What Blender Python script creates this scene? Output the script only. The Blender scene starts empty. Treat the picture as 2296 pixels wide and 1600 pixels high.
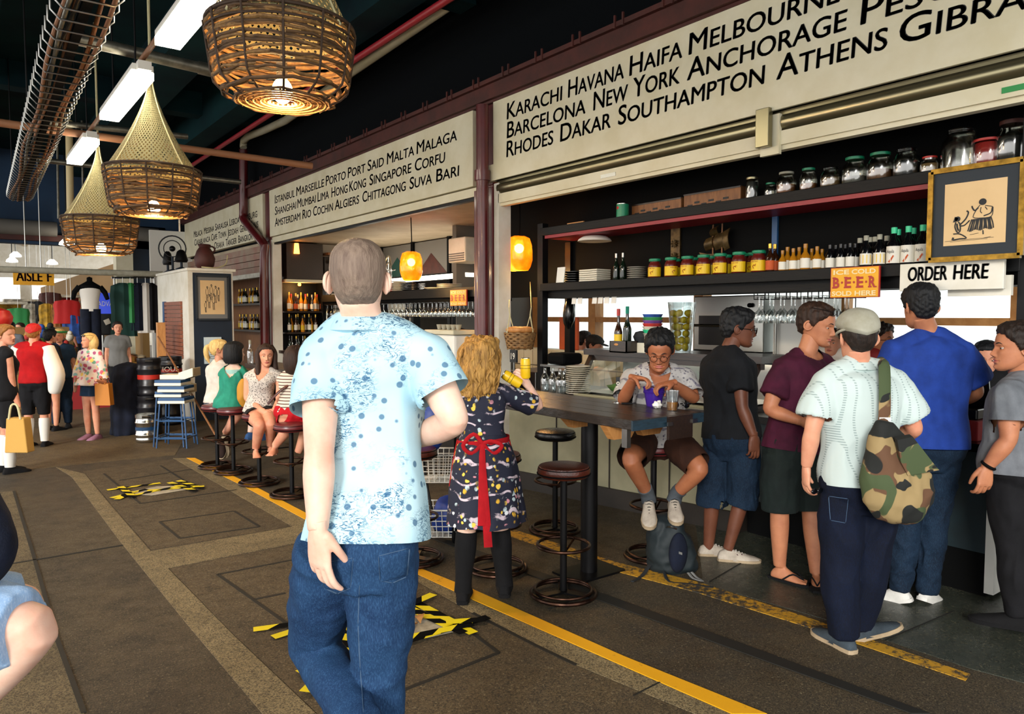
import bpy, bmesh, math, random
import numpy as np
from mathutils import Vector, Matrix, Quaternion, noise as mnoise
PI = math.pi
R0 = random.Random(7)
S = bpy.context.scene
C = S.collection
# ---------------------------------------------------------------- camera
YAW, PITCH, CAMH, FPX = math.radians(37.0), math.radians(3.2), 1.66, 1658.0
cam = bpy.data.cameras.new('camera'); cam.sensor_width = 36.0; cam.lens = 36.0*FPX/2296; cam.clip_start = .05
camo = bpy.data.objects.new('camera', cam); C.objects.link(camo)
camo.location = (0, 0, CAMH); camo.rotation_euler = (PI/2-PITCH, 0, -YAW)
S.camera = camo
# ---------------------------------------------------------------- daylight, exposure
W = bpy.data.worlds.new('daylight'); S.world = W; W.use_nodes = True
bg = W.node_tree.nodes['Background']; bg.inputs[0].default_value = (1, .985, .95, 1); bg.inputs[1].default_value = 1.65
S.view_settings.view_transform = 'Standard'; S.view_settings.look = 'None'; S.view_settings.gamma = 1
S.view_settings.exposure = 0.72; S.view_settings.use_curve_mapping = False
sun = bpy.data.lights.new('low_sun', 'SUN'); sun.energy = 1.9; sun.angle = math.radians(14); sun.color = (1, .97, .92)
suno = bpy.data.objects.new('low_sun', sun); C.objects.link(suno)
suno.rotation_euler = Vector((.75, .55, -.30)).to_track_quat('-Z', 'Y').to_euler()
S.cycles.sample_clamp_indirect = 4.0; S.cycles.max_bounces = 8; S.cycles.transparent_max_bounces = 24
S.cycles.caustics_reflective = False; S.cycles.caustics_refractive = False
# ---------------------------------------------------------------- pixel <-> place
FW = Vector((math.sin(YAW)*math.cos(PITCH), math.cos(YAW)*math.cos(PITCH), -math.sin(PITCH)))
RT = Vector((math.cos(YAW), -math.sin(YAW), 0)); UP = RT.cross(FW)
CAM = Vector((0, 0, CAMH))
def ray(px, py): return FW + RT*((px-1148)/FPX) + UP*((800-py)/FPX)
def P(px, py, d): return CAM + ray(px, py)*d
def atz(px, py, z=0.0): r = ray(px, py); return CAM + r*((z-CAMH)/r.z)
def atx(px, py, x): r = ray(px, py); return CAM + r*(x/r.x)
def aty(px, py, y): r = ray(px, py); return CAM + r*(y/r.y)
def F(px, py, z=0.0): return atz(px, py, z)
def dep(v): return (Vector(v)-CAM).dot(FW)
V = Vector
# ---------------------------------------------------------------- objects
def lin(h):
    h = h.lstrip('#'); c = [int(h[i:i+2], 16)/255 for i in (0, 2, 4)]
    return tuple(x/12.92 if x <= .04045 else ((x+.055)/1.055)**2.4 for x in c)
def wmat(o):
    m = o.matrix_basis.copy()
    while o.parent: o = o.parent; m = o.matrix_basis @ m
    return m
def tag(o, label=None, cat=None, group=None, kind=None):
    if label: o['label'] = label
    if cat: o['category'] = cat
    if group: o['group'] = group
    if kind: o['kind'] = kind
    return o
def empty(name, loc, label=None, cat=None, group=None, rz=0):
    o = bpy.data.objects.new(name, None); C.objects.link(o); o.location = loc; o.rotation_euler = (0, 0, rz)
    o.empty_display_size = .1
    return tag(o, label, cat, group)
def link(name, me, parent=None, origin=None):
    o = bpy.data.objects.new(name, me); C.objects.link(o)
    if parent is not None: o.parent = parent
    return o
def frame(d):
    d = V(d).normalized(); a = V((0, 0, 1)) if abs(d.z) < .9 else V((1, 0, 0))
    u = a.cross(d).normalized(); return u, d.cross(u).normalized()
def spl(pts, n=4):
    """Catmull-Rom through points of any dimension (numpy)."""
    p = np.array([list(q) for q in pts], float)
    if len(p) < 3: return p
    q = np.vstack([2*p[0]-p[1], p, 2*p[-1]-p[-2]]); out = []
    for i in range(len(p)-1):
        a, b, c, d = q[i:i+4]
        for k in range(n):
            t = k/n
            out.append(.5*((2*b)+(c-a)*t+(2*a-5*b+4*c-d)*t*t+(3*b-a-3*c+d)*t**3))
    out.append(p[-1]); return np.array(out)
class MB:
    def __init__(s): s.v = []; s.f = []; s.m = []
    def add(s, vs, fs, mi=0):
        o = len(s.v); s.v += [tuple(v) for v in vs]; s.f += [tuple(i+o for i in f) for f in fs]; s.m += [mi]*len(fs); return s
    def box(s, x0, x1, y0, y1, z0, z1, mi=0):
        x0, x1 = min(x0, x1), max(x0, x1); y0, y1 = min(y0, y1), max(y0, y1); z0, z1 = min(z0, z1), max(z0, z1)
        return s.add([(x, y, z) for z in (z0, z1) for y in (y0, y1) for x in (x0, x1)],
            [(0, 2, 3, 1), (4, 5, 7, 6), (0, 1, 5, 4), (2, 6, 7, 3), (0, 4, 6, 2), (1, 3, 7, 5)], mi)
    def obox(s, c, ax, ay, az, mi=0):
        c, ax, ay, az = map(V, (c, ax, ay, az))
        return s.add([c+ax*i+ay*j+az*k for k in (-1, 1) for j in (-1, 1) for i in (-1, 1)],
            [(0, 2, 3, 1), (4, 5, 7, 6), (0, 1, 5, 4), (2, 6, 7, 3), (0, 4, 6, 2), (1, 3, 7, 5)], mi)
    def bar(s, a, b, w, h, mi=0, up=None):
        a, b = V(a), V(b); d = (b-a); u = V(up) if up else V((0, 0, 1))
        if abs(d.normalized().dot(u)) > .95: u = V((1, 0, 0))
        x = d.cross(u).normalized(); z = x.cross(d).normalized()
        return s.obox((a+b)/2, d/2, x*w/2, z*h/2, mi)
    def prism(s, pts, ext, mi=0):
        n = len(pts); e = V(ext); p = [V(q) for q in pts]
        return s.add(p+[q+e for q in p], [tuple(range(n-1, -1, -1)), tuple(range(n, 2*n))]+[(i, (i+1) % n, n+(i+1) % n, n+i) for i in range(n)], mi)
    def loft(s, rings, caps=True, mi=0, closed=True):
        n = len(rings[0]); vs = [q for r in rings for q in r]; fs = []
        for k in range(len(rings)-1):
            for i in range(n if closed else n-1):
                j = (i+1) % n; fs.append((k*n+i, k*n+j, (k+1)*n+j, (k+1)*n+i))
        if caps and closed: fs += [tuple(range(n-1, -1, -1)), tuple(range((len(rings)-1)*n, len(rings)*n))]
        return s.add(vs, fs, mi)
    def tube(s, pts, r, n=10, caps=True, mi=0, sm=0, round_=False, flat=None):
        """tube along pts; r a number or one per point; sm>0: smoothed; flat=(vec,ratio) squashes the section along vec."""
        rr = [r]*len(pts) if not hasattr(r, '__len__') else list(r)
        if sm:
            q = spl([list(p)+[k] for p, k in zip(pts, rr)], sm); pts = [V(x[:3]) for x in q]; rr = [max(x[3], 1e-4) for x in q]
        else: pts = [V(p) for p in pts]
        if round_:
            a = (pts[0]-pts[1]).normalized(); b = (pts[-1]-pts[-2]).normalized(); ra, rb = rr[0], rr[-1]
            pts = [pts[0]+a*ra*.95, pts[0]+a*ra*.6]+pts+[pts[-1]+b*rb*.6, pts[-1]+b*rb*.95]; rr = [ra*.3, ra*.8]+rr+[rb*.8, rb*.3]
        rings = []; u = None
        for i, p in enumerate(pts):
            d = (pts[min(i+1, len(pts)-1)]-pts[max(i-1, 0)]).normalized()
            if u is None: u, w = frame(d)
            else:
                u = (u-d*u.dot(d)); u = u.normalized() if u.length > 1e-6 else frame(d)[0]; w = d.cross(u)
            ring = []
            for k in range(n):
                o = (u*math.cos(2*PI*k/n)+w*math.sin(2*PI*k/n))*rr[i]
                if flat: f = V(flat[0]).normalized(); o = o-f*o.dot(f)*(1-flat[1])
                ring.append(p+o)
            rings.append(ring)
        return s.loft(rings, caps, mi)
    def lathe(s, prof, c=(0, 0, 0), n=20, mi=0, caps=True, sx=1, sy=1):
        c = V(c)
        return s.loft([[c+V((math.cos(2*PI*k/n)*max(r, 1e-4)*sx, math.sin(2*PI*k/n)*max(r, 1e-4)*sy, z)) for k in range(n)] for r, z in prof], caps, mi)
    def ell(s, c, rx, ry=None, rz=None, n=16, m=10, mi=0, M=None):
        ry = ry or rx; rz = rz or rx; c = V(c); M = M or Matrix.Identity(3); rings = []
        for j in range(m+1):
            t = -PI/2+PI*j/m; cr = max(math.cos(t), .01)
            rings.append([c+M @ V((math.cos(2*PI*k/n)*rx*cr, math.sin(2*PI*k/n)*ry*cr, math.sin(t)*rz)) for k in range(n)])
        return s.loft(rings, True, mi)
    def torus(s, c, R, r, n=28, k=8, ax=(0, 0, 1), mi=0, a0=0, a1=2*PI):
        u, w = frame(ax); c = V(c); full = a1-a0 > 6.28
        pts = [c+(u*math.cos(a0+(a1-a0)*i/n)+w*math.sin(a0+(a1-a0)*i/n))*R for i in range(n+(0 if full else 1))]
        if not full: return s.tube(pts, r, k, True, mi)
        rings = []
        for i, p in enumerate(pts):
            o = (p-c).normalized(); a = V(ax).normalized(); rings.append([p+(o*math.cos(2*PI*j/k)+a*math.sin(2*PI*j/k))*r for j in range(k)])
        rings.append(rings[0]); return s.loft(rings, False, mi)
    def mesh(s, name, mats, smooth=True, M=None, sharp=.7):
        me = bpy.data.meshes.new(name); v = [V(q) for q in s.v]
        if M is not None: v = [M @ q for q in v]
        me.from_pydata(v, [], s.f)
        for m in (mats if isinstance(mats, (list, tuple)) else [mats]): me.materials.append(m)
        me.polygons.foreach_set('material_index', s.m)
        if smooth: me.shade_smooth(); me.set_sharp_from_angle(angle=sharp)
        me.update(); return me
    def build(s, name, mats, parent=None, smooth=True, local=False, sharp=.7, bevel=0):
        """link as ONE mesh object; coordinates are world unless local; a top-level mesh gets its origin at its base."""
        if parent is not None:
            o = link(name, s.mesh(name, mats, smooth, None if local else wmat(parent).inverted(), sharp), parent)
        else:
            a = np.array(s.v); c = V(((a[:, 0].min()+a[:, 0].max())/2, (a[:, 1].min()+a[:, 1].max())/2, a[:, 2].min()))
            o = link(name, s.mesh(name, mats, smooth, Matrix.Translation(-c), sharp)); o.location = c
        if bevel:
            b = o.modifiers.new('bevel', 'BEVEL'); b.width = bevel; b.segments = 2; b.limit_method = 'ANGLE'
        return o
def struct(o, label=None): o['kind'] = 'structure'; return tag(o, label) if label else o
def copy_tree(o, parent=None):
    c = o.copy(); C.objects.link(c); c.parent = parent
    for ch in list(o.children): copy_tree(ch, c)
    return c
def remesh(mb, vox, smooth=3, sub=None):
    """one continuous surface out of overlapping closed pieces."""
    me = mb.mesh('tmp', [], False); o = bpy.data.objects.new('tmp', me); C.objects.link(o)
    m = o.modifiers.new('r', 'REMESH'); m.mode = 'VOXEL'; m.voxel_size = vox
    if smooth: q = o.modifiers.new('s', 'SMOOTH'); q.iterations = smooth; q.factor = .5
    ev = o.evaluated_get(bpy.context.evaluated_depsgraph_get()); r = bpy.data.meshes.new_from_object(ev)
    bpy.data.objects.remove(o); bpy.data.meshes.remove(me); return r
def coords(me):
    a = np.empty(len(me.vertices)*3); me.vertices.foreach_get('co', a); return a.reshape(-1, 3)
def setco(me, a): me.vertices.foreach_set('co', a.ravel()); me.update()
def normals(me):
    a = np.empty(len(me.vertices)*3); me.vertices.foreach_get('normal', a); return a.reshape(-1, 3)
# ---------------------------------------------------------------- text
def text_mesh(txt, smallcaps=False, bold=0.0, shear=0.0, ext=0.0, sc=.8):
    cu = bpy.data.curves.new('t', 'FONT'); cu.body = txt.lower() if smallcaps else txt
    if smallcaps:
        cu.small_caps_scale = sc; cu.body = ''.join(w for w in txt)
        b = txt.title(); cu.body = b
        for i, ch in enumerate(b): cu.body_format[i].use_small_caps = ch.islower()
    cu.offset = bold; cu.shear = shear; cu.extrude = ext; cu.resolution_u = 4
    o = bpy.data.objects.new('t', cu); C.objects.link(o)
    me = bpy.data.meshes.new_from_object(o.evaluated_get(bpy.context.evaluated_depsgraph_get()))
    bpy.data.objects.remove(o); bpy.data.curves.remove(cu); return me
def words_on(mb, txt, a, b, up, h, nrm, mi=0, **k):
    """append a word to mb so that it fills from point a to point b (baseline), h high, standing off along nrm."""
    me = text_mesh(txt, **k); c = coords(me); lo = c.min(0); hi = c.max(0); a = V(a); d = V(b)-a; up = V(up).normalized(); n = V(nrm).normalized()
    w = max(hi[0]-lo[0], 1e-6); caps = max(hi[1], 1e-6)
    vs = [a+d*((q[0]-lo[0])/w)+up*(q[1]/caps*h)+n*(.0015+q[2]) for q in c]
    mb.add(vs, [tuple(p.vertices) for p in me.polygons], mi); bpy.data.meshes.remove(me)
# ---------------------------------------------------------------- materials
def newmat(name):
    m = bpy.data.materials.new(name); m.use_nodes = True; nt = m.node_tree; p = nt.nodes['Principled BSDF']; return m, nt, p
def nd(nt, t, **k):
    n = nt.nodes.new('ShaderNode'+t)
    for a, b in k.items():
        if a.startswith('i_'):
            q = a[2:]; n.inputs[int(q) if q.isdigit() else q].default_value = b
        else: setattr(n, a, b)
    return n
def tex(nt, mapping=(1, 1, 1), rot=(0, 0, 0), src='Object'):
    tc = nd(nt, 'TexCoord'); mp = nd(nt, 'Mapping'); mp.inputs['Scale'].default_value = mapping; mp.inputs['Rotation'].default_value = rot
    nt.links.new(tc.outputs[src], mp.inputs[0]); return mp.outputs[0]
def ramp(nt, fac, stops, const=False):
    r = nd(nt, 'ValToRGB'); e = r.color_ramp.elements; r.color_ramp.interpolation = 'CONSTANT' if const else 'LINEAR'
    while len(e) < len(stops): e.new(.5)
    for x, (p, c) in zip(e, stops): x.position = p; x.color = (*(lin(c) if isinstance(c, str) else (c, c, c)), 1)
    nt.links.new(fac, r.inputs[0]); return r.outputs[0]
def mix(nt, fac, a, b, mode='MIX'):
    m = nd(nt, 'Mix', data_type='RGBA', blend_type=mode); L = nt.links
    for s, v in ((0, fac), (6, a), (7, b)):
        if isinstance(v, str): m.inputs[s].default_value = (*lin(v), 1)
        elif isinstance(v, (int, float)): m.inputs[s].default_value = v
        else: L.new(v, m.inputs[s])
    return m.outputs[2]
def noise_(nt, vec, scale, detail=4, rough=.6, out=0, dist=0):
    n = nd(nt, 'TexNoise'); n.inputs['Scale'].default_value = scale; n.inputs['Detail'].default_value = detail; n.inputs['Roughness'].default_value = rough; n.inputs['Distortion'].default_value = dist
    nt.links.new(vec, n.inputs['Vector']); return n.outputs[out]
def voro(nt, vec, scale, out='Distance', feature='F1', rnd=1):
    n = nd(nt, 'TexVoronoi', feature=feature); n.inputs['Scale'].default_value = scale; n.inputs['Randomness'].default_value = rnd
    nt.links.new(vec, n.inputs['Vector']); return n.outputs[out]
def math_(nt, op, a, b=0.0):
    m = nd(nt, 'Math', operation=op)
    for i, v in enumerate((a, b)):
        if isinstance(v, (int, float)): m.inputs[i].default_value = v
        else: nt.links.new(v, m.inputs[i])
    return m.outputs[0]
def bump(nt, p, h, strength=.3, dist=.01):
    b = nd(nt, 'Bump'); b.inputs['Strength'].default_value = strength; b.inputs['Distance'].default_value = dist
    nt.links.new(h, b.inputs['Height']); nt.links.new(b.outputs[0], p.inputs['Normal'])
def M(name, col, rough=.6, metal=0, n=None, b=None, emit=0, spec=.5, coat=0, map=(1, 1, 1), alpha=1, sss=0, trans=0):
    """n=(scale, other colour, low, high): blotches of another colour; b=(scale, strength): bump."""
    m, nt, p = newmat(name); p.inputs['Base Color'].default_value = (*lin(col), 1); p.inputs['Roughness'].default_value = rough
    p.inputs['Metallic'].default_value = metal; p.inputs['Specular IOR Level'].default_value = spec
    if coat: p.inputs['Coat Weight'].default_value = coat; p.inputs['Coat Roughness'].default_value = .1
    if emit: p.inputs['Emission Color'].default_value = (*lin(col), 1); p.inputs['Emission Strength'].default_value = emit
    if alpha < 1: p.inputs['Alpha'].default_value = alpha
    if sss: p.inputs['Subsurface Weight'].default_value = sss; p.inputs['Subsurface Radius'].default_value = (.02, .008, .004); p.inputs['Subsurface Scale'].default_value = .5
    if trans: p.inputs['Transmission Weight'].default_value = trans
    if n or b: v = tex(nt, map)
    if n:
        f = noise_(nt, v, n[0]); lo, hi = (n[2], n[3]) if len(n) > 2 else (.35, .65)
        nt.links.new(mix(nt, ramp(nt, f, [(lo, 0), (hi, 1)]), col, n[1]), p.inputs['Base Color'])
    if b: bump(nt, p, noise_(nt, v, b[0], 3), b[1])
    return m
def clear(name, tint='ffffff', gloss=.12, rough=.03, dark=0.0):
    """thin clear glass or plastic: see-through with a fresnel shine."""
    m = bpy.data.materials.new(name); m.use_nodes = True; nt = m.node_tree; nt.nodes.remove(nt.nodes['Principled BSDF'])
    t = nd(nt, 'BsdfTransparent'); t.inputs[0].default_value = (*lin(tint), 1); g = nd(nt, 'BsdfGlossy'); g.inputs['Roughness'].default_value = rough
    lw = nd(nt, 'LayerWeight'); lw.inputs[0].default_value = .35; x = nd(nt, 'MixShader')
    f = math_(nt, 'MULTIPLY_ADD', lw.outputs['Facing'], .75); f.node.inputs[2].default_value = gloss
    nt.links.new(f, x.inputs[0]); nt.links.new(t.outputs[0], x.inputs[1]); nt.links.new(g.outputs[0], x.inputs[2])
    nt.links.new(x.outputs[0], nt.nodes['Material Output'].inputs[0]); return m
def fabric(name, col, col2=None, sc=9, rough=.85, bs=.25, **k):
    return M(name, col, rough, n=(sc, col2) if col2 else None, b=(220, bs), spec=.25, **k)
m_ = {}
def D(k, *a, **b): m_[k] = M(k, *a, **b); return m_[k]
# setting
def floor_mat(name, c1, c2, c3, sc=1.0, rough=.75, grain=140):
    m, nt, p = newmat(name); v = tex(nt); a = noise_(nt, v, 1.1*sc, 6, .7); b = noise_(nt, v, grain, 2, .8); c = noise_(nt, v, 6*sc, 5, .75)
    x = mix(nt, ramp(nt, a, [(.36, 0), (.66, 1)]), c1, c2); x = mix(nt, ramp(nt, c, [(.52, 0), (.75, .75)]), x, c3)
    x = mix(nt, ramp(nt, b, [(.36, .95), (.6, 0)]), x, '14110c'); nt.links.new(x, p.inputs['Base Color'])
    x = mix(nt, ramp(nt, noise_(nt, v, 75, 3, .7), [(.58, 0), (.72, .55)]), x, 'a09474'); nt.links.new(x, p.inputs['Base Color'])
    nt.links.new(ramp(nt, c, [(.3, rough-.2), (.7, rough+.1)]), p.inputs['Roughness']); bump(nt, p, b, .35, .004); return m
m_['asphalt'] = floor_mat('asphalt', '574b36', '403729', '2f291f')
m_['concrete'] = floor_mat('light_concrete', '9a8a66', '7a6c4e', '62563d', 1.6)
m_['slab'] = floor_mat('brown_slab', '64553c', '4f432f', '3c3324', 1.3)
m_['paleslab'] = floor_mat('pale_edge_slab', '7d6e50', '60543c', '4b412e')
m_['farfloor'] = floor_mat('worn_brown_floor', '7a6642', '5c4c30', '423622', .8)
m_['tile'] = floor_mat('shiny_floor', '4c5249', '3c423a', '2c302a', .8, .34, 300)
def paint(name, col, wear=.62, under='4a4436'):
    m, nt, p = newmat(name); v = tex(nt); n1 = noise_(nt, v, 26, 8, .75); n2 = noise_(nt, v, 2.2, 3)
    f = ramp(nt, math_(nt, 'ADD', math_(nt, 'MULTIPLY', n1, .65), math_(nt, 'MULTIPLY', n2, .35)), [(wear-.04, 0), (wear+.04, 1)])
    nt.links.new(mix(nt, f, col, under), p.inputs['Base Color']); p.inputs['Roughness'].default_value = .7; bump(nt, p, n1, .3, .004); return m
m_['yellow'] = paint('yellow_floor_paint', 'e2a404'); m_['wornyellow'] = paint('worn_yellow_paint', 'b98a1c', .51, '35312a')
D('black', '030405', .8, spec=.12); D('blackwood', '07090a', .55, n=(30, '040506'), b=(60, .2), map=(1, .15, 1), spec=.25); D('blackgloss', '0a0b0d', .22)
D('navy', '0d2033', .7, n=(2, '0a1826')); D('bulkhead', '153554', .75, n=(1, '102a44')); D('navyceil', '0a2b2e', .85, n=(.6, '04131a'), spec=.1); D('navydark', '03060a', .9, spec=.1)
D('cream', 'd9d3ba', .6, n=(3, 'cfc7a8'), b=(40, .05)); D('white', 'e2dfd4', .6, n=(4, 'd2cdbd')); D('whitegloss', 'ecebe4', .3)
D('red', '5a1218', .38, n=(4, '480d12'), coat=.3); D('rust', '4a1a12', .6, n=(5, '361009')); D('redlip', '8c1523', .45)
D('brass', '8b8468', .28, .9); D('steel', '9a9a96', .28, 1, b=(30, .05)); D('steelbright', 'c9c9c4', .2, 1); D('galv', '8f8c80', .4, .8, n=(9, '6c6a60'))
D('darkmetal', '111113', .42, .6); D('bronze', '4a3226', .35, .9, n=(20, '2a1c17')); D('wirewhite', 'd8d6cd', .4)
D('orangewall', 'c9571f', .7, n=(2, 'a8441a')); D('wood', '8a5a30', .55, n=(6, '6e4424'), map=(1, 8, 1)); D('palewood', 'c98f52', .55, n=(9, 'b3793f'), map=(8, 1, 1))
D('darkwood', '2c1d15', .35, n=(7, '1a110d'), b=(25, .15), map=(8, 1, 8), coat=.2); D('tablewood', '1d1916', .3, n=(8, '38302a'), b=(30, .2), map=(9, .6, 1)); D('tableend', '1f3644', .45, n=(20, '14242e'), map=(1, 6, 6))
D('shutter', '8a4f36', .55, n=(8, '75402b')); D('shutterdirty', '8f7b66', .6, n=(3, '8a5a4a')); D('tilecream', 'd8c9a6', .35); D('grout', '6d6350', .8)
D('basewall', '241d17', .6, n=(4, '17120e')); D('panel', '8b8971', .6, n=(2, '77755e')); D('ceilcream', 'b5a58c', .7, n=(2, 'a08f76')); D('greywall', '6b6862', .7); D('tealpanel', '0f2830', .5, n=(3, '0b1c22')); D('bagteal', '0b191e', .7)
D('cable', '9a6a4a', .6); D('rope', 'c8bf94', .9, b=(200, .4)); D('wicker', '654828', .7, n=(14, '3a2816'), b=(60, .4), map=(1, 1, 5)); D('wickerdark', '3a2818', .75)
D('basket', '8f6a3a', .7, n=(30, '644724'), b=(60, .3)); D('leather', '5a2718', .28, n=(12, '3d170e'), b=(90, .25)); D('leatherblack', '121214', .25, b=(90, .2)); D('leatherred', '5c1c1e', .35)
D('lemon', 'f2d21e', .4, n=(8, 'd8bc22')); D('greenlid', '12815a', .4); D('redlid', 'b0241c', .4); D('chili', '5a1610', .3); D('yellowlabel', 'e3bc12', .5); D('label', 'e0dccf', .6); D('redink', '9a1c10', .5); D('ink', '14181c', .6)
D('bottlegreen', '0c1a10', .08, coat=.3); D('bottlebrown', '2a1206', .08, coat=.3); D('bottleblack', '08080b', .1, coat=.3); D('amberliq', 'c47a1a', .15); D('goldliq', 'a06a14', .12); D('foil', 'c9a646', .3, .8); D('capwhite', 'dcdcd2', .4); D('capgreen', '2cc48c', .35); D('neckblack', '101012', .3)
D('plate', 'd9d3c0', .25); D('plategrey', '9c988c', .3); D('gold', '9a762a', .35, .8, n=(20, '6a5018')); D('oldgold', '5e4a28', .45, .6, n=(20, '3a2c16')); D('mount', '16212a', .6); D('paper', 'd8b888', .7, n=(3, 'cfae7e')); D('posterwhite', 'cfdde0', .6, n=(3, 'b9cdd4'))
D('signred', 'a3231a', .5); D('signgold', 'e9a90f', .5, n=(4, 'd99a10')); D('signpale', 'e8d3a0', .5); D('letter', '13161a', .6)
D('purple', '3b1f86', .3); D('foam', 'e6e4da', .7); D('beer', 'dd8a1e', .1); D('can', 'e8bc1a', .35); D('crustpaper', 'e9e6de', .8)
D('bag_black', '14191d', .75, b=(40, .3)); D('bagtan', 'c79a4c', .85, b=(150, .3)); D('bagorange', 'b9741f', .6); D('mustard', 'b98222', .7, b=(40, .2)); D('blueplastic', '16337e', .5); D('bluepaint', '1c4a78', .5)
D('keg', '101014', .35, n=(5, '1b1b20')); D('kegred', 'b0281c', .4); D('cardboard', 'b9a888', .8); D('whiteplastic', 'e4e0cc', .5)
D('tube', 'fff4dc', .5, emit=14); D('bulb', 'ffc27a', .5, emit=40); D('warmglow', 'ff9a3a', .5, emit=5); D('bluesign', '2a3a9a', .5, emit=.8); D('hallglow', 'fff3dd', .5, emit=6)
D('tapeblack', '030303', .9, spec=.1); D('tapeyellow', 'e8d412', .45); D('litter', 'b9b09c', .8, n=(12, '8e8672')); D('leaf', '9a6a34', .7); D('rubber', '15140f', .7)
D('socket', 'ddd9cc', .4); D('eyewhite', 'b4ada6', .35); D('iris', '2a1a10', .2); D('lipred', 'a85a50', .45); D('lens', '0a0c10', .1)
D('redsoft', 'b81414', .7); D('green', '2f8a4a', .7); D('greendark', '0f3d36', .8); D('tan', '8a6a3c', .8); D('grey', '6e6e6c', .8); D('redcloth', '8a1a1c', .8); D('whitecloth', 'dcd8d0', .85)
D('denimstitch', '3d5570', .8)
for i, c in enumerate(('c8352c', '2b58b0', 'd8a52a', '5a8a3c', 'e0d8c4', '7a4a9a', '262a30', 'b06a30')): D('goods%d' % i, c, .75, n=(6, '%02x%02x%02x' % tuple(int(int(c[j:j+2], 16)*.6) for j in (0, 2, 4))))
m_['glass'] = clear('clear_glass', 'f4f8f8', .17); m_['jarglass'] = clear('jar_glass', 'e6e8df', .2, .12); m_['pane'] = clear('case_glass', 'eef4f4', .06); m_['plastic'] = clear('clear_plastic', 'eceff0', .16, .15)
def amber():
    m, nt, p = newmat('amber_glass'); v = tex(nt); f = noise_(nt, v, 7, 4, .6)
    c = ramp(nt, f, [(.3, 'c8780c'), (.55, 'eaa41c'), (.75, 'f7c848')]); nt.links.new(c, p.inputs['Base Color']); p.inputs['Roughness'].default_value = .15
    nt.links.new(c, p.inputs['Emission Color']); p.inputs['Emission Strength'].default_value = .45; p.inputs['Coat Weight'].default_value = .5; bump(nt, p, f, .3)
    t = nd(nt, 'BsdfTransparent'); t.inputs[0].default_value = (1, .62, .16, 1); x = nd(nt, 'MixShader'); x.inputs[0].default_value = .38; nt.links.new(p.outputs[0], x.inputs[1]); nt.links.new(t.outputs[0], x.inputs[2]); nt.links.new(x.outputs[0], nt.nodes['Material Output'].inputs[0]); return m
m_['amber'] = amber()
def net():
    m, nt, p = newmat('fishing_net'); v = tex(nt, src='UV'); p.inputs['Roughness'].default_value = .9
    w1 = nd(nt, 'TexWave', bands_direction='X'); w1.inputs['Scale'].default_value = 1; w2 = nd(nt, 'TexWave', bands_direction='Y'); w2.inputs['Scale'].default_value = 1
    for w in (w1, w2): nt.links.new(v, w.inputs['Vector']); w.inputs['Distortion'].default_value = .6; w.inputs['Detail Scale'].default_value = .4
    h = math_(nt, 'MAXIMUM', w1.outputs[1], w2.outputs[1]); f = ramp(nt, h, [(.42, 0), (.52, 1)])
    nt.links.new(mix(nt, noise_(nt, v, .8), '6a6440', '8f8660'), p.inputs['Base Color']); nt.links.new(f, p.inputs['Alpha']); return m
m_['net'] = net()
# skin, hair, clothes
def skin(name, c1, c2, rough=.5): return M(name, c1, rough, n=(9, c2, .35, .7), b=(260, .06), sss=.12, spec=.35)
m_['skin_fair'] = skin('fair_skin', 'edc9b4', 'e0ac95'); m_['skin_tan'] = skin('tanned_skin', 'b97c5a', 'a3674a'); m_['skin_mid'] = skin('warm_skin', 'a86a48', '94573a'); m_['skin_dark'] = skin('brown_skin', '6f4330', '5e3626')
m_['skin_rosy'] = skin('rosy_skin', 'd69a7c', 'c98468')
def hairm(name, c1, c2, st=60, rough=.45):
    m, nt, p = newmat(name); v = tex(nt, (1, 1, .12)); f = noise_(nt, v, st, 4, .7); nt.links.new(ramp(nt, f, [(.3, c1), (.7, c2)]), p.inputs['Base Color'])
    p.inputs['Roughness'].default_value = rough+.15; p.inputs['Specular IOR Level'].default_value = .3; bump(nt, p, f, .9, .008); return m
for k, a, b in (('black', '07080a', '16181c'), ('brown', '1c120d', '3a251a'), ('dark', '120d0b', '2a1d16'), ('blonde', '8a6532', 'd0aa62'), ('curl', '5a3a18', 'c99a50'), ('fairblonde', 'b98f50', 'ecd08c'), ('ginger', '7a4a20', 'b07a3c'), ('buzz', '66544a', '8f7c6c'), ('grey', '77706a', 'b0a8a0')):
    m_['hair_'+k] = hairm('hair_'+k, a, b)
def jeans(name, a, b, c):
    m, nt, p = newmat(name); v = tex(nt); w = noise_(nt, tex(nt, (1, 1, .25)), 300, 2, .8); n1 = noise_(nt, v, 5, 4, .6)
    x = mix(nt, ramp(nt, n1, [(.35, 0), (.7, 1)]), a, b); x = mix(nt, ramp(nt, w, [(.45, 0), (.7, .5)]), x, c); nt.links.new(x, p.inputs['Base Color'])
    p.inputs['Roughness'].default_value = .85; p.inputs['Specular IOR Level'].default_value = .2; bump(nt, p, w, .25, .003); return m
m_['jeans'] = jeans('blue_denim', '13294a', '1f3d60', '3a6088'); m_['jeansdark'] = jeans('dark_denim', '060b19', '091124', '0e1c38'); m_['jeansmid'] = jeans('worn_denim', '0c1726', '14263a', '243e56'); m_['denimpale'] = jeans('pale_denim', '7fa3cf', '9dbce0', 'c6dbf0')
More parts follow.
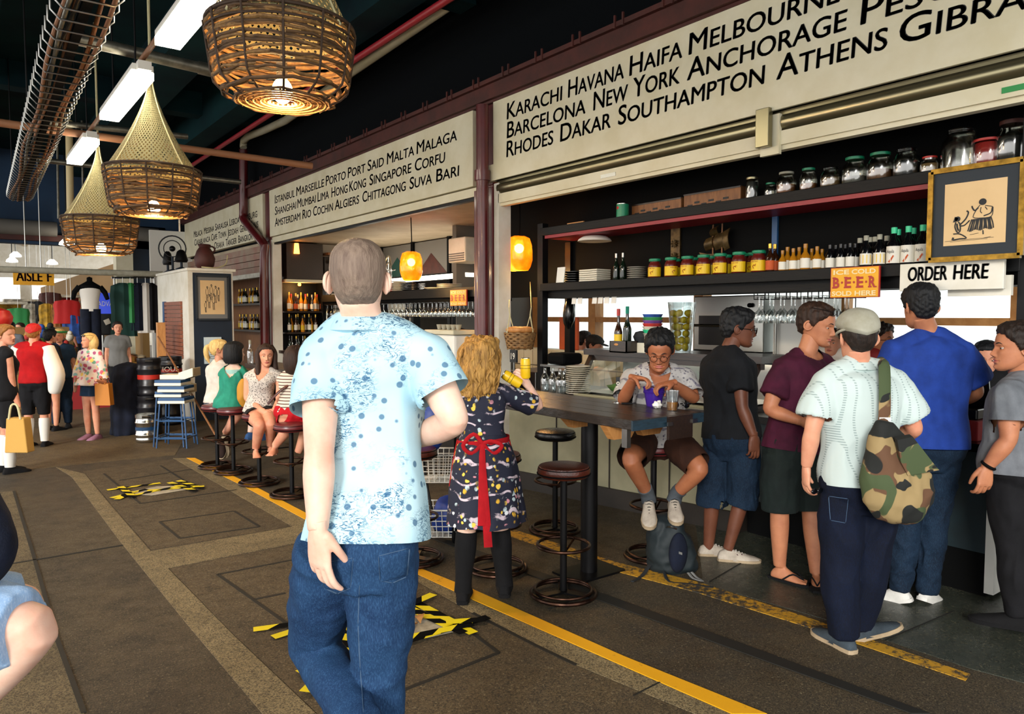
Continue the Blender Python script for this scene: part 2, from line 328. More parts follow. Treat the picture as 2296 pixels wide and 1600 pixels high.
def dotshirt():
    m, nt, p = newmat('blue_dotted_cotton'); v = tex(nt); big = noise_(nt, v, 5.5, 3, .55)
    base = ramp(nt, noise_(nt, v, 3, 2), [(.3, '9fcbdc'), (.7, 'c3e0ea')])
    d = voro(nt, v, 25, rnd=.8); dots = ramp(nt, d, [(.20, 1), (.26, 0)])
    wv = nd(nt, 'TexNoise'); wv.inputs['Scale'].default_value = 34; wv.inputs['Detail'].default_value = 5; wv.inputs['Distortion'].default_value = 1.6; nt.links.new(tex(nt, (1, 1, 2.2)), wv.inputs['Vector'])
    lines = ramp(nt, wv.outputs[0], [(.445, 0), (.475, 1), (.5, 1), (.53, 0)]); mask = ramp(nt, big, [(.47, 0), (.56, 1)])
    x = mix(nt, math_(nt, 'MULTIPLY', lines, mask), base, '2f6285'); x = mix(nt, math_(nt, 'MULTIPLY', dots, .8), x, '22577f'); nt.links.new(x, p.inputs['Base Color'])
    p.inputs['Roughness'].default_value = .8; bump(nt, p, noise_(nt, v, 260), .15, .003); return m
m_['dotshirt'] = dotshirt()
def print_(name, base, cols, sc=26, thick=.24, cover=(.45, .55), vine=None, msc=7):
    m, nt, p = newmat(name); v = tex(nt); n = noise_(nt, v, 8, 3, out=1); vv = nd(nt, 'VectorMath', operation='MULTIPLY_ADD'); nt.links.new(n, vv.inputs[0]); vv.inputs[1].default_value = (.05,)*3; nt.links.new(v, vv.inputs[2])
    w = vv.outputs[0]; d = voro(nt, w, sc); col = voro(nt, w, sc, 'Color'); sep = nd(nt, 'SeparateColor'); nt.links.new(col, sep.inputs[0])
    k = len(cols); c = ramp(nt, sep.outputs[0], [(i/k, q) for i, q in enumerate(cols)], True)
    msk = ramp(nt, noise_(nt, v, msc, 2), [(cover[0], 0), (cover[1], 1)]); f = math_(nt, 'MULTIPLY', ramp(nt, d, [(thick, 1), (thick+.08, 0)]), msk); x = base
    if vine:
        wv = nd(nt, 'TexWave', bands_direction='Z'); wv.inputs['Scale'].default_value = 3.2; wv.inputs['Distortion'].default_value = 9; wv.inputs['Detail'].default_value = 2; wv.inputs['Detail Scale'].default_value = 1.3; nt.links.new(v, wv.inputs['Vector'])
        x = mix(nt, math_(nt, 'MULTIPLY', ramp(nt, wv.outputs[1], [(.90, 0), (.95, 1)]), ramp(nt, noise_(nt, v, 11), [(.46, 0), (.54, 1)])), base, vine)
    nt.links.new(mix(nt, f, x, c), p.inputs['Base Color']); p.inputs['Roughness'].default_value = .8; bump(nt, p, noise_(nt, v, 240), .12, .003); return m
m_['floraldress'] = print_('navy_floral_cotton', '10142a', ['d8dce0', 'd8a92c', 'c98a96', 'b6c8cc', 'e6c24a'], 30, .34, (.47, .54), 'c9b9c4', 8)
m_['greyprint'] = print_('grey_printed_cotton', 'a9a6a4', ['5c5a66', '6a6772', '4b4a58'], 46, .26, (.46, .54), '6f6c78', 9)
m_['blouse'] = print_('floral_blouse', 'd6c8c0', ['c0586a', '7fb0b8', 'e0c060', 'c87a8a', '6a9a80', '9a4a70'], 18, .42, (.2, .3))
m_['shorts_floral'] = print_('floral_shorts', '202830', ['e8e4d8', 'd0c040', 'b04040', '4a78a0', 'e0e0d8'], 40, .45, (.2, .3))
m_['speckle'] = print_('speckled_grey', 'c4bdb5', ['6a6460', '8a847e', '57514d'], 75, .34, (.3, .45))
def stripes(name, a, b, sc=11, dirn='Z', w=.7):
    m, nt, p = newmat(name); v = tex(nt); x = nd(nt, 'TexWave', bands_direction=dirn); x.inputs['Scale'].default_value = sc; x.inputs['Distortion'].default_value = .4; nt.links.new(v, x.inputs['Vector'])
    nt.links.new(mix(nt, ramp(nt, x.outputs[1], [(w, 0), (w+.05, 1)]), a, b), p.inputs['Base Color']); p.inputs['Roughness'].default_value = .85; return m
m_['stripetop'] = stripes('striped_jersey', 'd8cfbf', '6a5048')
def guayabera():
    m, nt, p = newmat('pale_embroidered_cotton'); v = tex(nt); x = nd(nt, 'TexWave', bands_direction='X'); x.inputs['Scale'].default_value = 3.6; nt.links.new(v, x.inputs['Vector'])
    y = nd(nt, 'TexWave', bands_direction='Z'); y.inputs['Scale'].default_value = 26; nt.links.new(v, y.inputs['Vector']); band = ramp(nt, x.outputs[1], [(.55, 0), (.6, 1), (.8, 1), (.84, 0)])
    f = math_(nt, 'MULTIPLY', band, ramp(nt, y.outputs[1], [(.5, 0), (.6, 1)])); nt.links.new(mix(nt, f, 'b9c8c6', '8fa09f'), p.inputs['Base Color']); p.inputs['Roughness'].default_value = .85; bump(nt, p, f, .25, .003); return m
m_['guayabera'] = guayabera()
def camo():
    m, nt, p = newmat('camouflage_canvas'); v = tex(nt); x = '8f7a52'
    for sc, off, c, t in ((7, 0, '5a3d28', .52), (6, 3, '3d4a2c', .53), (7, 7, '0f1210', .58)):
        mp = nd(nt, 'Mapping'); mp.inputs[1].default_value = (off, off*.7, off*1.3); nt.links.new(v, mp.inputs[0]); f = noise_(nt, mp.outputs[0], sc, 2, .4, dist=.6); x = mix(nt, ramp(nt, f, [(t, 0), (t+.01, 1)]), x, c)
    nt.links.new(x, p.inputs['Base Color']); p.inputs['Roughness'].default_value = .85; return m
m_['camo'] = camo()
for k, a, b in (('maroon', '45122a', '340c20'), ('blacktee', '101318', '0b0d11'), ('bluetee', '203f94', '1a347c'), ('greytee', '70747a', '5f6369'), ('darkgreen', '16201e', '0f1716'), ('brownshort', '3a2014', '2c180f'), ('whitetee', 'd8d2ca', 'c6beb4'), ('teal', '2d8f78', '237a66'), ('paleteal', '9fc9c4', '8ab8b4'), ('redshort', 'c01420', 'a50f1a'), ('redvest', 'b00f14', '980b10'), ('blackcloth', '0b0b0e', '121216'), ('blueskirt', '1c3550', '16293f'), ('capgrey', '9a9686', '878373'), ('capdark', '3a3a38', '2c2c2a'), ('capwhite', 'a8a698', '94917f'), ('redapron', 'a80c18', '900a14'), ('sock', '4e545a', '3f444a'), ('suede', '3e4850', '2c343b'), ('sole', 'b09c80', '98866c'), ('sneaker', 'c0b5a6', '9a8f82'), ('sneakerwhite', 'd8d6d0', 'c4c2bc'), ('sandal', '2a1a14', '1c110d'), ('bootblack', '08080a', '0e0e11'), ('floppy', '3a5c8a', '2c4870'), ('pinkshoe', '9a7088', '80586e'), ('navycloth', '131a2c', '0d1220')):
    m_[k] = fabric(k, a, b)
# ---------------------------------------------------------------- the hall: floor, ceiling, walls
XF = 4.4            # plane of the shop fronts; y runs along the aisle
def sbox(name, m, *b, bevel=0, label=None):
    return struct(MB().box(*b).build(name, m_[m], smooth=False, bevel=bevel), label)
sbox('floor', 'asphalt', -9, 9.5, -4, 46, -.12, 0)
def patch(name, pts, m, z=.002, h=.004):
    return struct(MB().prism([F(*p)+V((0, 0, z-h)) if len(p) == 2 else V((p[0], p[1], z-h)) for p in pts], (0, 0, h)).build(name, m_[m], smooth=False))
patch('trim_1', [(125, 1047), (190, 1062), (250, 1135), (338, 1236), (376, 1274), (523, 1424), (712, 1604), (592, 1604), (420, 1400), (271, 1216), (161, 1069)], 'concrete', .003)
patch('trim_2', [(338, 1236), (655, 1181), (720, 1170), (720, 1206), (376, 1274)], 'concrete', .0035)
patch('trim_3', [(388, 1027), (420, 1027), (545, 1090), (680, 1163), (925, 1283), (1060, 1346), (1300, 1452), (1640, 1602), (1562, 1602), (1291, 1490), (1060, 1374), (900, 1283), (655, 1180)], 'concrete', .003)
patch('trim_4', [(186, 1056), (390, 1029), (653, 1180), (340, 1232)], 'slab', .002)
patch('trim_5', [(380, 1275), (690, 1215), (905, 1288), (1060, 1376), (1290, 1491), (1558, 1602), (715, 1602), (525, 1424)], 'slab', .002)
patch('trim_6', [(-260, 1115), (30, 1101), (70, 1228), (128, 1433), (190, 1602), (-300, 1602)], 'paleslab', .002)
patch('trim_7', [(1577, 1309), (1846, 1387), (1986, 1435), (2180, 1500), (2330, 1540), (2700, 1440), (2500, 1180), (2150, 1150), (1700, 1180), (1560, 1175)], 'tile', .003)
struct(MB().prism([(-5.5, 9.75, 0), (2.05, 9.4, 0), (2.9, 12.0, 0), (2.9, 19, 0), (-5.5, 19, 0)], (0, 0, .0025)).build('trim_28', m_['farfloor'], smooth=False))
def line(name, a, b, m, z, label):
    o = MB().prism([F(*p)+V((0, 0, z-.004)) for p in a+b[::-1]], (0, 0, .004)).build(name, m_[m], smooth=False); return struct(o, label)
line('trim_8', [(437, 1027), (560, 1085), (685, 1150), (925, 1268), (1060, 1322), (1400, 1473), (1720, 1602)], [(418, 1027), (545, 1090), (680, 1163), (925, 1283), (1060, 1345), (1300, 1451), (1642, 1602)], 'yellow', .006, 'bright yellow painted line along the aisle floor')
line('trim_9', [(1146, 1186), (1383, 1262), (1566, 1306), (1824, 1390), (1960, 1438), (2175, 1513)], [(1140, 1202), (1375, 1280), (1560, 1328), (1815, 1408), (1945, 1452), (2165, 1527)], 'wornyellow', .006, 'worn yellow painted line near the bar counter')
line('trim_10', [(940, 1190), (1361, 1336), (1722, 1466), (2085, 1602)], [(925, 1193), (1329, 1342), (1706, 1480), (2044, 1602)], 'rubber', .008, 'flat black cable cover strip on the floor')
# grooves of the pit covers in the slabs (thin dark joints)
gj = MB()
for pl in ([(358, 1170), (525, 1146), (582, 1181), (403, 1207), (358, 1170)], [(233, 1062), (315, 1129), (530, 1098)], [(360, 1044), (425, 1085)], [(690, 1249), (488, 1288), (650, 1403), (700, 1385)], [(1010, 1382), (1118, 1464), (884, 1556)], [(565, 1345), (640, 1330)], [(275, 1222), (15, 1266)], [(31, 1101), (70, 1228), (128, 1433), (188, 1598)], [(1291, 1491), (1200, 1447), (1060, 1375)], [(268, 1077), (430, 1052)], [(770, 1340), (820, 1325)]):
    for a, b in zip(pl, pl[1:]): gj.bar(F(*a)+V((0, 0, .002)), F(*b)+V((0, 0, .002)), .021, .006)
struct(gj.build('trim_11', m_['rubber'], smooth=False))
jj = MB()
for a, b in (((1700, 1240), (1590, 1305)), ((1985, 1436), (2140, 1370)), ((1420, 1560), (1500, 1520)), ((1230, 1365), (1330, 1330))): jj.bar(F(*a)+V((0, 0, .003)), F(*b)+V((0, 0, .003)), .008, .004)
struct(jj.build('trim_12', m_['rubber'], smooth=False))
# ceiling with beams
CZ = 5.2
sbox('ceiling', 'navyceil', -6.5, 8.6, -3.4, 19.3, CZ, CZ+.15)
bm = MB()
for x, w, z in ((2.35, .5, 4.75), (3.45, .35, 4.6), (.35, .3, 4.9), (-2.2, .5, 4.7)): bm.box(x-w/2, x+w/2, -3.3, 19.2, z, CZ)
for y in (.8, 6.6, 12.7): bm.box(-6.4, XF, y-.15, y+.15, 4.85, CZ)
struct(bm.build('trim_13', m_['navyceil'], smooth=False))
# shop front wall above the signs, fascia rail with its clips
sbox('wall_right', 'navydark', XF+.06, XF+.2, -3.4, 19.3, 2.98, CZ)
fr = MB().box(XF-.10, XF+.06, -1.5, 18.6, 3.80, 3.98).box(XF-.14, XF-.1, -1.5, 18.6, 3.94, 3.98).box(XF-.06, XF+.06, -1.5, 18.6, 3.775, 3.8)
for i in range(34):
    for k in (0, .09): fr.box(XF-.15, XF-.135, 1.2+i*.5+k, 1.215+i*.5+k, 3.93, 4.03)
struct(fr.build('trim_14', m_['rust'], smooth=False))
# red posts between the bays
for n, y, w in (('trim_15', 6.28, .30), ('trim_16', 12.80, .28)):
    p = MB().box(XF-.02, XF+.16, y-w/2, y+w/2, 0, 2.98).box(XF-.05, XF+.0, y-w/2-.02, y-w/2+.07, 0, 2.95).box(XF-.05, XF, y+w/2-.07, y+w/2, 0, 2.95)
    p.box(XF-.02, XF+.06, y-w/2, y+w/2, 2.98, 3.80); struct(p.build(n, m_['red'], smooth=False, bevel=.006))
sbox('trim_17', 'white', XF-.03, XF+.12, 6.02, 6.10, 0, 2.98); sbox('trim_18', 'white', XF-.03, XF+.12, 12.57, 12.64, 0, 2.95)
sbox('trim_19', 'white', XF-.02, XF+.1, 13.0, 13.06, 0, 2.9)
# right shop (kitchen bar): shell
kz = 2.98
sbox('wall_kitchen_ceiling', 'black', XF+.2, 7.4, -1.5, 6.55, kz, kz+.1)
sbox('wall_kitchen_side', 'greywall', 5.75, 7.2, 8.95, 9.05, 0, kz)
sbox('wall_kitchen_end', 'navydark', XF+.1, 7.3, -1.6, -1.5, 0, kz)
bw = MB(); wx = 7.2
for a in ((-1.5, 8.95, 0, .95), (-1.5, 8.95, 2.5, kz)): bw.box(wx, wx+.12, *a)
struct(bw.build('wall_back', m_['greywall'], smooth=False))
fw = MB()
for y in (8.88, 7.62, 5.76, 4.0, 2.4, .6, -1.3): fw.box(wx-.06, wx+.1, y-.07, y+.07, .95, 2.5)
fw.box(wx-.05, wx+.1, -1.5, 8.95, 1.57, 1.64).box(wx-.05, wx+.1, -1.5, 8.95, .93, .99).box(wx-.05, wx+.1, -1.5, 8.95, 2.36, 2.5)
struct(fw.build('window_1', m_['palewood'], smooth=False))
struct(MB().box(wx+.03, wx+.036, -1.5, 8.9, .99, 2.36).build('window_2', m_['pane'], smooth=False))
tl = MB(); tz = 1.22
tl.box(6.0, 6.15, 5.2, 7.9, 0, tz-.005)
struct(tl.build('wall_tiled', m_['grout'], smooth=False))
tl = MB()
for i in range(14):
    for k in range(5): tl.box(5.985, 6.0, 5.22+i*.19, 5.22+i*.19+.18, tz-.19-k*.2, tz-.005-k*.2)
tl.box(5.97, 6.17, 5.18, 7.92, tz-.005, tz+.02); struct(tl.build('trim_20', m_['tilecream'], smooth=False))
# middle shop (wine bar): shell
sbox('wall_bar_ceiling', 'ceilcream', XF+.2, 7.4, 6.6, 12.95, 2.95, 3.05)
sbox('wall_bar_side', 'white', XF+.2, 7.4, 12.9, 13.0, 0, 2.95)
sbox('wall_bar_back', 'greywall', 7.2, 7.3, 9.05, 12.9, 0, 2.95)
sbox('trim_21', 'cream', XF-.02, XF+.1, 6.42, 12.62, 2.90, 2.99)
sbox('trim_22', 'darkmetal', XF-.0, XF+.06, 6.42, 12.62, 2.87, 2.90)
# third shop: shell
sbox('wall_cellar_back', 'wood', 5.3, 5.4, 13.0, 18.4, 0, 2.9); sbox('wall_cellar_ceiling', 'ceilcream', XF+.1, 5.4, 13.0, 18.4, 2.9, 3.0)
sbox('wall_cellar_side', 'whitegloss', 3.6, 5.4, 18.4, 18.5, 0, 3.6)
# white kiosk wall sticking out beside the third shop, dark blue front
sbox('wall_kiosk', 'white', 2.92, 3.60, 12.24, 14.4, 0, 2.38)
sbox('trim_23', 'navy', 2.99, 3.57, 12.225, 12.24, 0, 2.33)
sbox('trim_24', 'white', 2.90, 3.64, 12.20, 14.42, 2.36, 2.40)
# bulkhead across the aisle, posts, hall beyond
sbox('wall_bulkhead', 'bulkhead', -6.5, 4.4, 19.2, 19.5, 3.22, CZ)
sbox('trim_25', 'rust', -6.5, 3.3, 19.05, 19.2, 3.28, 3.42)
sbox('trim_26', 'navy', 3.35, 4.1, 19.2, 19.5, 2.3, 3.75); sbox('trim_27', 'cream', 3.0, 3.35, 19.0, 19.4, 0, 3.35)
sbox('wall_hall_right', 'tan', 3.6, 3.75, 19.5, 45, 0, 3.1)
hr = MB(); hr.box(-9, 9, 19.5, 46, 6.0, 6.1)
for i in range(7): hr.box(-9, 9, 21+i*3.6, 21.3+i*3.6, 5.4, 6.0)
for x in (-6, -3, 0, 3): hr.box(x-.1, x+.1, 19.5, 46, 5.2, 5.5)
struct(hr.build('ceiling_hall', m_['ceilcream'], smooth=False))
we = MB().box(-9, 9, 45.5, 45.7, 0, 1.5).box(-9, 9, 45.5, 45.7, 3.6, 6.0)
for x in range(-9, 10, 3): we.box(x-.25, x+.25, 45.4, 45.7, 1.5, 3.6)
struct(we.build('wall_far', m_['white'], smooth=False))
# ---------------------------------------------------------------- people: heads, hands, bodies, clothes
HZ = [0, .04, .1, .16, .22, .3, .4, .5, .6, .7, .8, .9, .96, 1]
HW = [.014, .036, .050, .057, .061, .065, .0695, .0725, .0755, .0765, .073, .058, .038, .002]
HY = [.062, .050, .038, .026, .014, .002, -.006, -.010, -.011, -.011, -.012, -.014, -.014, -.014]
HDp = [.012, .036, .053, .067, .079, .090, .097, .101, .103, .102, .096, .076, .052, .003]
HAIRLINE = [(0, .815), (35, .80), (52, .70), (70, .62), (84, .44), (96, .50), (108, .40), (140, .22), (180, .17)]
FACEV = {}
def headgrid(fem=False, nz=84, na=128):
    if fem in FACEV: return FACEV[fem]
    H = .232; z = np.concatenate([np.linspace(0, .66, int(nz*.72), endpoint=False), .66+.34*np.sin(np.linspace(0, PI/2, nz-int(nz*.72)))])
    u = np.linspace(-PI, PI, na, endpoint=False); a = u-.55*np.sin(u)
    w, yc, d = (np.interp(z, HZ, q) for q in (HW, HY, HDp))
    k = np.ones(5)/5; w, yc, d = (np.convolve(np.pad(q, 2, 'edge'), k, 'valid') for q in (w, yc, d)); w[-1] = d[-1] = .001
    if fem: w = w*np.interp(z, [0, .3, .6, 1], [.84, .93, .99, 1]); 
    ca, sa = np.cos(a), np.sin(a)
    X = w[:, None]*np.sign(sa)*np.abs(sa)**.9; Y = yc[:, None]+d[:, None]*np.sign(ca)*np.abs(ca)**np.where(ca > 0, .86, 1.0)[None]
    Z = np.repeat((z*H)[:, None], na, 1); zf = Z/H; fr = np.clip(ca[None]*3-.4, 0, 1)
    g = lambda x0, z0, sx, sz: np.exp(-((np.abs(X)-x0)/sx)**2-((Z-z0*H)/sz)**2)
    n = np.interp(zf, [.29, .325, .36, .42, .50, .56, .6], [0, .017, .0255, .017, .007, .003, 0]); sg = np.interp(zf, [.3, .36, .5, .6], [.0125, .011, .008, .008])
    dy = n*np.exp(-(X/sg)**2)+.008*g(.0125, .335, .006, .009)-.0135*g(.031, .505, .019, .013)+.0055*g(.024, .575, .026, .009)*(.4 if fem else 1)
    dy += .005*g(.044, .41, .018, .02)+.0065*g(0, .243, .019, .0052)+.0075*g(0, .192, .016, .0055)-.0055*g(0, .2185, .024, .0026)-.004*g(0, .285, .004, .010)+.008*g(0, .07, .018, .014)-.005*g(0, .148, .02, .007)-.004*g(.027, .218, .006, .006)
    Y = Y+dy*fr; Z = Z-.5*H
    v = np.stack([X, Y, Z], -1).reshape(-1, 3); nz = len(z)
    f = [(i*na+j, i*na+(j+1) % na, (i+1)*na+(j+1) % na, (i+1)*na+j) for i in range(nz-1) for j in range(na)]
    f += [tuple(range(na-1, -1, -1)), tuple(range((nz-1)*na, nz*na))]
    FACEV[fem] = (v, f, zf.reshape(-1), np.tile(a, nz), (nz, na)); return FACEV[fem]
def face_y(v, x, z):
    m = v[:, 1] > 0; q = v[m]; i = np.argmin((q[:, 0]-x)**2+(q[:, 2]-z)**2); return q[i, 1]
def head_into(mb, Mx, hs, fem, lids=.35, eyes=True, gaze=0.0):
    v, f, zf, a, _ = headgrid(fem); lipz = lambda c: abs(c[0]) < .025 and c[1] > .05 and (.168 < c[2]/.232+.5 < .262) and abs(c[2]/.232+.5-.217) < .046*(1-(abs(c[0])/.026)**2)
    T = lambda q: Mx @ (V(q)*hs)
    o = len(mb.v); mb.v += [tuple(T(q)) for q in v]; mb.f += [tuple(i+o for i in t) for t in f]
    mi = []
    for t in f: c = v[list(t)].mean(0) if len(t) == 4 else (9, 0, 0); mi.append(1 if lipz(c) else 0)
    mb.m += mi
    R3 = Mx.to_3x3()*hs
    for s in (-1, 1):
        ear = MB().ell((0, 0, 0), .0075, .019, .031, 14, 10); rim = MB().torus((.004, -.001, .004), .022, .0055, 20, 6, (1, 0, 0))
        rot = Matrix.Rotation(s*.42, 3, 'Z') @ Matrix.Rotation(-.2, 3, 'X')
        for q in (ear, rim):
            vs = []
            for p in q.v:
                p = V(p); p.z *= 1.15 if q is rim else 1; p.x *= s; vs.append(T(rot @ p+V((s*.0775, -.022, -.012))))
            mb.add(vs, q.f, 0)
        if not eyes: continue
        ex, ez = .031, .002; ey = face_y(v, s*ex, ez)-.0045
        mb.ell(T((s*ex, ey, ez)), .0128, .0118, .0105, 16, 12, 2, R3); mb.ell(T((s*ex+gaze, ey+.0086, ez-lids*.004)), .0058, .0045, .0058, 12, 8, 3, R3)
        mb.ell(T((s*ex, ey+.0006, ez+.0125-lids*.0115)), .0142, .0132, .0080, 14, 10, 0, R3); mb.ell(T((s*ex, ey+.0002, ez-.0105)), .0138, .0125, .0058, 14, 8, 0, R3)
        bz = .019+.004
        mb.tube([T((s*x, face_y(v, s*x, z)+.001, z)) for x, z in ((.014, bz-.002), (.024, bz+.002), (.035, bz+.004), (.047, bz-.002))], [.0012*hs, (.0022 if fem else .0034)*hs, (.002 if fem else .003)*hs, .001*hs], 6, True, 4, 3)
def hairshell(Mx, hs, fem, th=.014, line=None, rough=.006, sc=70, dx=None, seed=0, lift=0.0, th_top=None):
    """hair as a thick shell grown from the scalp above a hairline."""
    v, f, zf, a, (nz, na) = headgrid(fem); L = line or HAIRLINE; deg = np.degrees(np.abs(a)); hl = np.interp(deg, [q[0] for q in L], [q[1] for q in L])
    e = np.clip((zf-hl)/.07, 0, 1)**.6; t = th+((th_top or th)-th)*np.clip((zf-.62)/.3, 0, 1)
    c = np.array([0, -.01, .01]); d = v-c; d /= np.linalg.norm(d, axis=1)[:, None]
    keep = zf > hl-.012; out = MB(); idx = {}
    ns = np.array([mnoise.noise(V((p[0]*sc+seed, p[1]*sc, p[2]*sc*.6))) if k else 0 for p, k in zip(v, keep)])
    q = v+d*((t+rough*ns)*e-.001*(1-e)+lift)[:, None]; q[:, 2] += 0
    for t4 in f:
        if all(keep[i] for i in t4):
            for i in t4:
                if i not in idx: idx[i] = len(out.v); out.v.append(tuple(Mx @ (V(q[i])*hs)))
            out.f.append(tuple(idx[i] for i in t4)); out.m.append(0)
    return out
def hand_mesh(w, d, n, thumb, curl=.35, spread=.12, sz=1.0, curls=None, tcurl=.3):
    """w wrist, d finger direction, n palm normal, thumb: the way the thumb points."""
    d = V(d).normalized(); n = V(n); n = (n-d*n.dot(d)).normalized(); l = d.cross(n)
    if l.dot(V(thumb)) < 0: l = -l
    k = sz; mb = MB()
    q = lambda a, b, c=0: w+d*a*k+l*b*k+n*c*k
    rings = []
    for x, hw, ht in ((-.03, .027, .021), (0, .028, .020), (.025, .036, .019), (.06, .041, .016), (.085, .041, .013), (.096, .036, .009)):
        rings.append([q(x, math.cos(t)*hw, math.sin(t)*ht) for t in (2*PI*i/14 for i in range(14))])
    mb.loft(rings); mb.ell(q(.035, .026, .010), .016*k)
    L = [.072, .082, .076, .060]
    for i in range(4):
        off = .030-.020*i; c = (curls[i] if curls else curl*(1+.12*i)); ang = spread*(1.5-i)*.5; dd = (d*math.cos(ang)+l*math.sin(ang)).normalized()
        p = q(.080-(.008 if i == 3 else 0), off); pts = [p, q(.092-(.008 if i == 3 else 0), off)]; a = c*.7; p = pts[-1]
        for fr, bend in ((.46, c), (.30, c*1.0), (.24, c*.6)):
            p = p+(dd*math.cos(a)+n*math.sin(a))*L[i]*fr*k; pts.append(p); a += bend
        r = (.0094, .0092, .0088, .0078)[i]*k; mb.tube(pts, [r, r*1.05, r, r*.92, r*.72], 10, True, 0, 3, True)
    t0 = q(.012, .026, .006); a = tcurl; dd = (d*.82+l*.46+n*.32).normalized(); p1 = t0+dd*.040*k; dd2 = (d*.90+l*.06+n*(.25+a)).normalized(); p2 = p1+dd2*.032*k; p3 = p2+(d*.9+n*(.2+a*1.3)-l*.1).normalized()*.026*k
    mb.tube([t0, p1, p2, p3], [.014*k, .0115*k, .0098*k, .0078*k], 10, True, 0, 3, True)
    return remesh(mb, .0030*k, 2)
MALE = [(-.2, .10, .075, .085), (-.08, .155, .10, .12), (0, .168, .105, .128), (.12, .166, .106, .112), (.3, .152, .102, .09), (.45, .152, .104, .09), (.62, .168, .116, .10), (.78, .182, .118, .112), (.88, .178, .10, .106), (.95, .125, .072, .086), (1.0, .072, .056, .064), (1.05, .056, .05, .055)]
FEM = [(-.2, .10, .07, .085), (-.08, .165, .095, .12), (0, .176, .10, .128), (.12, .166, .10, .112), (.3, .136, .09, .086), (.45, .130, .092, .08), (.6, .142, .120, .09), (.72, .150, .132, .095), (.82, .156, .104, .096), (.9, .142, .08, .086), (.96, .092, .058, .07), (1.0, .056, .048, .055), (1.05, .048, .045, .05)]
def torso(J, fwd, tab, s=1, ease=0.0, t0=-.2, t1=1.05, flare=0.0, wide=1.0, n=28, pw=.86, tend=None):
    sp = [J['pel']]+([J['ws']] if 'ws' in J else [])+([J['ch']] if 'ch' in J else [])+[J['nk']]
    if len(sp) == 2: path = lambda t: sp[0].lerp(sp[1], t)
    else:
        q = spl(sp, 12); L = np.concatenate([[0], np.cumsum(np.linalg.norm(np.diff(q, axis=0), axis=1))]); L /= L[-1]
        def path(t):
            if t < 0: return V(q[0])+(V(q[1])-V(q[0])).normalized()*(t*(V(sp[-1])-V(sp[0])).length)
            if t > 1: return V(q[-1])+(V(q[-1])-V(q[-2])).normalized()*((t-1)*(V(sp[-1])-V(sp[0])).length)
            return V([np.interp(t, L, q[:, i]) for i in range(3)])
    lb = (J['hb']-J['ha']).normalized(); lt = (J['sb']-J['sa']).normalized(); T = np.array([r[0] for r in tab]); rings = []; sw = (J['sb']-J['sa']).length/2
    for t in np.linspace(t0, t1, max(6, int((t1-t0)*26))):
        hw, f, b = (np.interp(t, T, [r[i] for r in tab]) for i in (1, 2, 3)); hw *= s*wide; f *= s; b *= s
        if t < 0 and flare: hw = max(hw, np.interp(0, T, [r[1] for r in tab])*s*wide); f = max(f, .10*s); b = max(b, .115*s)
        if .7 < t < .92: hw = max(hw, sw*.93)
        e = ease*(1 if t < .9 else max(0, (1.02-t)/.12)) if ease else 0; e += flare*max(0, .35-t); hw += e; f += e; b += e
        tg = (path(t+.04)-path(t-.04)).normalized(); k = min(1, max(0, (t-.1)/.7)); l = lb.lerp(lt, k); l = (l-tg*l.dot(tg)).normalized(); fr = l.cross(tg)
        if fr.dot(fwd) < 0: fr = -fr
        c = path(t); rings.append([c+l*hw*math.copysign(abs(math.cos(x))**pw, math.cos(x))+fr*(f if math.sin(x) > 0 else b)*math.copysign(abs(math.sin(x))**pw, math.sin(x)) for x in (2*PI*i/n for i in range(n))])
    return rings, path
def limb(a, b, c, r, ease=0.0, end=2.0, n=16, flare=0.0):
    """radii r at: root, mid upper, joint, belly of the lower part, end; stops at the fraction end (0..2 over both bones)."""
    a, b, c = V(a), V(b), V(c); pts = [(0, a, r[0]), (.5, a.lerp(b, .5), r[1]), (.9, a.lerp(b, .92), (r[2]*1.06)), (1.1, b.lerp(c, .07), r[2]), (1.35, b.lerp(c, .33), r[3]), (1.75, b.lerp(c, .75), (r[3]+r[4])/2*.95), (2, c, r[4])]
    if end < 2:
        k = [p for p in pts if p[0] < end-.04]; i = len(k); p0, p1 = pts[i-1], pts[i]; t = (end-p0[0])/(p1[0]-p0[0]); k.append((end, p0[1].lerp(p1[1], t), p0[2]+(p1[2]-p0[2])*t)); pts = k
    return MB().tube([p[1] for p in pts], [p[2]+ease*(1 if p[0] > .2 else .5)+flare*p[0]/end for p in pts], n, True, 0, 3)
def folds(me, amp, sc=9.0, st=(1, 1, 1), seed=0, fine=.3):
    amp *= 1.45
    c = coords(me); nn = normals(me); d = np.empty(len(c))
    for i, p in enumerate(c):
        q = V((p[0]*st[0]*sc+seed, p[1]*st[1]*sc, p[2]*st[2]*sc)); a = mnoise.noise(q+V((mnoise.noise(q*.5),)*3)); d[i] = (1-2*abs(a))*.7+fine*mnoise.noise(q*3.1)
    setco(me, c+nn*(d*amp)[:, None]); return me
def openends(me, cuts):
    """cloth ends open and cleanly: cut away what lies beyond (point, direction, reach)."""
    bb = bmesh.new(); bb.from_mesh(me); bb.normal_update()
    for p, d, r, k, o in cuts:
        def near(f_, lo): q = f_.calc_center_median()-p; a = q.dot(d); w = q-d*a; return lo < a < .05 and w.length < r and f_.normal.dot(w.normalized()) > -.25 and (o is None or q.dot(o) > -.052)
        fs = [f_ for f_ in bb.faces if near(f_, -k-.03)]; g = list({v for f_ in fs for v in f_.verts})+list({e for f_ in fs for e in f_.edges})+fs
        bmesh.ops.bisect_plane(bb, geom=g, plane_co=p-d*k, plane_no=d); bb.normal_update(); bmesh.ops.delete(bb, geom=[f_ for f_ in bb.faces if near(f_, -k)], context='FACES')
    bb.to_mesh(me); bb.free(); return me
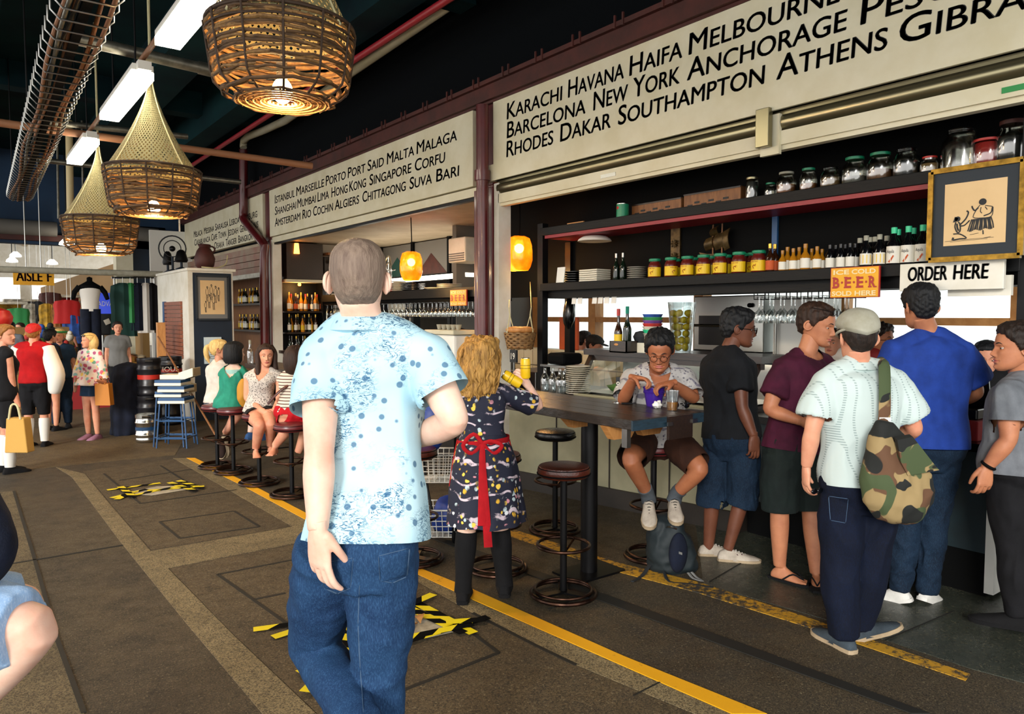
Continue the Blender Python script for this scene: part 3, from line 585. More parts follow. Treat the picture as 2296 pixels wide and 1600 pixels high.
def atlimb(a, b, c, e): return (a.lerp(b, e), (b-a).normalized()) if e <= 1 else (b.lerp(c, e-1), (c-b).normalized())
def put(name, me, mat, parent):
    me.materials.clear()
    for m in (mat if isinstance(mat, (list, tuple)) else [mat]): me.materials.append(m)
    me.transform(wmat(parent).inverted()); me.shade_smooth(); me.set_sharp_from_angle(angle=1.0); me.name = name; return link(name, me, parent)
ARM = (.056, .050, .039, .042, .027); LEG = (.088, .079, .056, .056, .037)
def shoe(parent, an, toe, mat, sole, L=.27, wd=1.0, zf=None, name='shoe', high=.085, lace=None):
    an = V(an); d = V(toe)-an; zf = an.z-.075 if zf is None else zf; d.z = d.z if abs(d.z) > .25*d.length else 0; d.normalize(); l = d.cross(V((0, 0, 1))).normalized(); u = l.cross(d).normalized(); h = V((an.x, an.y, zf))-d*.062
    mb = MB(); rings = []
    for x, hw, ht in ((-.003, .022, .040), (.01, .031, .066), (.05, .037, high), (.09, .039, high*.98), (.14, .045, .066), (.19, .049, .050), (.235, .044, .038), (.262, .030, .028), (.272, .012, .020)):
        x *= L/.27; hw *= wd; rings.append([h+d*x+l*hw*math.copysign(abs(math.cos(t))**.8, math.cos(t))+u*(.012+(ht-.012)*max(0, math.sin(t))**.9) for t in (2*PI*i/20 for i in range(20))])
    o = mb.loft(rings).build(name, mat, parent); sb = MB(); pr = []
    for x, hw in ((-.008, .016), (0, .030), (.05, .039), (.1, .039), (.15, .047), (.2, .052), (.245, .044), (.27, .028), (.28, .010)): pr.append((x*L/.27, hw*wd))
    o2 = sb.prism([h+d*x+l*w for x, w in pr]+[h+d*x-l*w for x, w in pr[::-1]], u*.020).build('sole', sole, o)
    if lace:
        lb = MB()
        for i in range(5): x = .09+.02*i; z = .082-.0075*i*1.15; lb.tube([h+d*x*L/.27-l*.022+u*(z-.006), h+d*(x+.006)*L/.27+u*(z+.006), h+d*x*L/.27+l*.022+u*(z-.006)], .0028, 6)
        lb.build('laces', lace, o)
    return o
def barefoot(mb, an, toe, zf, s=1.0):
    an = V(an); d = V(toe)-an; d.z = 0; d.normalize(); l = d.cross(V((0, 0, 1))); h = V((an.x, an.y, zf))-d*.05*s; rings = []
    for x, hw, ht in ((-.005, .02, .03), (.01, .029, .055), (.05, .034, .085), (.09, .034, .080), (.13, .040, .055), (.175, .046, .036), (.20, .045, .028), (.212, .038, .02)):
        rings.append([h+d*x*s+l*hw*s*math.cos(t)+V((0, 0, (.002+ht*max(0, math.sin(t)))*s)) for t in (2*PI*i/16 for i in range(16))])
    mb.loft(rings)
    for i, (o, L) in enumerate(((.033, .038), (.014, .034), (-.003, .029), (-.019, .024), (-.033, .02))):
        p = h+d*.2*s+l*o*s+V((0, 0, .013*s)); mb.tube([p, p+d*L*.5*s, p+d*L*s], [.0105*s, .010*s, .008*s] if i == 0 else [.008*s, .0078*s, .0065*s], 8, True, 0, 2, True)
def up_of(look, roll=0.0):
    y = V(look).normalized(); x = y.cross(V((0, 0, 1))).normalized(); z = x.cross(y); R = Matrix((x, y, z)).transposed()
    return R @ Matrix.Rotation(roll, 3, 'Y') if roll else R
class Person:
    def __init__(s, label, d, J, fwd, look, fem=False, sc=1.0, hs=1.0, skin_='skin_fair', hair='hair_brown', vox=.009, group=None, legs=True, arms=(True, True), wide=1.0, hands=None, feet=None, zf=0.0, lids=.6, eyes=True, roll=0.0, gaze=0, legr=1.0, hip=True):
        s.J = {k: (v if isinstance(v, V) else P(v[0], v[1], d+(v[2] if len(v) > 2 else 0))) for k, v in J.items()}; J = s.J; s.fwd = V(fwd).normalized(); s.fem = fem; s.sc = sc; s.hs = hs*sc; s.tab = FEM if fem else MALE; s.wide = wide; s.vox = vox; s.skin = m_[skin_]; s.d = d; s.zf = zf
        s.root = empty('person', (J['pel'].x, J['pel'].y, 0 if zf < .25 else zf), label, 'person', group)
        mb = MB(); rings, _ = torso(J, s.fwd, s.tab, sc, wide=wide); mb.loft(rings)
        Mh = up_of(look, roll); s.Mh = Matrix.Translation(J['hd']) @ Mh.to_4x4(); up = Mh.col[2]; fw = Mh.col[1]
        mb.tube([J['nk']-up*.03, J['nk'].lerp(J['hd'], .35), J['hd']-up*.045*s.hs-fw*.012*s.hs], [(.062 if not fem else .05)*sc, (.057 if not fem else .046)*sc, (.056 if not fem else .047)*sc], 16)
        for k in 'ab': mb.tube([J['nk']+up*.012, J['nk'].lerp(J['s'+k], .5)+up*.008, J['s'+k]], [.05*sc*(.86 if fem else 1), .052*sc*(.86 if fem else 1), .05*sc*(.86 if fem else 1)], 14, True, 0, 3, True)
        ar = [r*sc*(.84 if fem else 1) for r in ARM]; lg = [r*sc*legr for r in LEG]; s.ar, s.lg = ar, lg; lo = ('a', 'b')
        for i, k in enumerate(lo):
            if arms[i]: q = limb(J['s'+k], J['e'+k], J['w'+k], ar); mb.add(q.v, q.f); mb.ell(J['s'+k], .055*sc*(.86 if fem else 1))
            if legs and 'k'+k in J: q = limb(J['h'+k], J['k'+k], J['n'+k], lg); mb.add(q.v, q.f)
            if feet and feet[i]: barefoot(mb, J['n'+k], J['t'+k], J['n'+k].z-.075*sc, .95*sc)
        me = remesh(mb, vox, 4); out = MB(); out.add(coords(me), [tuple(p.vertices) for p in me.polygons]); bpy.data.meshes.remove(me)
        for h in hands or []:
            hm = hand_mesh(J['w'+h[0]], *h[1:4], **(h[4] if len(h) > 4 else {})); out.add(coords(hm), [tuple(p.vertices) for p in hm.polygons]); bpy.data.meshes.remove(hm)
        head_into(out, s.Mh, s.hs, fem, lids, eyes, gaze); s.hairmat = m_[hair]
        s.body = out.build('body', [s.skin, m_['lipred'], m_['eyewhite'], m_['iris'], s.hairmat], s.root, sharp=3)
    def hair(s, name='hair', mat=None, **k): return hairshell(s.Mh, s.hs, s.fem, **k).build(name, mat or s.hairmat, s.root, sharp=3)
    def H(s, x, y, z): return s.Mh @ (V((x, y, z))*s.hs)
    def top(s, mat, t0=-.12, t1=.985, ease=.016, sleeve=.55, flare=.0, amp=.006, collar=0, name='shirt', st=(1, 1, .45), sl_ease=.018, sl_flare=.012, arms=(True, True), seed=0, sc=9, vox=None, sl2=None, neck=None, back=None, cuff=True):
        J = s.J; mb = MB(); rings, path = torso(J, s.fwd, s.tab, s.sc, ease, t0, t1, flare, s.wide); mb.loft(rings); s.path = path
        up = (J['hd']-J['nk']).normalized(); fk = .86 if s.fem else 1
        for i, k in enumerate(('a', 'b')):
            if t1 > .97: mb.tube([J['nk'].lerp(J['s'+k], .22)+up*.008, J['nk'].lerp(J['s'+k], .55)+up*.008, J['s'+k]], [(.048*fk*s.sc+ease*.75)]*3, 14, True, 0, 3, True)
            e = sleeve if not (sl2 and i == 1) else sl2
            if e and arms[i]: q = limb(J['s'+k], J['e'+k], J['w'+k], list(s.ar), sl_ease, e, flare=sl_flare); mb.add(q.v, q.f); mb.ell(J['s'+k], (.056 if not s.fem else .048)*s.sc+ease*.5)
            elif arms[i] and e == 0 and not s.fem: mb.ell(J['s'+k], .05*s.sc)
        me = folds(remesh(mb, vox or max(.008, s.vox*.9), 4), amp, sc, st, seed)
        cuts = []
        for i, k in enumerate(('a', 'b')):
            e = sleeve if not (sl2 and i == 1) else sl2
            if cuff and e and e < 1.6 and arms[i]: q, d = atlimb(J['s'+k], J['e'+k], J['w'+k], e); cuts.append((q, d, (.074 if s.fem else .088)*s.sc, .010, (J['s'+k]-J['s'+('b' if k == 'a' else 'a')]).normalized()))
        if max(sleeve, sl2 or 0) < 1 and s.vox < .012: cuts.append((path(t0), (path(t0)-path(t0+.06)).normalized(), .34*s.sc, .008, None))
        openends(me, cuts)
        if neck or back:
            bb = bmesh.new(); bb.from_mesh(me); tg = (path(.98)-path(.7)).normalized(); l = (J['sb']-J['sa']).normalized(); fr = l.cross(tg); fr = fr if fr.dot(s.fwd) > 0 else -fr; kill = []
            for f_ in bb.faces:
                q = f_.calc_center_median()-path(1.0); a, u, w = -q.dot(tg), abs(q.dot(l)), q.dot(fr)
                for cut, sg in ((neck, 1), (back, -1)):
                    if cut and w*sg > (.0 if sg > 0 else -.02) and a < cut[0] and u < cut[1]*(1-(max(a, 0)/cut[0])**cut[2]): kill.append(f_); break
            bmesh.ops.delete(bb, geom=kill, context='FACES'); bb.to_mesh(me); bb.free()
        o = put(name, me, m_[mat], s.root)
        if collar:
            up = (J['hd']-J['nk']).normalized(); c = J['nk']-up*.004; f = s.fwd; l = f.cross(V((0, 0, 1))).normalized(); cm = MB(); R = []
            for rr, h in ((.064, .036), (.070, .040), (.084, .022), (.098, .004), (.080, -.004)):
                R.append([c+l*math.cos(t)*rr*s.sc+f*(math.sin(t)*rr*s.sc)+up*(h*s.sc*(1-.25*max(0, math.sin(t))))-up*(.045*s.sc*max(0, math.sin(t))**2) for t in (2*PI*i/28+PI/2 for i in range(28))])
            cm.loft(R+[R[0]], False).build('collar', m_[mat] if collar is True else m_[collar], o)
        return o
    def bottoms(s, mat, end=2.0, ease=.016, t1=.16, amp=.006, name='trousers', flare=0.0, st=(1, 1, .5), seed=5, sc=11, cuff=True, wide=1.0):
        J = s.J; mb = MB(); rings, _ = torso(J, s.fwd, s.tab, s.sc, ease*.7, -.22, t1, 0, s.wide*wide); mb.loft(rings)
        for k in ('a', 'b'): q = limb(J['h'+k], J['k'+k], J['n'+k], s.lg, ease, end, flare=flare, n=20); mb.add(q.v, q.f)
        me = folds(remesh(mb, max(.008, s.vox*.9), 4), amp, sc, st, seed)
        if cuff and end < 1.6: openends(me, [(*atlimb(J['h'+k], J['k'+k], J['n'+k], end), .13*s.sc, .010, None) for k in 'ab'])
        return put(name, me, m_[mat], s.root)
    def skirt(s, mat, rings, name='skirt', amp=.006, pleat=0, n=40, st=(1, 1, .3)):
        """rings: (centre, half width, half depth) from the top down; turned with the hips."""
        l = (s.J['hb']-s.J['ha']); l.z = 0; l.normalize(); f = V((-l.y, l.x, 0)); mb = MB(); R = []
        for k, (c, w, d) in enumerate(rings): g = pleat*k/(len(rings)-1); R.append([V(c)+(l*math.cos(t)*w+f*math.sin(t)*d)*(1+g*math.sin(t*9+k*.4)+g*.6*math.sin(t*5+1)) for t in (2*PI*i/n for i in range(n))])
        q = np.array([[list(p) for p in r] for r in R]); R2 = []
        sp = [spl(q[:, i], 5) for i in range(n)]; mb.loft([[V(sp[i][k]) for i in range(n)] for k in range(len(sp[0]))])
        return put(name, folds(mb.mesh('t', [], True), amp, 12, st), m_[mat], s.root)
    def cloth(s, name, mb, mat, parent=None, **k): return mb.build(name, m_[mat] if isinstance(mat, str) else mat, parent or s.root, **k)

def std(px, d, fwd, h=1.7, fem=False, **over):
    """joints of a person standing at column px, depth d, facing fwd; over replaces joints."""
    b = P(px, 707, d); b.z = 0; f = V(fwd); f.z = 0; f.normalize(); l = f.cross(V((0, 0, 1))); l = l if l.dot(RT) > 0 else -l; k = h*(.88 if fem else 1)
    q = lambda z, s=0, g=0: b+V((0, 0, z*h))+l*s*k+f*g*h
    J = dict(hd=q(.932, 0, .02), nk=q(.825, 0, -.005), pel=q(.53), sa=q(.812, -.105), sb=q(.812, .105), ea=q(.635, -.135, -.01), eb=q(.635, .135, -.01), wa=q(.49, -.14, .05), wb=q(.49, .14, .05), ha=q(.52, -.052), hb=q(.52, .052), ka=q(.285, -.058, .012), kb=q(.285, .058, .012), na=q(.045, -.06), nb=q(.045, .06))
    for a, v in over.items(): J[a] = v if isinstance(v, V) else P(v[0], v[1], d+(v[2] if len(v) > 2 else 0))
    return J
def seated(px, d, fwd, seat=.72, h=1.65, fem=True, fz=.3, **over):
    f = V(fwd); f.z = 0; f.normalize(); J = std(px, d, fwd, h, fem); dz = seat+.09-J['pel'].z
    for k in ('hd', 'nk', 'pel', 'sa', 'sb', 'ea', 'eb', 'wa', 'wb', 'ha', 'hb'): J[k] = J[k]+V((0, 0, dz))
    for k in 'ab': J['k'+k] = J['h'+k]+f*.40+V((0, 0, -.02)); J['n'+k] = J['k'+k]-f*.10+V((0, 0, -.40)); J['e'+k] = J['e'+k]+f*.06; J['w'+k] = J['e'+k]+f*.2+V((0, 0, -.08))
    for a, v in over.items(): J[a] = v if isinstance(v, V) else P(v[0], v[1], d+(v[2] if len(v) > 2 else 0))
    return J
def shoes(p, mat, sole, f=None, lace=None, name='shoe', **t):
    for k in 'ab':
        v = t.get(k); to = (P(v[0], v[1], p.d+(v[2] if len(v) > 2 else 0)) if v else p.J['n'+k]+(f or p.fwd)*.2)
        shoe(p.root, p.J['n'+k], to, m_[mat], m_[sole], zf=t.get('zf'), lace=m_[lace] if lace else None, name=name, L=.25*p.sc+.02)

from mathutils.bvhtree import BVHTree
def decal(o, quad, mat, name, off=.004, n=10, m=10):
    """a thin patch lying on the surface of o, seen over the four pixels of quad."""
    W_ = wmat(o); me = o.data; t = BVHTree.FromPolygons([W_ @ v.co for v in me.vertices], [tuple(p.vertices) for p in me.polygons]); q = [V(c) for c in quad]; mb = MB(); ix = {}
    for i in range(n+1):
        for j in range(m+1):
            c = q[0].lerp(q[1], i/n).lerp(q[3].lerp(q[2], i/n), j/m); r = ray(c.x, c.y).normalized(); h = t.ray_cast(CAM, r)
            if h[0] is not None: ix[i, j] = len(mb.v); k = off*(1 if 0 < i < n and 0 < j < m else -.3); mb.v.append(tuple(h[0]+(h[1] if h[1].dot(r) < 0 else -h[1])*k))
    for i in range(n):
        for j in range(m):
            f = [(i, j), (i, j+1), (i+1, j+1), (i+1, j)]
            if all(k in ix for k in f): mb.f.append(tuple(ix[k] for k in f)); mb.m.append(0)
    return mb.build(name, m_[mat] if isinstance(mat, str) else mat, o, sharp=3) if mb.f else None
def seam(o, pts, mat, name='stitching', w=2.2):
    pts = [V(p) for p in pts]
    for a, b in zip(pts, pts[1:]): d = (b-a).normalized(); l = V((-d.y, d.x))*w/2; decal(o, [a-l, b-l, b+l, a+l], mat, name, .003, 12, 2)
# ---------------------------------------------------------------- the people in the aisle
DN = V((0, 0, -1)); FH = V((math.sin(YAW), math.cos(YAW), 0))
# the man walking away in the middle
J = dict(hd=(803, 628), nk=(812, 738, .02), ch=(836, 920, .05), pel=(826, 1212), sa=(722, 800), sb=(952, 803), ea=(716, 1005, -.12), eb=(1022, 945, -.05), wa=(713, 1190, -.16), wb=(905, 992, .22), ha=(742, 1225), hb=(860, 1218), ka=(704, 1448, .18), kb=(850, 1520, .05), na=(848, 1690, -.16), nb=(846, 1800, .05))
p = Person('man walking away in a pale blue dotted short-sleeved shirt and blue jeans', 2.1, J, fwd=(.5, .86, 0), look=(.47, .88, -.03), sc=1.02, hs=.97, hair='hair_buzz', vox=.007, eyes=False, wide=.76,
    hands=[('a', (.06, .03, -1), FH*.8+RT*.55, RT, dict(curls=[.30, .36, .42, .5], spread=.2, sz=1.04, tcurl=.35)), ('b', RT*-1+FH*.2, DN, UP, dict(curl=.5))])
p.hair('cropped_hair', th=.004, rough=.0025, sc=60, line=[(0, .84), (40, .82), (60, .7), (80, .55), (90, .5), (100, .42), (112, .30), (140, .17), (180, .15)])
p.top('dotshirt', t0=.0, flare=.07, sleeve=.62, ease=.016, amp=.014, collar=True, sc=5.5, st=(1, 1, .35), sl_ease=.010, sl_flare=.014)
p.bottoms('jeans', 2.0, ease=.012, amp=.009, name='jeans', sc=8, st=(1, 1, 1.1), t1=.1, wide=1.0)
jn = [c for c in p.root.children if c.name.startswith('jeans')][0]
for q in ([(722, 1262), (792, 1250), (786, 1318), (757, 1330)], [(848, 1246), (918, 1228), (912, 1292), (880, 1306)]):
    decal(jn, q[:3]+[(q[0][0]+4, q[0][1]+62)], 'jeans', 'back_pocket', .005); seam(jn, q[:1]+[q[1], q[2], q[3], (q[0][0]+4, q[0][1]+55), q[0]], 'denimstitch', 'pocket_stitching', 1.6)
seam(jn, [(806, 1310), (803, 1400), (808, 1500), (815, 1598)], 'denimstitch', 'inseam')
shoes(p, 'bootblack', 'bootblack')
# the man eating at the high table
J = dict(hd=(1479, 786, -.26), nk=(1475, 830, -.12), ch=(1475, 880, -.08), pel=(1475, 985, .05), sa=(1418, 848, -.1), sb=(1535, 848, -.1), ea=(1397, 897, -.2), eb=(1556, 893, -.2), wa=(1422, 846, -.40), wb=(1506, 858, -.42), ha=(1445, 985), hb=(1506, 985), ka=(1413, 1030, -.36), kb=(1572, 1050, -.22), na=(1455, 1112, -.1), nb=(1511, 1112, -.05))
p = Person('man in glasses and grey printed shirt eating from a purple bucket', 4.95, J, fwd=(-.8, -.6, 0), look=(-.70, -.56, -.42), skin_='skin_mid', hair='hair_black', vox=.008, lids=1.0, sc=.98, hs=1.02,
    hands=[('a', P(1447, 850, 4.5)-P(1422, 846, 4.55), DN-FH*.3, FH*-1, dict(curl=.8, tcurl=.9, spread=.04, sz=.95)), ('b', P(1474, 864, 4.5)-P(1506, 858, 4.53), DN, FH*-1, dict(curl=.7, tcurl=.8, spread=.04, sz=.95))])
p.hair('short_black_hair', th=.016, th_top=.028, rough=.011, sc=75, line=[(0, .83), (35, .82), (55, .72), (72, .58), (84, .42), (96, .46), (108, .36), (140, .2), (180, .15)])
p.top('greyprint', t0=.0, sleeve=.92, ease=.02, collar=True, neck=(.17, .07, 1.0), amp=.010)
p.bottoms('brownshort', .92, ease=.02, name='shorts', flare=.012)
for k in 'ab': p.cloth('sock', MB().tube([p.J['n'+k].lerp(p.J['k'+k], .24), p.J['n'+k].lerp(p.J['k'+k], .1), p.J['n'+k]-V((0, 0, .03))], [.049, .046, .05], 16, True, 0, 3), 'sock')
for k, t in (('a', (1456, 1163, -.3)), ('b', (1520, 1160, -.3))): shoe(p.root, p.J['n'+k], P(t[0], t[1], 4.95+t[2]), m_['sneaker'], m_['sole'], lace=m_['neckblack'], zf=p.J['n'+k].z-.08, name='sneaker')
def glasses(p, mat='darkmetal', lens=None, r=.021, y=.105, lift=0, rot=0):
    gl = MB(); ax = p.Mh.to_3x3().col[1]; yy = y; z = -.004+lift
    for s_ in (-1, 1):
        gl.torus(p.H(s_*.031, yy, z), r*p.hs, .0016, 20, 6, ax); gl.tube([p.H(s_*.052, yy-.002, z+.004), p.H(s_*.074, yy-.055, z+.006), p.H(s_*.082, yy-.115, z+.004)], .0018, 6)
        if lens: gl.ell(p.H(s_*.031, yy, z), r*.98*p.hs, .003, r*.85*p.hs, 16, 8, 1, p.Mh.to_3x3())
    gl.tube([p.H(-.010, yy+.001, z+.004), p.H(0, yy+.004, z+.008), p.H(.010, yy+.001, z+.004)], .0015, 6); return p.cloth('sunglasses' if lens else 'glasses', gl, [m_[mat], m_[lens or mat]])
glasses(p)
# woman in the navy floral dress, red apron strings
J = dict(hd=(1083, 800), nk=(1078, 866), pel=(1086, 1030), sa=(1042, 884), sb=(1126, 880, .03), ea=(1030, 950, .12), eb=(1208, 912, .16), wa=(1075, 935, .3), wb=(1186, 866, .1), ha=(1062, 1036), hb=(1108, 1034), ka=(1046, 1190), kb=(1120, 1186), na=(1038, 1318), nb=(1131, 1303))
p = Person('woman with curly blonde hair in a navy floral dress and black boots', 4.3, J, fwd=(.7, .7, 0), look=(.75, .65, -.08), fem=True, wide=.86, sc=.98, hair='hair_curl', vox=.008, eyes=False,
    hands=[('b', P(1166, 838, 4.36)-P(1186, 866, 4.4), RT*-1+FH*.6, UP, dict(curl=.75, tcurl=.9, sz=.9))])
p.top('floraldress', t0=.18, sleeve=.85, ease=.010, sl_ease=.012, sl_flare=.02, amp=.005, name='dress_bodice')
wz = p.path(.3); hz = P(1088, 1168, 4.3)
p.skirt('floraldress', [(wz+V((0, 0, .03)), .13, .105), (wz.lerp(hz, .12), .168, .145), (wz.lerp(hz, .4), .198, .175), (wz.lerp(hz, .75), .22, .19), (hz, .232, .205)], 'dress_skirt', pleat=.055)
hm = MB(); C0 = p.H(0, -.02, .02); rr = random.Random(3)
R_ = []
for t, (dx, w, dp, dz) in enumerate(((0, .05, .05, .135), (0, .095, .10, .108), (-.004, .118, .122, .04), (-.012, .122, .115, -.05), (-.020, .128, .105, -.12), (-.026, .122, .085, -.18), (-.03, .095, .065, -.225), (-.03, .05, .035, -.25))):
    c = p.H(dx, -.03-.012*t*.5, dz); R_.append([c+RT*math.cos(a)*w+FH*math.sin(a)*dp for a in (2*PI*i/64 for i in range(64))])
sp = [spl(np.array([list(r[i]) for r in R_]), 6) for i in range(64)]
hm.loft([[V(sp[i][k]) for i in range(64)] for k in range(len(sp[0]))]); me = hm.mesh('t', [], True); c = coords(me); nn = normals(me)
dd = np.array([.020*(1-2*abs(mnoise.noise(V((q[0]*22, q[1]*22, q[2]*7)))))+.010*mnoise.noise(V((q[0]*60, q[1]*60, q[2]*26))) for q in c]); setco(me, c+nn*dd[:, None])
put('curly_hair', me, m_['hair_curl'], p.root)
lk = MB()
for i in range(90):
    a = rr.uniform(-1.1, 3.9); z0 = rr.uniform(-.06, .10); L = rr.uniform(.14, .24); rad = rr.uniform(.105, .128); pts = []
    for k in range(9):
        t = k/8; z = z0-L*t; s_ = rad*(1-.25*max(0, -z-.12)/.12)*(1 if z < .03 else max(.4, 1-(z-.03)*6)); w = a+.10*math.sin(k*1.9+i)
        pts.append(p.H(-.015-.06*max(0, -z)*.3, -.03, z)+RT*math.cos(w)*s_+FH*math.sin(w)*s_*-.95*1.0)
    lk.tube(pts, [.004]+[.0075]*6+[.005, .002], 6, True, 0, 2)
p.cloth('curl', lk, m_['hair_curl'])
ap = MB(); wb_ = p.path(.27)
l = RT; n = 30; ring = [wb_+l*math.cos(2*PI*i/n)*.152+FH*math.sin(2*PI*i/n)*.128+V((0, 0, .012*math.cos(2*PI*i/n))) for i in range(n)]
ap.loft([[q+V((0, 0, .016)) for q in ring], [q-V((0, 0, .016)) for q in ring]], False)
kn = wb_-FH*.135
for sx in (-1, 1): ap.tube([kn, kn+l*sx*.05+V((0, 0, .035-.02*sx)), kn+l*sx*.11+V((0, 0, -.01)), kn+l*sx*.06+V((0, 0, -.055)), kn], .011, 8, True, 0, 4, flat=(FH, .5))
for dx, L in ((.035, .56), (.0, .44)): ap.tube([kn, kn+V((0, 0, -.1))-FH*.035, kn+l*dx*.5+V((0, 0, -.3))-FH*.085, kn+l*dx+V((0, 0, -L))-FH*.10], [.012, .019, .021, .024], 8, True, 0, 4, flat=(FH, .2))
for sx in (-1, 1): ap.tube([wb_+l*sx*.150, wb_+l*sx*.172+V((0, 0, -.12)), wb_+l*sx*.197+V((0, 0, -.27))], [.016, .024, .018], 8, True, 0, 4, flat=(l, .3))
p.cloth('apron', ap, 'redapron')
for k in 'ab':
    t = p.J['k'+k]; a = p.J['n'+k]; p.cloth('boot', MB().tube([t+V((0, 0, .0)), t.lerp(a, .3), t.lerp(a, .75), a-V((0, 0, .02))], [.062, .064, .05, .052], 16, True, 0, 3), 'bootblack')
    shoe(p.root, a, a+FH*.2, m_['bootblack'], m_['bootblack'], L=.24, high=.1)
# man in a pale embroidered shirt and flat cap, camouflage bag
J = dict(hd=(1921, 757), nk=(1925, 826, .02), pel=(1928, 1088), sa=(1850, 858), sb=(2002, 858), ea=(1822, 962, -.02), eb=(2052, 962, 0), wa=(1808, 1046, .04), wb=(1990, 990, .28), ha=(1893, 1098), hb=(1962, 1096), ka=(1881, 1270), kb=(1950, 1262, .03), na=(1893, 1424), nb=(1930, 1403, .1))
p = Person('man in a flat cap, pale embroidered shirt and navy trousers, seen from behind', 3.69, J, fwd=(.84, .53, 0), look=(.66, .75, -.1), skin_='skin_rosy', hair='hair_dark', vox=.0075, sc=1.0, wide=.98, eyes=False,
    hands=[('a', (.05, .03, -1), RT, FH, dict(curl=.45, spread=.05)), ('b', RT*-1+FH*.4, DN, UP, {})])
p.hair('dark_hair', th=.012, rough=.003)
p.top('guayabera', t0=.0, sleeve=.74, ease=.028, collar=True, amp=.012, sl_ease=.026, sl_flare=.02, sc=6)
tr_ = p.bottoms('jeansdark', 2.0, ease=.028, amp=.012, name='trousers', sc=7)
seam(tr_, [(1858, 1112), (1902, 1118), (1896, 1172), (1862, 1166), (1858, 1112)], 'denimstitch', 'pocket_stitching', 1.4)
shoes(p, 'suede', 'sole', a=(1826, 1392, .2), b=(1992, 1384, .06), zf=0.0, lace='neckblack')
cp = hairshell(p.Mh, p.hs*1.0, False, th=.02, th_top=.03, line=[(0, .72), (60, .68), (90, .66), (120, .60), (180, .5)], rough=.004, sc=20, lift=.004); cp.torus(p.H(0, -.01, .025), .096*p.hs, .007, 30, 8, p.Mh.to_3x3().col[2]+p.Mh.to_3x3().col[1]*.22); p.cloth('flat_cap', cp, 'capwhite', sharp=3)
p.cloth('cap_peak', MB().ell(p.H(0, .105, .05), .06, .045, .010, 20, 8, 0, p.Mh.to_3x3()), 'capwhite')
# man in the royal blue T-shirt
J = dict(hd=(2062, 688), nk=(2084, 758, .02), pel=(2082, 1000), sa=(2010, 790), sb=(2156, 790), ea=(1990, 895, .05), eb=(2190, 880, .05), wa=(2010, 935, .3), wb=(2140, 905, .3), ha=(2052, 1005), hb=(2112, 1003), ka=(2032, 1168), kb=(2092, 1170), na=(2020, 1322), nb=(2078, 1328))
p = Person('man in a royal blue T-shirt and dark jeans under the order sign', 4.29, J, fwd=(.86, .5, 0), look=(.62, .78, -.12), skin_='skin_tan', hair='hair_black', vox=.008, sc=1.04, hs=.98, wide=1.08, eyes=False, hands=[('a', FH, DN, RT, {}), ('b', FH-RT*.4, DN, RT*-1, {})])
p.hair('short_black_hair', th=.013, th_top=.024, rough=.009, sc=80)
p.top('bluetee', t0=-.02, sleeve=.7, ease=.03, amp=.016, sc=5, st=(1, 1, .5), sl_ease=.03, sl_flare=.02, name='t_shirt')
p.bottoms('jeansmid', 2.0, ease=.014, amp=.010, name='jeans', sc=9, st=(1, 1, 1.2))
shoes(p, 'sneakerwhite', 'sneakerwhite', a=(1965, 1325, .1), b=(2118, 1342, .12), zf=0.0, name='sneaker')
# man in the maroon T-shirt
J = dict(hd=(1832, 728), nk=(1806, 796, .02), pel=(1778, 1008), sa=(1752, 836, -.06), sb=(1858, 828, .1), ea=(1724, 918, -.1), eb=(1875, 915, .12), wa=(1800, 945, -.22), wb=(1848, 955, .0), ha=(1750, 1015, -.03), hb=(1808, 1012, .03), ka=(1748, 1140, -.02), kb=(1818, 1142, .02), na=(1748, 1268), nb=(1830, 1285, -.05), ta=(1800, 1298, -.1), tb=(1835, 1315, -.3))
p = Person('man in a maroon T-shirt, dark shorts and black flip-flops', 4.65, J, lids=.8, fwd=RT*.8-FH*.55, look=RT*.72-FH*.62+DN*.22, skin_='skin_tan', hair='hair_brown', vox=.0075, sc=1.02, hs=1.06, feet=(True, True), gaze=.002,
    hands=[('a', RT*.9-FH*.2+DN*.3, FH+UP*.2, UP, dict(curl=.5)), ('b', RT*-.6-FH*.5, FH, UP, {})])
p.hair('short_brown_hair', th=.011, th_top=.019, rough=.008, sc=80)
gl = glasses(p, 'darkmetal', 'lens', lift=.095, y=.088)
p.top('maroon', cuff=False, t0=-.02, sleeve=.62, ease=.022, amp=.010, neck=(.03, .075, 2), name='t_shirt', sl_ease=.024)
p.bottoms('darkgreen', 1.05, ease=.026, amp=.008, name='shorts', flare=.022)
for k in 'ab':
    a = p.J['n'+k]; d = p.J['t'+k]-a; d.z = 0; d.normalize(); q = MB(); l = d.cross(V((0, 0, 1))); h = V((a.x, a.y, .004))-d*.07
    q.prism([h+d*x+l*w for x, w in ((0, .02), (.06, .036), (.15, .045), (.23, .046), (.27, .025))]+[h+d*x-l*w for x, w in ((.27, .025), (.23, .046), (.15, .045), (.06, .036), (0, .02))], (0, 0, .014))
    for s_ in (-1, 1): q.tube([h+d*.225+V((0, 0, .03)), h+d*.17+l*s_*.03+V((0, 0, .062)), h+d*.11+l*s_*.044+V((0, 0, .02))], .005, 6, True, 0, 3)
    p.cloth('flip_flop', q, 'bootblack')
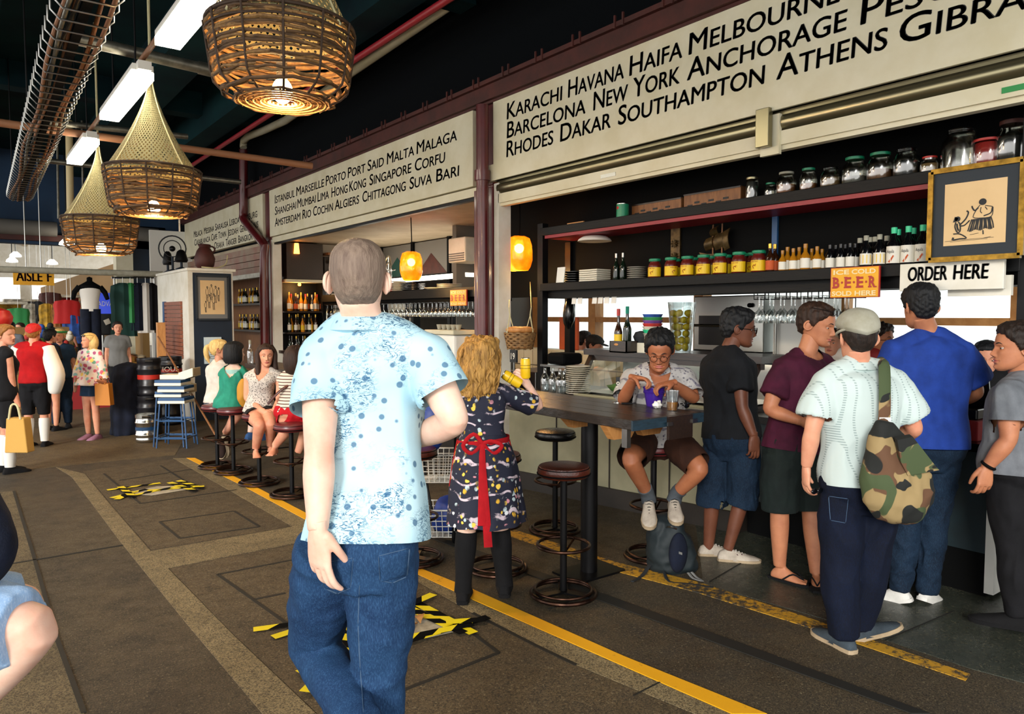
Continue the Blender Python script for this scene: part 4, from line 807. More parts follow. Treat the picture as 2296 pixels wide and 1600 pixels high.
# man in the black T-shirt with sunglasses
J = dict(hd=(1657, 736), nk=(1630, 792), pel=(1640, 985), sa=(1592, 822, .1), sb=(1658, 818, -.13), ea=(1600, 910, .25), eb=(1664, 912, -.2), wa=(1650, 930, .3), wb=(1690, 978, -.24), ha=(1608, 995, .06), hb=(1668, 992, -.06), ka=(1598, 1112, .05), kb=(1664, 1114, -.05), na=(1588, 1232, .1), nb=(1632, 1232, -.02))
p = Person('man in a black T-shirt, sunglasses and long denim shorts', 5.03, J, fwd=RT*.85+FH*.45, look=RT*.97-FH*.12+DN*.12, skin_='skin_dark', hair='hair_black', vox=.008, sc=1.0, hs=1.05, legr=.9,
    hands=[('b', DN+RT*.05, FH-RT*.2, RT, dict(curl=.4))])
p.hair('short_black_hair', th=.014, th_top=.026, rough=.011, sc=75)
glasses(p, 'black', 'lens')
p.top('blacktee', cuff=False, t0=.02, sleeve=.62, ease=.026, amp=.010, name='t_shirt', sl_ease=.026)
p.bottoms('jeansmid', 1.18, ease=.03, amp=.010, name='denim_shorts', flare=.025)
shoes(p, 'sneaker', 'sole', a=(1660, 1240, .1), b=(1705, 1250, -.05), zf=0.0, lace='whitecloth', name='sneaker')
for k in 'b':
    a = p.J['n'+k]; q = MB()
    for x in (.07, .10): q.bar(a+RT*x-FH*.045+V((0, 0, -.055)), a+RT*(x-.02)-FH*.034+V((0, 0, -.02)), .012, .012)
    p.cloth('shoe_stripe', q, 'maroon')
# man in the grey T-shirt at the frame's edge
J = dict(hd=(2278, 780), nk=(2296, 856, .02), pel=(2290, 1055), sa=(2262, 886, -.12), sb=(2325, 884, .14), ea=(2262, 985, -.14), eb=(2330, 985, .15), wa=(2212, 1048, -.08), wb=(2270, 1040, .2), ha=(2262, 1062), hb=(2322, 1062), ka=(2270, 1225), kb=(2330, 1225), na=(2285, 1378), nb=(2340, 1385))
p = Person('man in a grey T-shirt, dark trousers and wristwatch beside the counter', 3.85, J, fwd=RT*-.8+FH*.55, look=RT*-.93+FH*.25, skin_='skin_tan', hair='hair_dark', vox=.008, sc=1.03, wide=1.06, hands=[('a', DN-RT*.08, FH, RT*-1, dict(curl=.55))])
p.hair('dark_hair', th=.015, th_top=.026, rough=.010, sc=75)
p.top('greytee', t0=-.06, sleeve=.62, ease=.026, amp=.010, name='t_shirt', sl_ease=.022); p.bottoms('blackcloth', 2.0, ease=.02); shoes(p, 'bootblack', 'bootblack')
w = p.J['wa'].lerp(p.J['ea'], .08); p.cloth('wristwatch', MB().torus(w, .031, .008, 20, 8, p.J['wa']-p.J['ea']), 'black')
# four women on the stools along the wine bar
p = Person('woman in a white top and floral shorts on the farthest bar stool', 8.25, seated(488, 8.25, RT*.75+FH*.6, .70, 1.62, hd=(493, 783), nk=(489, 812), sa=(474, 828), sb=(506, 827), ea=(478, 865), eb=(514, 862, .0), wa=(505, 880, .15), wb=(532, 878, .15), pel=(488, 903), ha=(482, 908), hb=(496, 908), ka=(532, 922, .12), kb=(538, 922, .0), na=(505, 975, .05), nb=(503, 972, -.02)), fwd=RT*.75+FH*.6, look=RT*.85+FH*.4, fem=True, skin_='skin_rosy', hair='hair_fairblonde', vox=.011, sc=.93, wide=.8, feet=(False, False))
p.hair('hair', th=.012, rough=.003); p.cloth('ponytail', MB().tube([p.H(0, -.10, .05), p.H(0, -.15, .02), p.H(0, -.15, -.08), p.H(0, -.12, -.16)], [.02, .028, .026, .008], 10, True, 0, 4), p.hairmat)
p.top('whitetee', t0=.0, sleeve=.4, ease=.014, amp=.006); p.bottoms('shorts_floral', .5, ease=.014, name='shorts'); shoes(p, 'sandal', 'sole', a=(498, 1010, 0), b=(505, 1005, 0), name='sandal')
p = Person('woman with black bobbed hair in a teal sleeveless top', 7.9, seated(518, 7.9, RT*.45+FH*.85, .70, 1.6, hd=(528, 790), nk=(524, 823), sa=(499, 838), sb=(547, 838), ea=(494, 880), eb=(556, 876, .0), wa=(530, 885, .2), wb=(565, 862, .2), pel=(514, 908), ha=(505, 912), hb=(528, 912)), fwd=RT*.45+FH*.85, look=RT*.6+FH*.75, fem=True, skin_='skin_fair', hair='hair_black', vox=.011, sc=.93, wide=.78, eyes=False)
p.hair('hair', th=.018, rough=.004); p.cloth('bob', MB().lathe([(.04, .115), (.082, .09), (.098, .04), (.100, -.03), (.096, -.085), (.075, -.115), (.03, -.12)], p.H(0, -.035, 0), 24, sy=.92), p.hairmat)
p.top('teal', t0=-.1, sleeve=0, ease=.02, flare=.03, amp=.010, name='top', back=(.11, .09, 1.2)); p.cloth('yoke', MB().loft([[p.path(t)+RT*math.cos(a)*w+FH*math.sin(a)*.088 for a in (2*PI*i/20 for i in range(20))] for t, w in ((.78, .12), (.9, .11), (.95, .10))]), 'paleteal'); p.bottoms('blackcloth', 1.5, ease=.012); shoes(p, 'floppy', 'floppy')
p = Person('woman with long brown hair in a grey speckled top facing the aisle', 7.35, seated(585, 7.35, RT*.15-FH*.95, .70, 1.62, hd=(597, 797), nk=(590, 828), sa=(557, 845), sb=(624, 843), ea=(553, 893), eb=(632, 886, -.02), wa=(592, 922, -.18), wb=(613, 920, -.15), pel=(582, 922), ha=(566, 927), hb=(600, 925), ka=(582, 952, -.38), kb=(607, 948, -.32), na=(573, 1006, -.22), nb=(606, 1000, -.1), ta=(578, 1022, -.4), tb=(616, 1015, -.25)), fwd=RT*.15-FH*.95, look=RT*.38-FH*.9+DN*.03, fem=True, skin_='skin_rosy', hair='hair_brown', vox=.010, sc=.93, wide=.84, feet=(True, True), hands=[('a', RT*.6+DN*.5-FH*.4, FH, UP, dict(sz=.85)), ('b', RT*-.6+DN*.6-FH*.3, FH, UP, dict(sz=.85))])
p.hair('hair', th=.012, rough=.003)
for s_ in (-1, 1): p.cloth('long_hair', MB().tube([p.H(s_*.045, -.02, .10), p.H(s_*.085, 0, .03), p.H(s_*.085, .015, -.06), p.H(s_*.09, .045, -.16), p.H(s_*.085, .07, -.26)], [.028, .026, .026, .026, .012], 10, True, 0, 4), p.hairmat)
p.cloth('long_hair', MB().ell(p.H(0, -.075, -.04), .085, .05, .16, 20, 12, 0, p.Mh.to_3x3()), p.hairmat)
p.top('speckle', t0=-.04, sleeve=0, ease=.012, flare=.03, amp=.006, name='top', neck=(.11, .075, 1.5)); p.bottoms('blackcloth', .42, ease=.014, name='shorts')
for k in 'ab': p.cloth('sandal_strap', MB().torus(p.J['n'+k], .04, .006, 16, 6), 'sandal')
p = Person('woman in a striped top and red shorts with a brown shoulder strap', 6.95, seated(655, 6.95, RT*.6+FH*.75, .67, 1.62, hd=(668, 802), nk=(660, 834), sa=(632, 850), sb=(692, 850), ea=(625, 895), eb=(700, 895), wa=(650, 920, .2), wb=(690, 915, .25), pel=(655, 925), ha=(640, 932), hb=(672, 932), ka=(652, 952, -.05), kb=(690, 955, .1), na=(616, 1000, .0), nb=(668, 1015, .1), ta=(608, 1025, -.1)), fwd=RT*.5+FH*.8, look=RT*.6+FH*.7, fem=True, skin_='skin_rosy', hair='hair_brown', vox=.010, sc=.95, wide=.85, eyes=False, feet=(True, False))
p.hair('hair', th=.014); p.cloth('long_hair', MB().ell(p.H(0, -.06, -.03), .10, .085, .15, 20, 12, 0, p.Mh.to_3x3()), p.hairmat)
p.top('stripetop', t0=-.02, sleeve=0, ease=.014, amp=.007, name='top'); p.bottoms('redshort', .32, ease=.02, name='shorts', wide=1.1); 
p.cloth('shoulder_strap', MB().tube([p.J['sb']+V((0, 0, .06)), p.path(.6)-p.fwd*.14, p.path(.25)-p.fwd*.13-RT*.13], .014, 8, True, 0, 4, flat=(p.fwd, .4)), 'leather')
# ---------------------------------------------------------------- sign boards of the shops
def wallpt(px, z, x=XF-.055): r = ray(px, 707); k = x/r.x; return V((x, r.y*k, z))
def word_px(mb, txt, pa, pb, z, h, x, **k):
    k.pop('bold', 0)
    for s_ in (-.0035, 0, .0035): words_on(mb, txt, wallpt(pa, z, x)+V((0, s_, abs(s_))), wallpt(pb, z, x)+V((0, s_, abs(s_))), (0, 0, 1), h, (-1, 0, 0), **k)
def board(name, y0, y1, label, rows, notch):
    r = MB().box(XF-.055, XF+.04, y0, y1, 3.0, 3.775).build(name, m_['cream'], smooth=False, bevel=.004); tag(r, label, 'sign')
    MB().box(XF-.075, XF+.05, y0-.1, y1+.12, 3.0, 3.16).build('lower_rail', m_['cream'], r, smooth=False) if notch else 0
    xs = XF-.055
    for z, h, ws in rows:
        for w, a, b in ws: t = MB(); word_px(t, w, a, b, z, h, xs, smallcaps=True, shear=.06, sc=.80); t.build('painted_word', m_['letter'], r, smooth=False)
    return r
board('port_sign', -.6, 6.08, 'long cream sign of port names above the kitchen bar, from Karachi to Gibraltar', [
    (3.555, .150, [('KARACHI', 1137, 1259), ('HAVANA', 1272, 1394), ('HAIFA', 1407, 1522), ('MELBOURNE', 1537, 1867), ('ZA', 1895, 2010)]),
    (3.375, .150, [('BARCELONA', 1137, 1310), ('NEW', 1328, 1404), ('YORK', 1416, 1517), ('ANCHORAGE', 1534, 1883), ('PESCARA', 1913, 2340)]),
    (3.195, .150, [('RHODES', 1136, 1239), ('DAKAR', 1255, 1366), ('SOUTHAMPTON', 1383, 1705), ('ATHENS', 1731, 1972), ('GIBRALTAR', 2000, 2560)])], True)
board('port_sign', 6.44, 12.62, 'cream sign of port names above the wine bar, from Istanbul to Bari', [
    (3.525, .135, [('ISTANBUL', 621, 665), ('MARSEILLE', 669, 731), ('PORTO', 735, 779), ('PORT', 784, 823), ('SAID', 828, 864), ('MALTA', 871, 931), ('MALAGA', 937, 1026)]),
    (3.335, .135, [('SHANGHAI', 621, 668), ('MUMBAI', 671, 712), ('LIMA', 716, 741), ('HONG', 747, 783), ('KONG', 787, 824), ('SINGAPORE', 832, 925), ('CORFU', 933, 1000)]),
    (3.145, .135, [('AMSTERDAM', 620, 677), ('RIO', 682, 701), ('COCHIN', 706, 750), ('ALGIERS', 754, 808), ('CHITTAGONG', 816, 912), ('SUVA', 921, 970), ('BARI', 980, 1031)])], False)
board('port_sign', 12.97, 18.4, 'cream sign of port names farthest along the aisle, from Melaca to Bangkok', [
    (3.40, .135, [('MELACA', 439, 458), ('MESSINA', 462, 484), ('SARAUSA', 487, 516), ('LISBOA', 519, 541), ('HAMBURG', 546, 581)]),
    (3.215, .135, [('CASABLANCA', 440, 475), ('CAPE', 478, 491), ('TOWN', 494, 511), ('JEDDAH', 514, 538), ('GENOA', 542, 562), ('TUNIS', 565, 583)]),
    (3.03, .135, [('OSAKA', 484, 506), ('TANGIER', 510, 534), ('BANGKOK', 538, 570)])], False)
# shutter housings over the kitchen opening
sh = MB().tube([(XF+.02, -.6, 2.93), (XF+.02, 6.05, 2.93)], .06, 14).box(XF-.02, XF+.08, -.6, 6.05, 2.93, 3.0)
o = sh.build('roller_shutter_housing', m_['brass']); tag(o, 'shiny brass-grey roller shutter housing under the Karachi sign', 'shutter')
MB().box(XF-.03, XF+.06, -.6, 6.03, 2.78, 2.87).box(XF-.01, XF+.05, -.6, 6.03, 2.75, 2.78).build('bottom_bar', m_['cream'], o, smooth=False)
b0 = wallpt(1712, 2.9, XF-.05)
q = MB().box(XF-.11, XF-.062, b0.y-.05, b0.y+.05, 2.77, 3.02).build('shutter_bracket', m_['brass'], smooth=False, bevel=.004); tag(q, 'grey metal bracket hanging below the Karachi sign', 'bracket')
MB().box(XF-.05, XF-.02, b0.y-.09, b0.y+.05, 2.72, 2.98).build('backing_plate', m_['cream'], q, smooth=False)
for pa, pb, col in ((1345, 1378, 'paper'), (2228, 2296, 'capgreen')):
    a = wallpt(pa, 2.82, XF-.031); b = wallpt(pb, 2.82, XF-.031)
    tag(MB().box(XF-.034, XF-.030, b.y, a.y, 2.805, 2.835).build('maker_plate', m_['steel' if pa < 2000 else 'green'], smooth=False), 'small metal maker plate on the shutter bar, left one' if pa < 2000 else 'small green maker plate on the shutter bar at the far right', 'plate')
# wall of the third shop: half-open dirty shutter
st = MB()
for i in range(4): st.box(4.36+.01*(i % 2), 4.44, 13.07, 18.3, 2.42+.12*i, 2.42+.12*i+.11)
o = st.build('roller_shutter', m_['shutterdirty'], smooth=False); tag(o, 'dusty half-open roller shutter above the bottle shelves of the third shop', 'shutter')
MB().box(4.33, 4.46, 13.07, 18.3, 2.34, 2.42).build('bottom_bar', m_['galv'], o, smooth=False)
# beer signs, order sign
def beer(name, pa, pb, z0, h, x, label):
    a = wallpt(pa, z0, x); b = wallpt(pb, z0, x); w = a.y-b.y; L = lambda u, v: V((x-.012, a.y-w*u, z0+h*v))
    r = MB().box(x-.012, x+.006, b.y, a.y, z0, z0+h).build(name, m_['signred'], smooth=False, bevel=.003); tag(r, label, 'sign')
    MB().box(x-.0135, x-.010, b.y+w*.02, a.y-w*.02, z0+h*.02, z0+h*.98).build('yellow_face', m_['signgold'], r, smooth=False)
    n = (-1, 0, 0); t = MB()
    for tx, u0, u1, v in (('ICE', .07, .40, .77), ('COLD', .45, .93, .77), ('SOLD', .05, .46, .07), ('HERE', .52, .94, .07)): words_on(t, tx, L(u0, v)-V((.003, 0, 0)), L(u1, v)-V((.003, 0, 0)), (0, 0, 1), h*.15, n, bold=.03)
    t.build('pale_lettering', m_['signpale'], r, smooth=False); t = MB(); sl = lambda u0, u1, v0, v1: t.add([L(u0, v0)-V((.004, 0, 0)), L(u1, v0)-V((.004, 0, 0)), L(u1, v1)-V((.004, 0, 0)), L(u0, v1)-V((.004, 0, 0))], [(0, 1, 2, 3)])
    for i, ch in enumerate('BEER'):
        u0 = .05+.245*i; words_on(t, ch, L(u0+.015, .33)-V((.003, 0, 0)), L(u0+.15, .33)-V((.003, 0, 0)), (0, 0, 1), h*.34, n, bold=.035)
        sl(u0, u0+.07, .315, .36); sl(u0, u0+.07, .64, .685)
        if ch == 'R': sl(u0+.10, u0+.17, .315, .355)
        if i < 3: c = u0+.205; t.add([L(c+.022*math.cos(k*PI/4), .5+.04*math.sin(k*PI/4))-V((.004, 0, 0)) for k in range(8)], [tuple(range(8))])
    t.build('red_lettering', m_['signred'], r, smooth=False); return r
beer('beer_sign', 1862, 1972, 1.775, .195, 4.60, 'yellow ice cold beer sign hanging from the shelf beside the order sign')
beer('beer_sign', 1011, 1048, 1.785, .205, 5.17, 'yellow ice cold beer sign on the wine bar shelf above the glasses')
r = MB().box(4.52, 4.55, 1.60, 2.15, 1.805, 1.965).build('order_sign', m_['white'], smooth=False, bevel=.003); tag(r, 'white ORDER HERE sign hanging under the gold-framed drawing', 'sign')
t = MB()
for w, a, b in (('ORDER', 2034, 2120), ('HERE', 2135, 2213)): word_px(t, w, a, b, 1.862, .080, 4.52, bold=.01, shear=.08)
t.build('lettering', m_['letter'], r, smooth=False)
MB().box(4.57, 4.6, 1.58, 1.9, 1.77, 1.88).build('torn_card', m_['white'], r, smooth=False)
# pipes
def pipe(name, pts, r, mat, label, cat='pipe', n=14, sm=0, fl=()):
    o = MB().tube(pts, r, n, True, 0, sm).build(name, m_[mat]); tag(o, label, cat)
    for f in fl: MB().tube(f[:2], f[2], n).build('collar', m_[f[3]], o)
    return o
dx = 4.25; b = lambda px, py, x=dx: atx(px, py, x)
pipe('drainpipe', [(4.25, 6.13, 3.74), (4.25, 6.13, 2.9), (4.25, 6.1, 0)], .062, 'red', 'round dark red drainpipe beside the post between the two bars', fl=[((4.25, 6.13, 3.1), (4.25, 6.13, 3.0), .08, 'red'), ((4.25, 6.11, 1.2), (4.25, 6.11, 1.12), .075, 'red')])
pipe('drainpipe', [b(546, 335), b(546, 420), b(546, 478), b(549, 495), b(590, 545), b(593, 562), b(592, 640), V((4.25, b(592, 640).y, 0))], .075, 'red', 'dark red drainpipe with a slanted elbow in front of the farthest port sign', sm=2)
pipe('cream_pipe', [b(546, 331), b(546, 322), b(556, 306), b(640, 270), b(790, 160), b(1010, 8), b(1130, -80)], .06, 'cream', 'cream overhead pipe running along the ceiling to an elbow', sm=2)
pipe('red_pipe', [(3.7, 16, 4.5), (3.62, 1.0, 4.5)], .035, 'redlip', 'thin bright red pipe under the dark ceiling')
pipe('grey_pipe', [P(150, 82, 6.0), P(474, 158, 6.8)], .05, 'galv', 'short grey pipe hanging across above the second basket lamp', fl=[(P(445, 151, 6.75), P(476, 158.5, 6.81), .058, 'galv')])
pipe('copper_pipe', [P(-80, 264, 8.1), P(410, 332, 9.4), P(700, 372, 10.2)], .045, 'cable', 'reddish brown pipe crossing the hall under the ceiling')
pipe('grey_conduit', [P(90, 272, 8.4), P(420, 306, 9.5)], .035, 'galv', 'bundle of grey cables strapped above the reddish pipe', 'cable')
pipe('grey_pipe', [P(60, 355, 11), P(540, 408, 12.6)], .04, 'galv', 'thin grey pipe crossing farther down the hall')
for px, m, r_, l in ((131, 'galv', .02, 'thin grey hanging rod left of the yellow pole'), (158, 'signpale', .06, 'pale yellow hanging pole between two thin rods'), (187, 'galv', .02, 'thin grey hanging rod under the third ceiling light')):
    t = P(px, 352, 13.5); pipe('hanging_rod', [t+V((0, 0, 1.0)), P(px, 490, 13.5)], r_, m, l, 'rod')
# cable tray
tr = empty('cable_tray', (.85, 9.5, 3.5), 'wire basket cable tray full of cables running along the ceiling', 'cable tray')
for i in range(54):
    w = MB()
    y = 3.4+i*.205; sx_ = .022*(y-6); x0, x1, z = .55+sx_, .90+sx_, 3.5
    w.tube([(x0, y, z+.14), (x0, y, z+.05), (x0+.05, y, z), (x1-.05, y, z), (x1, y, z+.05), (x1, y, z+.14)], .007, 6); w.build('wire_rib', m_['steel'], tr)
MB().bar((.72-.06, 3.3, 3.535), (.72+.187, 14.5, 3.535), .055, .05).build('spine', m_['black'], tr, smooth=False)
for i, (x, m) in enumerate(((.61, 'cable'), (.64, 'galv'), (.68, 'cable'), (.80, 'goods7'), (.84, 'cable'), (.65, 'darkmetal'))): MB().tube([(x+.022*(3.3+k*.8-6)+.02*math.sin(k*1.3+i), 3.3+k*.8, 3.53+.015*math.sin(k+i*2)) for k in range(15)], .014, 8, True, 0, 2).build('cable', m_[m], tr)
for y in (4.5, 8.5, 12.5): MB().tube([(.57+.022*(y-6), y, 3.6), (.57+.022*(y-6), y, CZ)], .008, 6).build('hanger', m_['darkmetal'], tr); MB().tube([(.88+.022*(y-6), y, 3.6), (.88+.022*(y-6), y, CZ)], .008, 6).build('hanger', m_['darkmetal'], tr)
# ceiling lights in a row
for i, (y0, y1, l) in enumerate(((4.1, 5.93, 'nearest tube light of the row, cut by the picture top'), (6.78, 8.47, 'middle tube light of the row beside the grey pipe'), (9.67, 11.16, 'farthest tube light of the row above the third basket lamp'))):
    x = 1.31; o = empty('ceiling_light', (x, (y0+y1)/2, 3.62), l, 'light', 'fluorescent lights in a row')
    MB().box(x-.08, x+.08, y0, y1, 3.67, 3.72).box(x-.05, x+.05, y1, y1+.08, 3.66, 3.73).box(x-.05, x+.05, y0-.08, y0, 3.66, 3.73).build('housing', m_['whitegloss'], o, smooth=False)
    MB().box(x-.085, x+.085, y0+.02, y1-.02, 3.61, 3.67).build('tube_diffuser', m_['tube'], o, smooth=False)
    [MB().tube([(x, q_, 3.72), (x, q_, CZ)], .008, 6).build('hanger', m_['darkmetal'], o) for q_ in (y0+.3, y1-.3)]
tag(MB().ell(P(447, 30, 5.0), .02, .02, .045).build('orange_lamp', m_['warmglow']), 'small orange lamp beside the nearest tube light', 'lamp')
pipe('light_rail', [(1.31, 4.6, 3.77), (1.31, 10, 3.77)], .022, 'wood', 'brown rail carrying the row of tube lights', 'rail')
# basket lamps in fishing nets
def net_lamp(px, ctr_y, d, diam, topz, label, power, seed):
    c = P(px, ctr_y, d); R = diam/2; h = R*1.02; rd = random.Random(seed); o = empty('basket_lamp', c, label, 'lamp', 'net and basket lamps'); T = lambda a, r, z: c+V((math.cos(a)*r, math.sin(a)*r, z))
    prof = lambda t: R*(.60+.27*min(1, t/.22)**.6+.13*t)   # t: 0 at the bottom, 1 at the rim
    ws = [MB(), MB()]
    for k in range(19):
        t = .02+.95*k/18+rd.uniform(-.012, .012); r = prof(t); a0 = rd.uniform(0, 6.28); L = rd.uniform(1.8, 5.2); z = -h/2+h*t; th = rd.uniform(.006, .0125)
        for j in range(2): aa = a0+j*3.1; tl = rd.uniform(-.035, .035); ws[k % 2].tube([T(aa+L*i/14, r*(1+.02*math.sin(i*1.3+k)), z+tl*(i-7)/7+.006*math.sin(i*2+k)) for i in range(15)], th, 7)
    ws[0].build('woven_sticks', m_['wicker'], o); ws[1].build('woven_sticks', m_['basket'], o)
    bt = MB()
    for k in range(9): bt.torus(c+V((0, 0, -h/2+.006*(k % 2))), R*(.20+.05*k), .0048, 30, 6)
    for k in range(16): bt.tube([T(k*PI/8, R*.18, -h/2+.008), T(k*PI/8, R*.62, -h/2+.008)], .006, 6)
    bt.build('woven_base', m_['basket'], o)
    rb = MB()
    for k in range(12): a = k*PI/6+.2; rb.tube([T(a, prof(t)*1.03, -h/2+h*t) for t in (0, .1, .2, .35, .6, .85, 1)], .007, 6)
    rb.build('dark_ties', m_['wickerdark'], o)
    rm = MB()
    for k in range(2): rm.torus(c+V((0, 0, h/2-.06*k)), R*(1.0+.01*(k % 2)), .011-.004*k, 44, 8)
    rm.build('rim', m_['wickerdark'], o)
    n = 64; tz = topz-c.z; zs = np.linspace(h/2-.04, tz, 26); net_ = MB(); rings = []
    for z in zs: u = (z-zs[0])/(zs[-1]-zs[0]); r = R*1.0*((1-u)**1.55*.92+.035+.05*(1-u)); rings.append([c+V((math.cos(2*PI*k/n)*r*(1+.03*math.sin(5*2*PI*k/n)*u*(1-u)*3), math.sin(2*PI*k/n)*r, z)) for k in range(n+1)])
    net_.loft(rings, False, 0, False); q = net_.build('fishing_net', m_['net'], o); me = q.data; uv = me.uv_layers.new(name='uv'); N = n+1
    for lp in me.loops: i, k = divmod(lp.vertex_index, N); uv.data[lp.index].uv = ((k/n*56+(zs[i]-zs[0])/.042)*.314, (k/n*56-(zs[i]-zs[0])/.042)*.314)
    rp = MB()
    for k in range(4): a = k*PI/2+.5; rp.tube([c+V((math.cos(a)*R*1.012*((1-u)**1.55*.92+.04+.05*(1-u)), math.sin(a)*R*1.012*((1-u)**1.55*.92+.04+.05*(1-u)), zs[0]+(zs[-1]-zs[0])*u)) for u in np.linspace(0, 1, 16)], .006, 6)
    rp.tube([c+V((0, 0, tz-.03)), c+V((0, 0, CZ-c.z))], .012, 8); rp.build('rope', m_['rope'], o)
    MB().ell(c+V((0, 0, -h*.34)), .055, .055, .07, 16, 12).build('bulb', m_['bulb'], o); MB().tube([c+V((0, 0, -h*.30+.06)), c+V((0, 0, tz-.02))], .008, 6).lathe([(.03, 0), (.03, .08), (.012, .1)], c+V((0, 0, -h*.30+.055)), 12).build('lamp_holder', m_['capwhite'], o)
    lt = bpy.data.lights.new('bulb_light', 'POINT'); lt.energy = power; lt.color = (1, .62, .28); lt.shadow_soft_size = .06; lo = bpy.data.objects.new('bulb_light', lt); C.objects.link(lo); lo.parent = o; lo.location = (0, 0, -h*.30-.09)
net_lamp(632, 148, 4.08, .78, 4.35, 'large basket lamp in a fishing net, nearest, cut by the picture top', 48, 1)
net_lamp(344, 432, 6.7, .80, 3.80, 'basket lamp in a fishing net hanging second in the row', 34, 2)
net_lamp(226, 530, 9.1, .85, 3.72, 'basket lamp in a fishing net farthest down the aisle', 34, 3)
# amber glass pendants
def pendant(px, py, d, s, tz, label):
    c = P(px, py, d); o = empty('pendant_lamp', c, label, 'lamp', 'amber glass pendants'); g = MB().lathe([(.02, .195), (.06, .19), (.11, .165), (.135, .10), (.142, .02), (.138, -.06), (.122, -.13), (.10, -.17), (.088, -.165), (.11, -.12), (.125, -.05)], (0, 0, 0), 28)
    g.v = [tuple(c+V(q)*s*(1+.02*math.sin(q[0]*30+q[2]*25))) for q in g.v]; g.build('glass_shade', m_['amber'], o)
    MB().tube([c+V((0, 0, .19*s)), V((c.x+.01, c.y, (c.z+tz)/2)), V((c.x, c.y, tz))], .007, 8, True, 0, 3).build('cord', m_['black'], o)
    MB().ell(c+V((0, 0, .06)), .05*s).build('bulb', m_['bulb'], o)
    lt = bpy.data.lights.new('pendant_light', 'POINT'); lt.energy = 14; lt.color = (1, .6, .22); lt.shadow_soft_size = .1; lo = bpy.data.objects.new('pendant_light', lt); C.objects.link(lo); lo.parent = o; lo.location = (0, 0, -.22*s)
pendant(922, 598, 9.7, 1.05, 2.94, 'amber glass pendant lamp above the wine bar plates')
pendant(1164, 570, 7.6, .98, 2.97, 'amber glass pendant lamp beside the red post of the kitchen bar')
# ---------------------------------------------------------------- stools, high tables
def make_stool(loc, seat_z, ring_z, mat, label, group='tall bar stools', R=.19):
    x, y = loc; o = empty('bar_stool', (x, y, 0), label, 'stool', group); q = lambda z: V((x, y, z)); sr = .150
    MB().lathe([(.02, seat_z-.075), (sr-.01, seat_z-.07), (sr+.004, seat_z-.055), (sr+.006, seat_z-.03), (sr-.004, seat_z-.008), (sr-.04, seat_z), (.001, seat_z+.006)], q(0), 32).build('seat', m_[mat], o)
    MB().torus(q(seat_z-.052), sr+.005, .005, 32, 6).torus(q(seat_z-.018), sr-.002, .004, 32, 6).build('seat_piping', m_['black'], o)
    MB().tube([q(.02), q(seat_z-.07)], .021, 12).build('post', m_['darkmetal'], o)
    f = MB().torus(q(ring_z), .155, .0095, 36, 8)
    for k in range(3): a = k*2*PI/3+.4; f.tube([q(ring_z-.06), q(ring_z)+V((math.cos(a)*.15, math.sin(a)*.15, 0))], .007, 6)
    f.build('foot_ring', m_['bronze'], o)
    b = MB().torus(q(.022), R, .012, 40, 8).torus(q(.045), R-.022, .008, 40, 8)
    b.build('base_ring', m_['bronze'], o); c = MB()
    for k in range(3): a = k*2*PI/3+.9; d = V((math.cos(a), math.sin(a), 0)); c.obox(q(.03)+d*R/2, d*R/2, d.cross(V((0, 0, 1)))*.028, V((0, 0, .006)))
    c.build('base_spokes', m_['darkmetal'], o, smooth=False); return o
make_stool((2.83, 3.25), .79, .31, 'leather', 'bar stool with a brown leather seat in front of the high table post')
make_stool((3.64, 4.28), .79, .40, 'leatherblack', 'bar stool with a black seat on the far side of the high table')
make_stool((2.78, 3.85), .78, .31, 'leather', 'bar stool mostly hidden behind the woman in the floral dress')
make_stool((F(930, 1258).x, F(930, 1258).y), .78, .31, 'leather', 'bar stool almost hidden by the man in the dotted shirt')
ST = [(488, 1048, .70, 'under the woman in the white top'), (524, 1060, .70, 'under the woman in the teal top'), (582, 1085, .71, 'under the woman with long brown hair'), (655, 1112, .68, 'under the woman in red shorts')]
for px, py, z, l in ST: g = F(px, py); make_stool((g.x, g.y), z, .33, 'leatherred', 'bar stool '+l)
make_stool((3.77, 3.40), .80, .37, 'leatherred', 'bar stool with a dark red seat under the man eating')
def table(x0, x1, y0, y1, z, label, posts, end=True):
    o = empty('high_table', ((x0+x1)/2, (y0+y1)/2, 0), label, 'table'); w = (x1-x0)/4
    for i in range(4): MB().box(x0+w*i+.002, x0+w*(i+1)-.002, y0, y1, z-.055, z).build('tabletop_board', m_['tablewood'], o, smooth=False, bevel=.004)
    MB().box(x0, x1, y0-.012, y0, z-.058, z-.003).build('end_cap', m_['tableend'], o, smooth=False)
    for px, py in posts:
        MB().tube([(px, py, .01), (px, py, z-.055)], .055, 18).build('post', m_['darkmetal'], o); MB().box(px-.2, px+.2, py-.13, py+.13, 0, .014).build('base_plate', m_['darkmetal'], o, smooth=False)
        MB().prism([(px-.25, py-.03, z-.055), (px+.25, py-.03, z-.055), (px+.16, py-.03, z-.14), (px-.16, py-.03, z-.14)], (0, .06, 0)).build('bracket', m_['palewood'], o, smooth=False)
    if end:
        for dx in (.12, .36): MB().prism([(x0+dx-.13, y0+.18, z-.055), (x0+dx+.13, y0+.18, z-.055), (x0+dx+.07, y0+.18, z-.135), (x0+dx-.07, y0+.18, z-.135)], (0, .05, 0)).build('bracket', m_['palewood'], o, smooth=False)
        MB().box(x0+.27, x0+.47, y0-.03, y0-.012, z-.13, z+.0).build('folding_flap', m_['darkwood'], o, smooth=False)
        for dx in (.27, .48): MB().box(x0+dx-.02, x0+dx+.02, y0-.04, y0-.03, z-.05, z-.03).build('latch', m_['steel'], o, smooth=False)
        MB().box(x0+.02, x0+.05, y0+.05, y0+.09, z-.16, z-.055).build('steel_bracket', m_['steel'], o, smooth=False)
    return o
